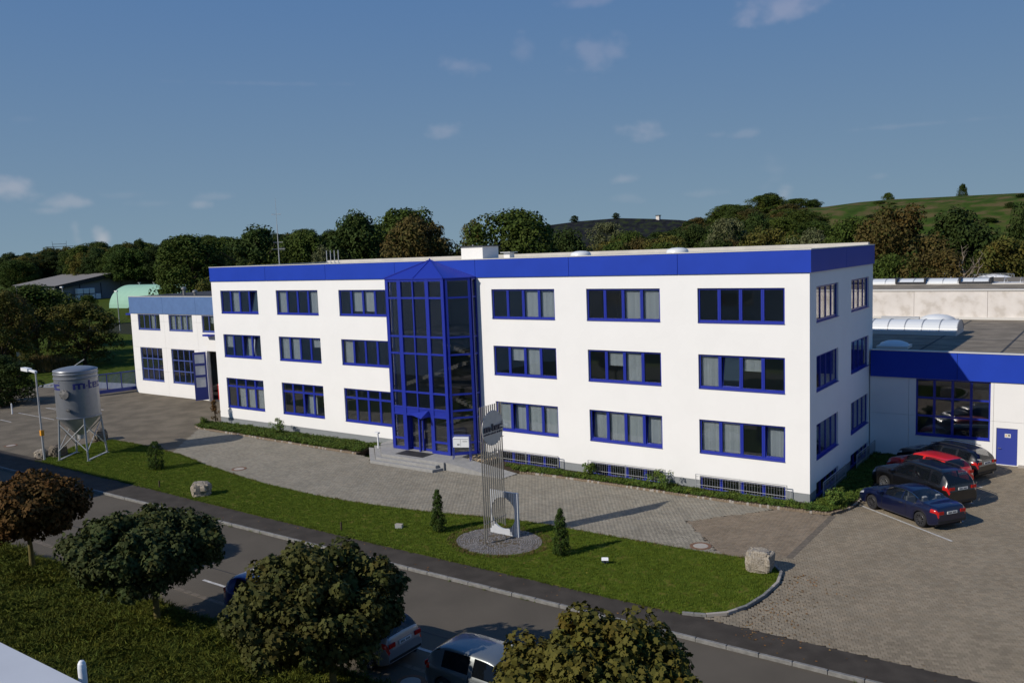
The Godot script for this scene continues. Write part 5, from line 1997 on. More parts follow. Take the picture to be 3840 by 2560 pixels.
func scatter(poly: Array, count: int, y: float, smin: float, smax: float, avoid := 0.0) -> Array:
	var pp := PackedVector2Array(poly)
	var lo := pp[0]
	var hi := pp[0]
	for q in pp:
		lo = lo.min(q)
		hi = hi.max(q)
	var out := []
	var tries := 0
	while out.size() < count and tries < count * 12:
		tries += 1
		var p := Vector2(rng.randf_range(lo.x, hi.x), rng.randf_range(lo.y, hi.y))
		if not in_poly(p, pp):
			continue
		if avoid > 0.0 and Vector2((p.x - 34.35) / 1.92, (p.y - 11.2) / 1.62).length() < avoid:
			continue
		out.append(Transform3D(Basis(Vector3.UP, rng.randf() * TAU) * Basis.from_scale(Vector3.ONE * rng.randf_range(smin, smax)), Vector3(p.x, y, p.y)))
	return out

func planting() -> void:
	# grass on the lawn
	var tuft := blade_tuft(5, 0.055, 0.006, 9, 0.1)
	tag(multi_of(null, "grass", tuft, mats.grass_tuft, scatter(LAWN, 42000, 0.033, 0.6, 1.35, 1.0), 0.75, 1.25, 0.12), "short mown grass of the lawn strip before the office", "grass")
	var wild := blade_tuft(6, 0.13, 0.009, 9, 0.12)
	var rim := []
	for k in 500:
		var t := rng.randi() % 22
		var p: Vector2 = (LAWN[t] as Vector2).lerp(LAWN[t + 1], rng.randf()) + Vector2(0, rng.randf_range(-0.03, 0.12))
		rim.append(Transform3D(Basis(Vector3.UP, rng.randf() * TAU) * Basis.from_scale(Vector3.ONE * rng.randf_range(0.4, 0.9)), Vector3(p.x, 0.02, p.y)))
	for k in 420:
		var a := rng.randf() * TAU
		var f := rng.randf_range(0.99, 1.2)
		rim.append(Transform3D(Basis(Vector3.UP, rng.randf() * TAU) * Basis.from_scale(Vector3.ONE * rng.randf_range(0.4, 0.9)), Vector3(34.35 + cos(a) * 1.92 * f, 0.03, 11.2 + sin(a) * 1.62 * f)))
	tag(multi_of(null, "dry_grass", wild, mats.reed, rim, 0.6, 1.1, 0.1), "dry yellow grass fringe round the cobbles and along the paving", "grass")
	# ragged edge towards the sidewalk, weeds in the kerb joint, fallen leaves
	var edge := []
	for k in 1100:
		var x := rng.randf_range(-0.5, 44.0)
		edge.append(Transform3D(Basis(Vector3.UP, rng.randf() * TAU) * Basis.from_scale(Vector3.ONE * rng.randf_range(0.35, 0.8)), Vector3(x, 0.01, lerpf(13.42, 13.98, clampf(x / 28.0, 0, 1)) + rng.randfn() * 0.045)))
	for k in 170:
		var x := rng.randf_range(5, 54)
		if sin(x * 0.9) + sin(x * 0.37) < 0.2:
			continue
		edge.append(Transform3D(Basis(Vector3.UP, rng.randf() * TAU) * Basis.from_scale(Vector3.ONE * rng.randf_range(0.3, 0.7)), Vector3(x, -0.095, 15.42 + rng.randf() * 0.05)))
	tag(multi_of(null, "edge_grass", wild, mats.grass_tuft, edge, 0.6, 1.1, 0.15), "ragged grass and weeds along sidewalk and kerb", "grass")
	var lm := MB.new()
	lm.quad(Vector3(-0.03, 0, 0), Vector3(0, 0.006, 0.035), Vector3(0.032, 0.002, 0), Vector3(0, 0.012, -0.035))
	var fall := []
	for k in 420:
		var p := Vector2(45.9 + absf(rng.randfn()) * 0.9, rng.randf_range(8.5, 14.6))
		if k % 3 == 0:
			p = Vector2(rng.randf_range(2, 52), rng.randf_range(13.6, 15.2))
		if k % 5 == 0:
			p = Vector2(rng.randf_range(30, 45), rng.randf_range(9, 13.5))
		fall.append(Transform3D(Basis(Vector3.UP, rng.randf() * TAU) * Basis.from_scale(Vector3.ONE * rng.randf_range(0.6, 1.4)), Vector3(p.x, 0.045 if p.x < 45.6 and p.y < 13.9 else 0.008, p.y)))
	tag(multi_of(null, "fallen_leaves", lm.mesh(), mats.litter, fall, 0.6, 1.6, 0.25), "scattered fallen leaves on sidewalk, lawn and paving", "leaves")
	# beds along the office
	var left := [Vector2(-0.6, 1.75), Vector2(0.1, 2.05), Vector2(4.6, 2.15), Vector2(11.6, 2.35), Vector2(17.05, 2.4), Vector2(16.8, 1.25), Vector2(17.55, 0.01), Vector2(0.05, 0.01), Vector2(-0.6, 0.3)]
	var right := [Vector2(28.72, 1.6), Vector2(29.5, 1.37), Vector2(32.6, 1.28), Vector2(38.0, 1.33), Vector2(40.8, 1.3), Vector2(44.1, 1.12), Vector2(45.05, 1.0), Vector2(45.6, -0.25), Vector2(45.7, -2.7), Vector2(45.6, -10.8), Vector2(43.92, -10.8), Vector2(43.92, 0.01), Vector2(26.5, 0.01), Vector2(26.3, 1.4), Vector2(28.3, 1.6)]
	var b := MB.new()
	b.prism(left, -0.25, 0.06)
	b.prism(right, -0.25, 0.08)
	structure("planting_bed", b, mats.soil)
	var clump := []
	var r := RandomNumberGenerator.new()
	r.seed = 31
	for k in 9:
		clump.append([Vector3(r.randfn() * 0.13, 0.06 + r.randf() * 0.12, r.randfn() * 0.13), 0.11])
	var patch := leaf_cloud(33, clump, 13, 0.085, DIAMOND, 0.2, 0.3, 0.2)
	var inner_left := [Vector2(-0.4, 1.7), Vector2(0.2, 1.9), Vector2(4.6, 2.0), Vector2(11.6, 2.2), Vector2(16.9, 2.25), Vector2(16.6, 1.25), Vector2(17.2, 0.45), Vector2(8, 0.55), Vector2(0.3, 0.5), Vector2(-0.4, 0.6)]
	var inner_right := [Vector2(28.8, 1.5), Vector2(29.5, 1.25), Vector2(32.6, 1.18), Vector2(38.0, 1.22), Vector2(40.8, 1.18), Vector2(44.1, 1.0), Vector2(45.0, 0.85), Vector2(45.4, -0.25), Vector2(45.5, -2.7), Vector2(45.4, -10.6), Vector2(44.2, -10.6), Vector2(44.25, 0.35), Vector2(27.0, 0.6), Vector2(28.3, 1.4)]
	tag(multi_of(null, "ground_cover", patch, mats.cover_leaf, scatter(inner_left, 900, 0.05, 0.6, 1.15), 0.6, 1.2, 0.12), "low evergreen ground cover in the bed left of the entrance", "ground cover")
	tag(multi_of(null, "ground_cover", patch, mats.cover_leaf, scatter(inner_right, 1000, 0.06, 0.45, 0.95), 0.65, 1.3, 0.15), "leafy ground cover in the bed under the railings", "ground cover")
	# edging stones
	for side in [["stone edging of the bed left of the entrance", [Vector2(-0.6, 1.8), Vector2(0.12, 2.1), Vector2(4.6, 2.22), Vector2(11.6, 2.42), Vector2(17.0, 2.5)]], ["stone edging of the bed below the railings", [Vector2(28.72, 1.66), Vector2(29.5, 1.43), Vector2(32.6, 1.34), Vector2(38.0, 1.39), Vector2(40.8, 1.36), Vector2(44.1, 1.18), Vector2(45.1, 1.06), Vector2(45.66, -0.25), Vector2(45.76, -2.7), Vector2(45.66, -6.5)]]]:
		var o := thing("bed_edging", side[0], "edging")
		var forms := []
		for k in 3:
			var e := MB.new()
			e.soft_box(Vector3(-0.055, -0.08, -0.05), Vector3(0.055, 0.09 + k * 0.008, 0.05), 0.015)
			forms.append(e.mesh())
		for k in side[1].size() - 1:
			var p: Vector2 = side[1][k]
			var q: Vector2 = side[1][k + 1]
			var m := int(p.distance_to(q) / 0.118)
			for j in m:
				var w := p.lerp(q, (j + 0.5) / m)
				var s := put("edging_stone", forms[rng.randi() % 3], mats.edging if rng.randf() < 0.8 else mats.concrete, o, Vector3(w.x, rng.randf_range(-0.01, 0.01), w.y))
				s.rotation.y = -(q - p).angle() + rng.randf_range(-0.06, 0.06)
	# shrubs in the beds
	for s in [[8.05, 1.15, 1.25, 0.55, "shrub_leaf", "round leafy green shrub in the bed left of the entrance", 51], [0.75, 1.0, 2.05, 0.24, "rust_leaf", "slim rusty brown shrub at the left corner of the office", 52], [-0.2, 1.3, 0.5, 0.4, "cover_leaf", "low feathery shrub at the left tip of the bed", 53], [36.7, 0.95, 0.85, 0.6, "shrub_leaf", "bushy bright green shrub below the middle railing", 54], [32.6, 0.7, 0.75, 0.35, "cover_leaf", "small green bush at the left end of the middle railing", 55], [45.0, 0.2, 0.95, 0.4, "shrub_leaf", "leafy shrub round the right corner of the office", 56]]:
		var o := thing("shrub", s[5], "shrub", Vector3(s[0], 0.07, s[1]), 0.0, "shrubs in the office beds")
		var bl := []
		r.seed = s[6]
		for k in 26:
			var t := r.randf()
			bl.append([Vector3(r.randfn() * s[3] * 0.42, s[2] * (0.2 + 0.72 * t), r.randfn() * s[3] * 0.42), 0.13 * (0.7 + s[3])])
		put("foliage", leaf_cloud(s[6], bl, 30, 0.1, DIAMOND, 0.3, 0.3, 0.2), mats[s[4]], o)
		b = MB.new()
		for k in 5:
			b.tube(Vector3(0, 0, 0), Vector3(r.randfn() * s[3] * 0.35, s[2] * 0.85, r.randfn() * s[3] * 0.35), 0.018, 0.006, 5, false)
		put("stem", b, mats.bark, o)
	# columnar conifers on the lawn
	for s in [[37.5, 11.3, 1.95, 0.42, "slim pointed thuja right of the steel sculpture", 61], [31.3, 11.5, 1.95, 0.43, "slim pointed thuja left of the steel sculpture", 62], [9.0, 11.0, 1.75, 0.56, "stout dwarf conifer on the lawn near the silo", 63]]:
		var o := thing("conifer", s[4], "conifer", Vector3(s[0], 0.03, s[1]), 0.0, "conifers on the lawn")
		var bl := []
		r.seed = s[5]
		for k in 130:
			var t := pow(r.randf(), 1.25)
			var prof: float = pow(1.0 - t, 0.62) * (0.8 + 0.2 * minf(1.0, t * 8.0))
			if s[5] == 63:
				prof = sqrt(maxf(0.03, 1.0 - pow(absf(t * 1.6 - 0.6), 2.0)))
			var a := r.randf() * TAU
			var q: float = s[3] * prof * pow(r.randf(), 0.3) * 0.85
			bl.append([Vector3(cos(a) * q, 0.1 + t * (s[2] - 0.22), sin(a) * q), 0.1])
		put("crown", leaf_cloud(s[5], bl, 26, 0.085, [Vector2(0, -0.5), Vector2(0.2, 0), Vector2(0, 0.7), Vector2(-0.2, 0)], -0.8, 0.3, 0.1), mats.thuja, o)
		b = MB.new()
		b.tube(Vector3(0, -0.05, 0), Vector3(0, s[2] * 0.8, 0), 0.05, 0.015, 7)
		put("trunk", b, mats.bark, o)
	# juniper bank on the near side of the road
	var bank := [Vector2(-10, 22.95), Vector2(60, 22.95), Vector2(60, 38.5), Vector2(-10, 38.5)]
	b = MB.new()
	b.prism(bank, -0.29, -0.06)
	structure("bank", b, mats.dark_floor)
	var sp := MB.new()
	r.seed = 91
	for k in 34:
		var a := r.randf() * TAU
		var el := r.randf_range(0.15, 1.2)
		var d := Vector3(cos(a) * cos(el), sin(el), sin(a) * cos(el))
		var ln := r.randf_range(0.14, 0.34)
		var f := r.randf_range(0.55, 1.25)
		var w := r.randf_range(0.0, 0.4)
		sp.col = Color(f * (1.0 + w), f * (1.0 + w * 0.5), f * 0.8)
		for j in 7:
			var q0 := d * ln * (0.1 + 0.13 * j)
			var dir := (d * 1.2 + Vector3(r.randfn(), r.randfn(), r.randfn()) * 0.75).normalized()
			var q1 := q0 + dir * ln * 0.42
			var ww := dir.cross(Vector3(r.randfn(), r.randfn(), r.randfn())).normalized() * 0.011
			sp.tri(q0 - ww, q0 + ww, q1)
	var where := []
	var mound := FastNoiseLite.new()
	mound.seed = 8
	mound.frequency = 0.22
	mound.fractal_octaves = 3
	var tries := 0
	while where.size() < 15000 and tries < 250000:
		tries += 1
		var p := Vector3(rng.randf_range(-8, 58), -0.06, rng.randf_range(23.0, 38))
		var q := seen(p)
		if q.x < -0.1 or q.x > 1.1 or q.y > 1.15:
			continue
		var sc := rng.randf_range(0.7, 1.5)
		var hump := mound.get_noise_2d(p.x, p.z)
		if hump < -0.28 and rng.randf() < 0.8:
			continue
		p.y += maxf(0.0, hump + 0.3) * 0.5
		where.append(Transform3D(Basis(Vector3.UP, rng.randf() * TAU) * Basis.from_scale(Vector3(sc, sc * rng.randf_range(0.6, 1.0), sc)), p))
	tag(multi_of(null, "juniper_cover", sp.mesh(), mats.juniper, where, 0.65, 1.35, 0.15), "spreading juniper covering the bank beside the road", "ground cover")

# ---------------------------------------------------------------- things on the forecourt
const LOGO := [[[0, 0, 0.32, 1], [0.62, 0, 0.3, 0.75], [1.23, 0, 0.32, 0.92], [0.32, 0.73, 0.95, 0.27]], [[1.68, 0.4, 0.18, 0.2]], [[1.98, 0, 0.3, 1.42], [2.28, 0.73, 0.24, 0.25], [2.28, 0, 0.22, 0.24]], [[2.62, 0, 0.3, 1], [2.92, 0.77, 0.55, 0.23], [2.92, 0.4, 0.55, 0.2], [2.92, 0, 0.55, 0.24], [3.2, 0.6, 0.27, 0.17]], [[3.6, 0, 0.3, 1], [3.9, 0.73, 0.7, 0.27], [3.9, 0, 0.7, 0.27]], [[4.42, 1.22, 0.16, 0.16]]]

# raised letters bent round a cylinder of radius r, starting at angle a0 and running clockwise seen from above
func bent_logo(parent: Node3D, r: float, a0: float, y: float, ux: float, uy: float, m: Material) -> void:
	for letter in LOGO:
		var b := MB.new()
		for q in letter:
			var n := int(ceil(q[2] * ux / 0.08))
			for k in n:
				var x0: float = (q[0] + q[2] * k / n) * ux
				var x1: float = (q[0] + q[2] * (k + 1) / n) * ux
				var p := []
				for x in [x0, x1]:
					var a: float = a0 - x / r
					p.append(Vector3(cos(a), 0, sin(a)))
				var lo: float = y + q[1] * uy
				var hi: float = y + (q[1] + q[3]) * uy
				var e := r + 0.006
				b.quad(p[0] * e + Vector3(0, lo, 0), p[1] * e + Vector3(0, lo, 0), p[1] * e + Vector3(0, hi, 0), p[0] * e + Vector3(0, hi, 0))
				b.quad(p[0] * r + Vector3(0, hi, 0), p[0] * e + Vector3(0, hi, 0), p[1] * e + Vector3(0, hi, 0), p[1] * r + Vector3(0, hi, 0))
				b.quad(p[0] * r + Vector3(0, lo, 0), p[1] * r + Vector3(0, lo, 0), p[1] * e + Vector3(0, lo, 0), p[0] * e + Vector3(0, lo, 0))
		put("letter", b, m, parent)

func forecourt_things() -> void:
	var b: MB
	# silo on its four legs
	var o := thing("silo", "steel silo on four braced legs with blue lettering on the lawn", "silo", Vector3(1.27, 0.03, 11.33))
	var R := 1.27
	b = MB.new()
	b.lathe([Vector2(R, 2.62), Vector2(R + 0.03, 2.64), Vector2(R + 0.03, 2.7), Vector2(R, 2.72), Vector2(R, 5.1), Vector2(R + 0.035, 5.13), Vector2(R + 0.035, 5.2), Vector2(R, 5.23), Vector2(R, 5.36), Vector2(R + 0.035, 5.4), Vector2(R + 0.035, 5.46), Vector2(R + 0.005, 5.5), Vector2(R + 0.005, 5.62)], 48)
	put("shell", b, mats.silo, o)
	b = MB.new()
	b.lathe([Vector2(R + 0.03, 5.6), Vector2(R + 0.02, 5.66), Vector2(R * 0.75, 5.76), Vector2(R * 0.4, 5.83), Vector2(0.001, 5.86)], 48, true)
	put("lid", b, mats.silo, o)
	b = MB.new()
	b.lathe([Vector2(0.001, 1.2), Vector2(0.2, 1.2), Vector2(0.2, 1.45), Vector2(R - 0.01, 2.61)], 36)
	put("hopper", b, mats.galv, o)
	var feet := [Vector3(-0.27, 0, 1.37), Vector3(1.53, 0, 0.47), Vector3(-1.57, 0, -0.43), Vector3(0.33, 0, -1.43)]
	for f: Vector3 in feet:
		b = MB.new()
		var t := Vector3(f.x * 0.86, 2.66, f.z * 0.86)
		b.bar(f, t, 0.09, 0.09)
		b.box(f + Vector3(-0.13, -0.02, -0.13), f + Vector3(0.13, 0.02, 0.13))
		put("leg", b, mats.galv, o)
	for pr in [[0, 1], [1, 3], [3, 2], [2, 0]]:
		var p: Vector3 = feet[pr[0]]
		var q: Vector3 = feet[pr[1]]
		b = MB.new()
		var p1 := Vector3(p.x * 0.88, 2.3, p.z * 0.88)
		var q1 := Vector3(q.x * 0.88, 2.3, q.z * 0.88)
		b.tube(p + Vector3(0, 0.6, 0), q1, 0.03, 0.03, 6)
		b.tube(q + Vector3(0, 0.6, 0), p1, 0.03, 0.03, 6)
		put("brace", b, mats.galv, o)
	for pr in [[0, 2], [1, 3]]:
		b = MB.new()
		b.bar((feet[pr[0]] as Vector3) + Vector3(0, 0.03, 0), (feet[pr[1]] as Vector3) + Vector3(0, 0.03, 0), 0.14, 0.09)
		put("skid", b, mats.galv, o)
	var look := deg_to_rad(27.2)
	bent_logo(o, R, look + deg_to_rad(10.0), 4.5, 0.46, 0.37, mats.logo)
	bent_logo(o, R, look + deg_to_rad(48.0 + 4.6 * 0.46 / R * 57.3), 4.5, 0.46, 0.37, mats.logo)
	# man hole flange and small hatch on the shell
	for h in [[deg_to_rad(33.0), 4.25, 0.3], [deg_to_rad(26.0), 3.25, 0.1]]:
		var a: float = look + h[0]
		var d := Vector3(cos(a), 0, sin(a))
		b = MB.new()
		b.xf = Transform3D(Basis(Vector3.UP.cross(d).normalized(), d, Vector3.UP.cross(d).normalized().cross(d)), d * (R - 0.05) + Vector3(0, h[1], 0))
		b.lathe([Vector2(h[2] * 0.85, 0), Vector2(h[2] * 0.85, 0.1), Vector2(h[2], 0.1), Vector2(h[2], 0.15), Vector2(h[2] * 0.7, 0.16), Vector2(0.001, 0.19)], 20)
		for k in 8:
			var e := TAU * k / 8
			b.tube(Vector3(cos(e) * h[2] * 0.92, 0.14, sin(e) * h[2] * 0.92), Vector3(cos(e) * h[2] * 0.92, 0.2, sin(e) * h[2] * 0.92), 0.025, 0.025, 6)
		put("hatch", b, mats.steel, o)
	b = MB.new()
	b.tube(Vector3(-0.9, 5.7, -0.3), Vector3(-0.5, 6.15, -0.9), 0.02, 0.02, 5)
	b.tube(Vector3(-0.7, 5.72, -0.2), Vector3(-0.3, 6.17, -0.8), 0.02, 0.02, 5)
	for k in 4:
		b.tube(Vector3(-0.9 + k * 0.12, 5.74 + k * 0.13, -0.33 - k * 0.18), Vector3(-0.7 + k * 0.12, 5.76 + k * 0.13, -0.23 - k * 0.18), 0.015, 0.015, 4)
	put("ladder", b, mats.galv, o)
	# steel sculpture: tubes carrying the disc that was cut out of the plate below
	o = thing("sculpture", "steel sculpture of tall tubes carrying a disc with a blue logo", "sculpture", Vector3(34.1, 0.045, 11.1))
	for k in 11:
		var z := 0.72 - k * 0.144
		var bottom := 0.0 if k == 0 else 0.68 - pow(absf(k - 5.5) / 5.5, 2.0) * 0.4
		if k == 1:
			bottom = 0.15
		b = MB.new()
		b.tube(Vector3(0, bottom, z), Vector3(0, 5.77, z), 0.03, 0.03, 10)
		put("tube", b, mats.steel, o)
	for y in [0.86, 4.3, 5.2]:
		b = MB.new()
		b.tube(Vector3(0.035, y, 0.76), Vector3(0.035, y, -0.78), 0.016, 0.016, 8)
		put("tie_bar", b, mats.steel, o)
	b = MB.new()
	b.xf = Transform3D(Basis(Vector3(0, 0, 1), -PI / 2), Vector3(0.06, 4.8, 0.0))
	b.lathe([Vector2(0.001, 0), Vector2(0.73, 0), Vector2(0.735, 0.005), Vector2(0.735, 0.025), Vector2(0.73, 0.03), Vector2(0.001, 0.03)], 64)
	var disc := put("disc", b, mats.disc, o)
	for letter in LOGO:
		b = MB.new()
		for q in letter:
			b.box(Vector3(0.09, 4.68 + q[1] * 0.21, 0.63 - q[0] * 0.272), Vector3(0.135, 4.68 + (q[1] + q[3]) * 0.21, 0.63 - (q[0] + q[2]) * 0.272))
		put("letter", b, mats.logo_dark, disc)
	b = MB.new()
	var r := RandomNumberGenerator.new()
	r.seed = 4
	var x := 0.62
	while x > -0.62:
		var w := r.randf_range(0.012, 0.03)
		if r.randf() < 0.86:
			b.box(Vector3(0.0905, 4.55, x), Vector3(0.11, 4.55 + (0.075 if r.randf() < 0.3 else 0.05), x - w))
		x -= w + 0.012
	put("small_lettering", b, mats.logo_dark, disc)
	for k in 12:
		var a := TAU * k / 12 + 0.2
		b = MB.new()
		b.tube(Vector3(0.085, 4.8 + sin(a) * 0.68, cos(a) * 0.68), Vector3(0.098, 4.8 + sin(a) * 0.68, cos(a) * 0.68), 0.014, 0.014, 8)
		put("bolt", b, mats.dark_metal, disc)
	# the plate with the round hole and the slots
	b = MB.new()
	var hole := []
	for k in 48:
		var a := TAU * k / 48
		hole.append(Vector2(cos(a) * 0.64 - 0.04, 0.97 + sin(a) * 0.7))
	plate_with_hole(b, -0.76, 0.56, 0.0, 1.92, hole, 0.09)
	b.box(Vector3(0.561, 0, -0.05), Vector3(0.74, 1.93, 0.055))
	var pl := put("plate", b, mats.alu_plate, o, Vector3(0.0, -0.02, -0.7))
	b = MB.new()
	for k in 6:
		var xx := 0.02 + k * 0.09
		b.box(Vector3(xx, 1.66 - absf(k - 1.0) * 0.07, 0.0455), Vector3(xx + 0.022, 1.9, 0.049))
		if k > 2:
			b.box(Vector3(xx, 0.06, 0.0455), Vector3(xx + 0.022, 0.34 + (k - 2) * 0.07, 0.049))
	put("slot", b, mats.black, o, Vector3(0.0, -0.02, -0.7))
	# street lamp
	o = thing("street_lamp", "slim street lamp with a white head left of the silo", "lamp", Vector3(-0.15, 0.0, 13.05))
	b = MB.new()
	b.tube(Vector3(0, -0.1, 0), Vector3(-0.12, 5.65, 0), 0.075, 0.045, 12)
	put("pole", b, mats.galv, o)
	b = MB.new()
	b.bar(Vector3(-0.05, 5.66, 0), Vector3(-0.9, 5.74, 0), 0.16, 0.12)
	b.bar(Vector3(-0.85, 5.74, 0), Vector3(-1.7, 5.78, 0), 0.3, 0.2)
	put("lamp_head", b, mats.plastic_white, o)
	b = MB.new()
	b.box(Vector3(-0.12, 1.6, -0.1), Vector3(0.06, 1.95, 0.1))
	put("tag_box", b, mats.plastic_orange, o)
	for p in [[-122.6, -51.3, 8.2, "thin far lamp post before the warehouse"], [-100.0, -50.0, 7.4, "thin far lamp post beside the arched hall"]]:
		o = thing("lamp_post", p[3], "lamp", Vector3(p[0], -0.3, p[1]))
		b = MB.new()
		b.tube(Vector3.ZERO, Vector3(0, p[2], 0), 0.1, 0.07, 6)
		put("pole", b, mats.galv, o)
		b = MB.new()
		b.box(Vector3(-0.7, p[2], -0.15), Vector3(0.2, p[2] + 0.2, 0.15))
		put("lamp_head", b, mats.plastic_white, o)
	# boulders
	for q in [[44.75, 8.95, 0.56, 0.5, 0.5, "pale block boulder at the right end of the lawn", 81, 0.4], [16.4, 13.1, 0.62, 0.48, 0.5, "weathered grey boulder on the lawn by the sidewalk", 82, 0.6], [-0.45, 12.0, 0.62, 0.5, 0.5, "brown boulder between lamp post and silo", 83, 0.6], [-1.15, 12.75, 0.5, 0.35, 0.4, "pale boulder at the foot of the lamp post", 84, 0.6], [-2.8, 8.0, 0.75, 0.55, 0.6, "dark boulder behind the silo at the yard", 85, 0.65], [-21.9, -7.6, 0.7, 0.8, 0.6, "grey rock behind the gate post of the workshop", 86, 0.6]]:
		tag(put("boulder", boulder_mesh(q[6], Vector3(q[2], q[3], q[4]), 14, q[7]), mats.stone_shaded if q[6] in [83, 85, 86] else mats.stone, null, Vector3(q[0], q[3] * 0.72, q[1])), q[5], "boulder", "boulders round the lawn").rotation.y = q[6] * 0.7
	# manhole covers
	for q in [[41.8, 7.55, 0.001, "round rusty manhole cover by the right lawn edge"], [13.35, 8.45, 0.001, "round rusty manhole cover by the left lawn edge"], [-7.2, 11.9, -0.003, "round dark manhole cover in the yard"], [39.1, 21.95, -0.099, "round manhole cover behind the silver car"]]:
		o = thing("manhole_cover", q[3], "manhole", Vector3(q[0], q[2], q[1]), 0.0, "manhole covers")
		b = MB.new()
		b.lathe([Vector2(0.44, 0), Vector2(0.43, 0.012), Vector2(0.31, 0.012), Vector2(0.3, 0.004)], 32)
		put("rim", b, mats.rust_iron, o)
		b = MB.new()
		b.lathe([Vector2(0.3, 0.004), Vector2(0.28, 0.014), Vector2(0.001, 0.014)], 32)
		put("lid", b, mats.concrete, o)
	# lights in the lawn
	o = thing("floodlight", "small white floodlight in the lawn right of the thuja", "floodlight", Vector3(39.5, 0.035, 11.3), 0.5)
	b = MB.new()
	b.xf = Transform3D(Basis(Vector3.RIGHT, -0.7), Vector3(0, 0.16, 0))
	b.soft_box(Vector3(-0.13, -0.06, -0.1), Vector3(0.13, 0.08, 0.1), 0.02)
	put("housing", b, mats.plastic_white, o)
	b = MB.new()
	b.tube(Vector3(0, -0.05, 0), Vector3(0, 0.16, 0), 0.03, 0.03)
	put("stake", b, mats.black, o)
	o = thing("ground_box", "small grey socket box standing in the lawn", "box", Vector3(29.4, 0.035, 12.0), 0.3)
	b = MB.new()
	b.soft_box(Vector3(-0.16, -0.05, -0.08), Vector3(0.16, 0.17, 0.08), 0.02)
	put("housing", b, mats.galv, o)
	b = MB.new()
	b.box(Vector3(-0.17, 0.171, -0.09), Vector3(0.17, 0.19, 0.09))
	put("lid", b, mats.concrete, o)
	for q in [[27.3, 13.5, "thin dark marker stake at the middle of the sidewalk edge"], [12.9, 13.3, "short dark marker stake left of the grey boulder"]]:
		b = MB.new()
		b.soft_box(Vector3(-0.03, -0.1, -0.03), Vector3(0.03, 0.38, 0.03), 0.01)
		tag(put("stake", b, mats.bark, null, Vector3(q[0], 0.03, q[1])), q[2], "stake", "marker stakes")
	b = MB.new()
	b.lathe([Vector2(0.06, 0), Vector2(0.05, 0.85), Vector2(0.03, 0.9), Vector2(0.001, 0.9)], 10)
	tag(put("bollard", b, mats.plastic_white, null, Vector3(-20.8, 0, 5.6)), "thin white marker post in the yard", "post")
	o = thing("info_sign", "small sign on a pole at the meadow edge", "sign", Vector3(-50.5, -0.3, -8.9), 0.9)
	b = MB.new()
	b.tube(Vector3.ZERO, Vector3(0, 2.8, 0), 0.05, 0.05, 6)
	put("pole", b, mats.galv, o)
	b = MB.new()
	b.box(Vector3(-0.25, 2.2, 0.05), Vector3(0.25, 2.75, 0.08))
	put("board", b, mats.galv, o)
	# mail box stand by the entrance
	o = thing("mailbox_stand", "white mailbox panel in a blue tube frame beside the entrance", "mailbox", Vector3(24.95, 0.0, 2.0), deg_to_rad(24.0))
	for z in [0.0, -0.28]:
		b = MB.new()
		b.tube(Vector3(-0.5, 0.05, z), Vector3(-0.5, 1.78, z), 0.025, 0.025)
		b.tube(Vector3(0.5, 0.05, z), Vector3(0.5, 1.78, z), 0.025, 0.025)
		b.tube(Vector3(-0.5, 1.8, z), Vector3(0.5, 1.8, z), 0.025, 0.025)
		put("frame", b, mats.door_blue, o)
	b = MB.new()
	b.soft_box(Vector3(-0.46, 1.15, -0.25), Vector3(0.46, 1.72, 0.04), 0.03)
	var mb := put("box", b, mats.plastic_white, o)
	b = MB.new()
	b.box(Vector3(-0.42, 1.62, 0.041), Vector3(0.42, 1.635, 0.045))
	b.box(Vector3(-0.02, 1.2, 0.041), Vector3(-0.01, 1.6, 0.045))
	b.box(Vector3(0.1, 1.48, 0.041), Vector3(0.38, 1.51, 0.044))
	b.box(Vector3(-0.22, 1.28, 0.041), Vector3(-0.08, 1.34, 0.044))
	put("slot", b, mats.dark_metal, mb)
	# bollard light left of the steps
	o = thing("bollard_light", "white bollard light beside the entrance steps", "light", Vector3(18.0, 0.05, 1.6))
	b = MB.new()
	b.tube(Vector3(0, -0.1, 0), Vector3(0, 1.15, 0), 0.06, 0.055, 12)
	put("post", b, mats.plastic_white, o)
	b = MB.new()
	b.box(Vector3(-0.2, 1.15, -0.09), Vector3(0.1, 1.24, 0.09))
	put("lamp_head", b, mats.plastic_white, o)
	# pebbles right of the tower
	o = thing("pebble_bed", "bed of tan pebbles between tower and ramp", "pebbles", Vector3(0, 0, 0))
	b = MB.new()
	b.prism([Vector2(24.95, 0.02), Vector2(26.28, 0.02), Vector2(26.28, 1.42), Vector2(24.7, 1.5), Vector2(24.6, 0.9)], -0.2, 0.28)
	put("gravel", b, mats.soil, o)
	var forms := []
	for k in 3:
		forms.append(boulder_mesh(90 + k, Vector3(0.09, 0.06, 0.075), 5, 0.8))
	for k in 90:
		var p := put("stone", forms[k % 3], mats.pebble if k % 3 else mats.stone, o, Vector3(rng.randf_range(24.8, 26.2), 0.3 + rng.randf() * 0.03, rng.randf_range(0.25, 1.42)))
		p.rotation.y = rng.randf() * TAU
		p.scale = Vector3.ONE * rng.randf_range(0.7, 1.3)
	# railings before the basement windows
	for q in [[26.1, 4.3, 0.35, 0.0, 0.1, "galvanised railing nearest the entrance"], [32.3, 4.5, 0.35, 0.0, 0.1, "galvanised railing below the middle ground floor window"], [38.45, 4.5, 0.35, 0.0, 0.1, "galvanised railing nearest the right office corner"], [44.25, 3.9, -0.9, PI / 2, 0.1, "railing in the shade on the office side, front one"], [44.25, 3.9, -6.9, PI / 2, 0.1, "railing in the shade on the office side, rear one"]]:
		o = thing("railing", q[5], "railing", Vector3(q[0], 0.05, q[2]), q[3], "railings before the basement windows")
		b = MB.new()
		var w: float = q[1]
		b.tube(Vector3(0, 0, 0), Vector3(0, 0.82, 0), 0.022, 0.022)
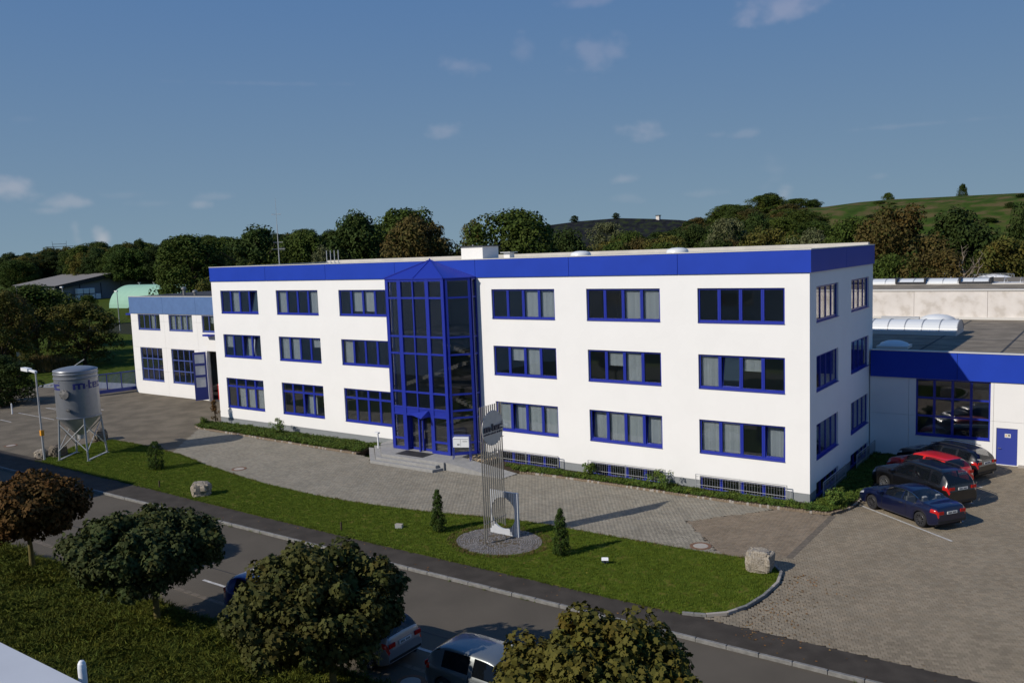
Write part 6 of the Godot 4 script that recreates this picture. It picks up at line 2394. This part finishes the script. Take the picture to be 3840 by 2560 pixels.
		b.tube(Vector3(w, 0, 0), Vector3(w, 0.82, 0), 0.022, 0.022)
		b.tube(Vector3(0, 0.82, 0), Vector3(w, 0.82, 0), 0.022, 0.022)
		b.tube(Vector3(w * 0.5, 0, 0), Vector3(w * 0.5, 0.82, 0), 0.018, 0.018)
		put("frame", b, mats.galv, o)
		b = MB.new()
		b.tube(Vector3(0.03, 0.3, 0), Vector3(w - 0.03, 0.3, 0), 0.01, 0.01, 6)
		b.tube(Vector3(0.03, 0.72, 0), Vector3(w - 0.03, 0.72, 0), 0.01, 0.01, 6)
		put("rail", b, mats.galv, o)
		b = MB.new()
		for k in 34:
			b.tube(Vector3(w * (k + 0.5) / 34, 0.03, 0), Vector3(w * (k + 0.5) / 34, 0.74, 0), 0.006, 0.006, 5)
		put("bars", b, mats.galv, o)
	# aerials on the office roof
	o = thing("antenna_mast", "tall thin antenna mast on the left part of the office roof", "antenna", Vector3(3.0, 11.64, -4.0))
	b = MB.new()
	b.tube(Vector3(0, 0, 0), Vector3(0, 3.1, 0), 0.035, 0.03, 8)
	b.tube(Vector3(0, 3.1, 0), Vector3(0, 5.1, 0), 0.018, 0.008, 6)
	put("pole", b, mats.galv, o)
	b = MB.new()
	for a in [[3.85, 0.55], [1.75, 0.55], [1.25, 0.75]]:
		b.tube(Vector3(-a[1] * (1.0 if a[0] > 3 else 0.5), a[0], 0), Vector3(a[1], a[0], 0), 0.012, 0.012, 5)
		b.tube(Vector3(0, a[0], -a[1] * 0.8), Vector3(0, a[0], a[1] * 0.8), 0.012, 0.012, 5)
	for k in 5:
		b.tube(Vector3(0.15 + k * 0.13, 1.12, 0), Vector3(0.15 + k * 0.13, 1.38, 0), 0.008, 0.008, 4)
	put("aerial", b, mats.galv, o)
	for k in 4:
		b = MB.new()
		b.tube(Vector3.ZERO, Vector3(0, 0.98, 0), 0.03, 0.03, 6)
		b.tube(Vector3(0, 0, 0), Vector3(0, 0.1, 0), 0.12, 0.1, 8)
		tag(put("roof_rod", b, mats.galv, null, Vector3(8.25 + k * 0.4, 11.64, -4.0)), ["first", "second", "third", "fourth"][k] + " thin rod from the left on the office roof", "rod", "rods on the office roof")

func plate_with_hole(b: MB, x0: float, x1: float, y0: float, y1: float, hole: Array, t: float) -> void:
	var n := hole.size()
	for k in n:
		var p: Vector2 = hole[k]
		var q: Vector2 = hole[(k + 1) % n]
		var outs := []
		for w in [p, q]:
			var c := Vector2(-0.04, 0.97)
			var d: Vector2 = (w - c)
			var s := 1e9
			if d.x > 1e-6:
				s = minf(s, (x1 - c.x) / d.x)
			if d.x < -1e-6:
				s = minf(s, (x0 - c.x) / d.x)
			if d.y > 1e-6:
				s = minf(s, (y1 - c.y) / d.y)
			if d.y < -1e-6:
				s = minf(s, (y0 - c.y) / d.y)
			outs.append(c + d * maxf(s, 1.0))
		var pts := [p, outs[0], outs[1], q]
		# fill the corner of the rectangle where the two rays end on different sides
		var corner := Vector2.ZERO
		var need := absf(outs[0].x - outs[1].x) > 1e-4 and absf(outs[0].y - outs[1].y) > 1e-4
		if need:
			corner = Vector2(x1 if outs[0].x > 0 or outs[1].x > 0.3 else x0, y1 if outs[0].y > 1.0 else y0)
		for z in [0.5, -0.5]:
			var v3 := []
			for w: Vector2 in pts:
				v3.append(Vector3(w.x, w.y, t * z))
			if z > 0:
				b.quad(v3[0], v3[1], v3[2], v3[3])
				if need:
					b.tri(v3[1], Vector3(corner.x, corner.y, t * z), v3[2])
			else:
				b.quad(v3[3], v3[2], v3[1], v3[0])
				if need:
					b.tri(v3[2], Vector3(corner.x, corner.y, t * z), v3[1])
		b.quad(Vector3(p.x, p.y, -t * 0.5), Vector3(p.x, p.y, t * 0.5), Vector3(q.x, q.y, t * 0.5), Vector3(q.x, q.y, -t * 0.5))
	b.quad(Vector3(x0, y1, t * 0.5), Vector3(x1, y1, t * 0.5), Vector3(x1, y1, -t * 0.5), Vector3(x0, y1, -t * 0.5))
	b.quad(Vector3(x0, y0, -t * 0.5), Vector3(x0, y0, t * 0.5), Vector3(x0, y1, t * 0.5), Vector3(x0, y1, -t * 0.5))

# ---------------------------------------------------------------- cars
func curve_at(pts: Array, x: float) -> float:
	if x <= pts[0][0]:
		return pts[0][1]
	for k in pts.size() - 1:
		if x <= pts[k + 1][0]:
			var p0: Array = pts[maxi(k - 1, 0)]
			var p1: Array = pts[k]
			var p2: Array = pts[k + 1]
			var p3: Array = pts[mini(k + 2, pts.size() - 1)]
			var h: float = p2[0] - p1[0]
			var t: float = (x - p1[0]) / h
			var m1: float = (p2[1] - p0[1]) / maxf(p2[0] - p0[0], 1e-4) * h
			var m2: float = (p3[1] - p1[1]) / maxf(p3[0] - p1[0], 1e-4) * h
			# keep it from overshooting
			var d: float = p2[1] - p1[1]
			m1 = clampf(m1, minf(0, 3 * d), maxf(0, 3 * d))
			m2 = clampf(m2, minf(0, 3 * d), maxf(0, 3 * d))
			return p1[1] + (t * m1) + t * t * (3 * d - 2 * m1 - m2) + t * t * t * (m1 + m2 - 2 * d)
	return pts[-1][1]

# A car facing +x, its middle over the origin, standing on y = 0. s holds:
# len, half (half width), top [[x, y]...] outline from tail to nose, belt [[x, y]...], cabin [x0, x1] width taper,
# side [[x0, x1]...] windows, front [x0, x1] windscreen, rear [x0, x1] rear window, wheels [xr, xf], wr wheel radius
func car(label: String, at: Vector3, turn: float, s: Dictionary, body: Material, rim: Material, group: String) -> Node3D:
	var o := thing("car", label, "car", at, turn, group)
	var L: float = s.len
	var hw: float = s.half
	var wr: float = s.wr
	var xs := []
	var n := 84
	for k in n + 1:
		xs.append(-L * 0.5 + L * k / n)
	var rows := []
	for x in xs:
		var end: float = minf(x + L * 0.5, L * 0.5 - x)
		var taper := 1.0 - 0.16 * pow(clampf(1.0 - end / 0.55, 0, 1), 2.2)
		var w := hw * taper
		var yb := 0.2 + 0.13 * pow(clampf(1.0 - end / 0.5, 0, 1), 2.0)
		for xc in s.wheels:
			var dx := absf(x - xc)
			var R := wr + 0.05
			if dx < R:
				yb = maxf(yb, wr + sqrt(R * R - dx * dx) * 0.98)
		var ys := curve_at(s.belt, x)
		var yt := maxf(curve_at(s.top, x), ys + 0.02)
		var up: float = clampf((yt - ys) / 0.42, 0, 1)
		var wt := lerpf(w - 0.12, hw * s.roof, up)
		var q := []
		q.append(Vector3(x, yb, w - 0.07))
		q.append(Vector3(x, lerpf(yb, ys, 0.1), w - 0.015))
		q.append(Vector3(x, lerpf(yb, ys, 0.45), w))
		q.append(Vector3(x, lerpf(yb, ys, 0.8), w - 0.012))
		q.append(Vector3(x, lerpf(yb, ys, 0.95), w - 0.04))
		q.append(Vector3(x, ys, w - 0.075))
		q.append(Vector3(x, lerpf(ys, yt - 0.06 * up, 0.5), lerpf(w - 0.085, wt, 0.45)))
		q.append(Vector3(x, lerpf(ys, yt - 0.06 * up, 0.92), lerpf(w - 0.09, wt, 0.93)))
		q.append(Vector3(x, lerpf(ys, yt - 0.012 * up, 0.985), wt - 0.07))
		q.append(Vector3(x, yt, wt * 0.5))
		q.append(Vector3(x, yt + 0.012, 0))
		rows.append(q)
	var cnt: int = rows[0].size()
	# smooth normals on the grid
	var norms := []
	for k in rows.size():
		var line := []
		for j in cnt:
			var a: Vector3 = rows[mini(k + 1, n)][j] - rows[maxi(k - 1, 0)][j]
			var c: Vector3 = rows[k][mini(j + 1, cnt - 1)] - rows[k][maxi(j - 1, 0)]
			if j == cnt - 1:
				c = Vector3(0, 0, -1)
			line.append(c.cross(a).normalized() * (1.0 if c.cross(a).dot(Vector3(0, 0.5, 1)) > 0 else -1.0))
		norms.append(line)
	var bags := {"body": MB.new()}
	for k in n:
		var xm: float = (xs[k] + xs[k + 1]) * 0.5
		for j in cnt - 1:
			var bag := "body"
			if j == 5 or j == 6:
				for w in s.side:
					if xm > w[0] and xm < w[1] and rows[k][7].y - rows[k][5].y > 0.1:
						bag = "side_window %.2f" % w[0]
			if j >= 7:
				if xm > s.front[0] and xm < s.front[1]:
					bag = "windscreen"
				if xm > s.rear[0] and xm < s.rear[1]:
					bag = "rear_window"
			if (j == 3 or j == 4) and xm < -L * 0.5 + s.get("tail", 0.22):
				bag = "tail_lamp"
			if (j == 3) and xm > L * 0.5 - 0.42 and xm < L * 0.5 - 0.03:
				bag = "head_lamp"
			for side in [1.0, -1.0]:
				var key: String = bag if bag == "body" or bag == "windscreen" or bag == "rear_window" else bag + (" l" if side > 0 else " r")
				if not bags.has(key):
					bags[key] = MB.new()
				var mb: MB = bags[key]
				var f := Vector3(1, 1, side)
				var base := mb.v.size()
				for e in [[k, j], [k + 1, j], [k + 1, j + 1], [k, j + 1]]:
					mb.vert(rows[e[0]][e[1]] * f, norms[e[0]][e[1]] * f)
				if side > 0:
					mb.i.append_array(PackedInt32Array([base, base + 2, base + 1, base, base + 3, base + 2]))
				else:
					mb.i.append_array(PackedInt32Array([base, base + 1, base + 2, base, base + 2, base + 3]))
	# close nose and tail
	for k in [0, n]:
		for j in cnt - 1:
			var a: Vector3 = rows[k][j]
			var c: Vector3 = rows[k][j + 1]
			var mir := Vector3(1, 1, -1)
			if k == 0:
				bags.body.quad(a * mir, a, c, c * mir)
			else:
				bags.body.quad(a, a * mir, c * mir, c)
	for key: String in bags:
		var called := key.get_slice(" ", 0)
		var m: Material = body
		if called.ends_with("window") or called == "windscreen":
			m = mats.car_glass
		elif called == "tail_lamp":
			m = mats.tail
		elif called == "head_lamp":
			m = mats.lamp_clear
		put(called, bags[key], m, o)
	# tail: lamp faces, plate, bumper line, exhaust
	var b := MB.new()
	var yl: float = s.get("lamp_y", 0.78)
	for side in [-1, 1]:
		b = MB.new()
		b.box(Vector3(-L * 0.5 - 0.012, yl - 0.07, side * hw * 0.5), Vector3(-L * 0.5 + 0.02, yl + 0.06, side * hw * 0.8))
		put("tail_lamp", b, mats.tail, o)
	b = MB.new()
	b.box(Vector3(-L * 0.5 - 0.014, yl - 0.08, -0.26), Vector3(-L * 0.5 + 0.01, yl + 0.03, 0.26))
	var pl := put("number_plate", b, mats.plate_white, o)
	b = MB.new()
	for k in 7:
		if k != 3:
			b.box(Vector3(-L * 0.5 - 0.016, yl - 0.055, -0.2 + k * 0.058), Vector3(-L * 0.5 - 0.013, yl + 0.005, -0.165 + k * 0.058))
	put("lettering", b, mats.black, pl)
	b = MB.new()
	b.box(Vector3(-L * 0.5 - 0.006, 0.36, -hw * 0.8), Vector3(-L * 0.5 + 0.05, 0.44, hw * 0.8))
	put("bumper_strip", b, mats.car_under, o)
	b = MB.new()
	b.tube(Vector3(-L * 0.5 - 0.02, 0.27, hw * 0.5), Vector3(-L * 0.5 + 0.3, 0.27, hw * 0.5), 0.035, 0.035)
	put("exhaust", b, mats.chrome, o)
	# floor and arch linings, door seams, handles, mirrors
	b = MB.new()
	b.box(Vector3(-L * 0.5 + 0.15, 0.19, -hw + 0.2), Vector3(L * 0.5 - 0.15, 0.55, hw - 0.2))
	put("underbody", b, mats.car_under, o)
	b = MB.new()
	for side in [-1.0, 1.0]:
		for x in s.doors:
			var j := clampi(int((x + L * 0.5) / L * n), 1, n - 1)
			var q: Array = rows[j]
			for e in range(1, 5):
				var f := Vector3(1, 1, side)
				b.bar((q[e] + norms[j][e] * 0.002) * f, (q[e + 1] + norms[j][e + 1] * 0.002) * f, 0.012, 0.012)
	put("door_seam", b, mats.car_under, o)
	b = MB.new()
	for side in [-1.0, 1.0]:
		for x in s.handles:
			b.box(Vector3(x - 0.1, 0.79, side * (hw - 0.02)), Vector3(x + 0.1, 0.82, side * (hw + 0.015)))
	put("door_handle", b, mats.chrome if s.get("chrome", false) else body, o)
	for side in [-1.0, 1.0]:
		b = MB.new()
		b.xf = Transform3D(Basis(), Vector3(s.mirror, curve_at(s.belt, s.mirror) + 0.06, side * (hw + 0.06)))
		b.soft_box(Vector3(-0.08, -0.06, -0.11), Vector3(0.1, 0.09, 0.11), 0.04)
		put("mirror", b, body, o)
	if s.get("chrome", false):
		# bright strip round the side windows
		b = MB.new()
		for side in [-1.0, 1.0]:
			var f := Vector3(1, 1, side)
			for k in n:
				var xm: float = xs[k]
				if xm > s.side[0][0] - 0.03 and xm < s.side[-1][1] + 0.02:
					b.bar((rows[k][7] + norms[k][7] * 0.004) * f, (rows[k + 1][7] + norms[k + 1][7] * 0.004) * f, 0.022, 0.022)
		put("trim", b, mats.chrome, o)
	if s.has("rails"):
		for side in [-1.0, 1.0]:
			b = MB.new()
			var x: float = -L * 0.5 + s.rails[0]
			while x < -L * 0.5 + s.rails[1]:
				b.tube(Vector3(x, curve_at(s.top, x) + 0.05, side * hw * s.roof * 0.93), Vector3(x + 0.25, curve_at(s.top, x + 0.25) + 0.05, side * hw * s.roof * 0.93), 0.018, 0.018, 6)
				x += 0.25
			put("roof_rail", b, mats.dark_metal, o)
	for xc in s.wheels:
		for side in [-1.0, 1.0]:
			wheel(o, Vector3(xc, wr, side * (hw - 0.13)), wr, side, rim)
	return o

var tyre_cache := {}

func wheel(parent: Node3D, at: Vector3, r: float, side: float, rim: Material) -> void:
	var key := "%.3f" % r
	if not tyre_cache.has(key):
		var t := MB.new()
		t.lathe([Vector2(r * 0.66, -0.1), Vector2(r * 0.9, -0.105), Vector2(r * 0.98, -0.085), Vector2(r, -0.05), Vector2(r, 0.05), Vector2(r * 0.98, 0.085), Vector2(r * 0.9, 0.105), Vector2(r * 0.66, 0.1)], 32, true)
		t.lathe([Vector2(r * 0.66, 0.1), Vector2(r * 0.6, 0.03), Vector2(0.001, 0.02)], 32)
		var w := MB.new()
		w.lathe([Vector2(r * 0.6, 0.05), Vector2(r * 0.67, 0.104), Vector2(r * 0.69, 0.1)], 32)
		w.lathe([Vector2(r * 0.16, 0.03), Vector2(r * 0.15, 0.09), Vector2(0.001, 0.095)], 16)
		for k in 10:
			var a := TAU * k / 10.0
			w.xf = Transform3D(Basis(Vector3.UP, a), Vector3.ZERO)
			w.bar(Vector3(r * 0.12, 0.075, 0), Vector3(r * 0.64, 0.085, 0), 0.028, 0.03)
		tyre_cache[key] = [t.mesh(), w.mesh()]
	var ba := Basis(Vector3.RIGHT, PI / 2 * side)
	var t := put("wheel", tyre_cache[key][0], mats.tyre, parent)
	t.transform = Transform3D(ba, at)
	put("rim", tyre_cache[key][1], rim, t)

const SEDAN := {"len": 4.55, "half": 0.89, "wr": 0.325, "roof": 0.64, "wheels": [-1.42, 1.36], "top": [[-2.28, 0.66], [-2.24, 0.92], [-1.95, 1.02], [-1.45, 1.06], [-0.7, 1.33], [-0.2, 1.38], [0.25, 1.34], [1.0, 0.99], [1.6, 0.9], [2.1, 0.76], [2.28, 0.5]], "belt": [[-2.28, 0.6], [-2.2, 0.88], [-1.6, 0.93], [0.9, 0.88], [1.7, 0.8], [2.15, 0.64], [2.28, 0.44]], "side": [[-1.15, -0.4], [-0.33, 0.62]], "front": [0.3, 1.0], "rear": [-1.4, -0.72], "doors": [-0.6, 0.75], "handles": [-0.4], "mirror": 0.72, "chrome": true, "lamp_y": 0.78, "tail": 0.3}
const SUV := {"len": 4.75, "half": 0.93, "wr": 0.365, "roof": 0.7, "wheels": [-1.45, 1.42], "top": [[-2.37, 0.85], [-2.32, 1.12], [-2.1, 1.45], [-1.85, 1.62], [-1.2, 1.69], [-0.2, 1.7], [0.35, 1.63], [1.1, 1.18], [1.7, 1.1], [2.2, 0.95], [2.37, 0.6]], "belt": [[-2.37, 0.8], [-2.25, 1.06], [-1.6, 1.1], [1.0, 1.05], [1.8, 0.98], [2.25, 0.8], [2.37, 0.52]], "side": [[-1.95, -1.35], [-1.25, -0.4], [-0.3, 0.7]], "front": [0.4, 1.1], "rear": [-2.3, -1.88], "doors": [-1.2, -0.35, 0.85], "handles": [-0.95, -0.1], "mirror": 0.8, "rails": [0.6, 2.7], "lamp_y": 0.98, "tail": 0.3}
const WAGON := {"len": 4.6, "half": 0.88, "wr": 0.32, "roof": 0.66, "wheels": [-1.38, 1.36], "top": [[-2.3, 0.7], [-2.26, 0.95], [-2.0, 1.25], [-1.7, 1.4], [-1.0, 1.47], [-0.2, 1.47], [0.3, 1.41], [1.05, 1.0], [1.7, 0.92], [2.15, 0.78], [2.3, 0.5]], "belt": [[-2.3, 0.64], [-2.2, 0.9], [-1.6, 0.95], [0.9, 0.92], [1.75, 0.83], [2.18, 0.66], [2.3, 0.44]], "side": [[-1.85, -1.2], [-1.1, -0.35], [-0.27, 0.68]], "front": [0.35, 1.05], "rear": [-2.22, -1.75], "doors": [-1.1, -0.3, 0.8], "handles": [-0.9, -0.08], "mirror": 0.78, "rails": [0.7, 2.6], "lamp_y": 0.85, "tail": 0.26}
const HATCH := {"len": 4.05, "half": 0.86, "wr": 0.315, "roof": 0.68, "wheels": [-1.26, 1.25], "top": [[-2.02, 0.7], [-1.98, 0.98], [-1.78, 1.25], [-1.5, 1.4], [-0.9, 1.46], [-0.1, 1.45], [0.35, 1.38], [1.05, 1.02], [1.55, 0.93], [1.9, 0.78], [2.02, 0.5]], "belt": [[-2.02, 0.64], [-1.92, 0.9], [-1.4, 0.94], [0.9, 0.9], [1.5, 0.82], [1.9, 0.64], [2.02, 0.44]], "side": [[-1.35, -0.42], [-0.3, 0.68]], "front": [0.4, 1.05], "rear": [-1.95, -1.55], "doors": [-0.36, 0.8], "handles": [-0.2], "mirror": 0.76, "lamp_y": 0.85, "tail": 0.24}

func cars() -> void:
	var row := "cars parked at an angle beside the office"
	var blue := car("dark blue coupe parked nearest in the angled row", Vector3(48.05, 0.004, -0.55), atan2(0.57, -0.82), SEDAN, paint(0.003, 0.006, 0.034), mats.rim_dark, row)
	# light seats seen through its glass
	for q in [[0.0, 0.36], [0.0, -0.36], [-0.8, 0.36], [-0.8, -0.36]]:
		var b := MB.new()
		b.soft_box(Vector3(q[0] - 0.45, 0.5, q[1] - 0.22), Vector3(q[0] - 0.28, 1.02, q[1] + 0.22), 0.05)
		b.soft_box(Vector3(q[0] - 0.42, 1.02, q[1] - 0.11), Vector3(q[0] - 0.32, 1.2, q[1] + 0.11), 0.04)
		put("seat", b, mats.plinth, blue)
	car("black estate car with roof rails second in the angled row", Vector3(47.95, 0.004 + lot_y(-3.6), -3.65), atan2(0.58, -0.81), SUV, paint(0.006, 0.006, 0.007), mats.rim, row)
	car("red hatchback between the two black cars", Vector3(47.75, 0.004 + lot_y(-6.3), -6.4), atan2(0.56, -0.83), HATCH, paint(0.55, 0.012, 0.008, 0.0), mats.rim, row)
	car("black estate car parked closest to the annex wall", Vector3(48.1, 0.004 + lot_y(-8.7), -8.75), atan2(0.44, -0.9), WAGON, paint(0.008, 0.008, 0.011), mats.rim, row)
	var street := "cars parked along the road"
	car("silver hatchback parked at the near side of the road", Vector3(41.85, -0.096, 21.4), 0.0, HATCH, paint(0.17, 0.185, 0.185, 0.5), mats.rim, street)  # paint darkened, the shade over this car is put into its colour
	car("silver car half hidden under the olive globe maple", Vector3(36.28, -0.096, 21.25), PI, HATCH, paint(0.3, 0.31, 0.33, 0.5), mats.rim, street)
	car("blue car hidden behind the crown of the olive globe maple", Vector3(32.15, -0.096, 21.0), 0.0, HATCH, paint(0.02, 0.04, 0.2, 0.4), mats.rim, street)
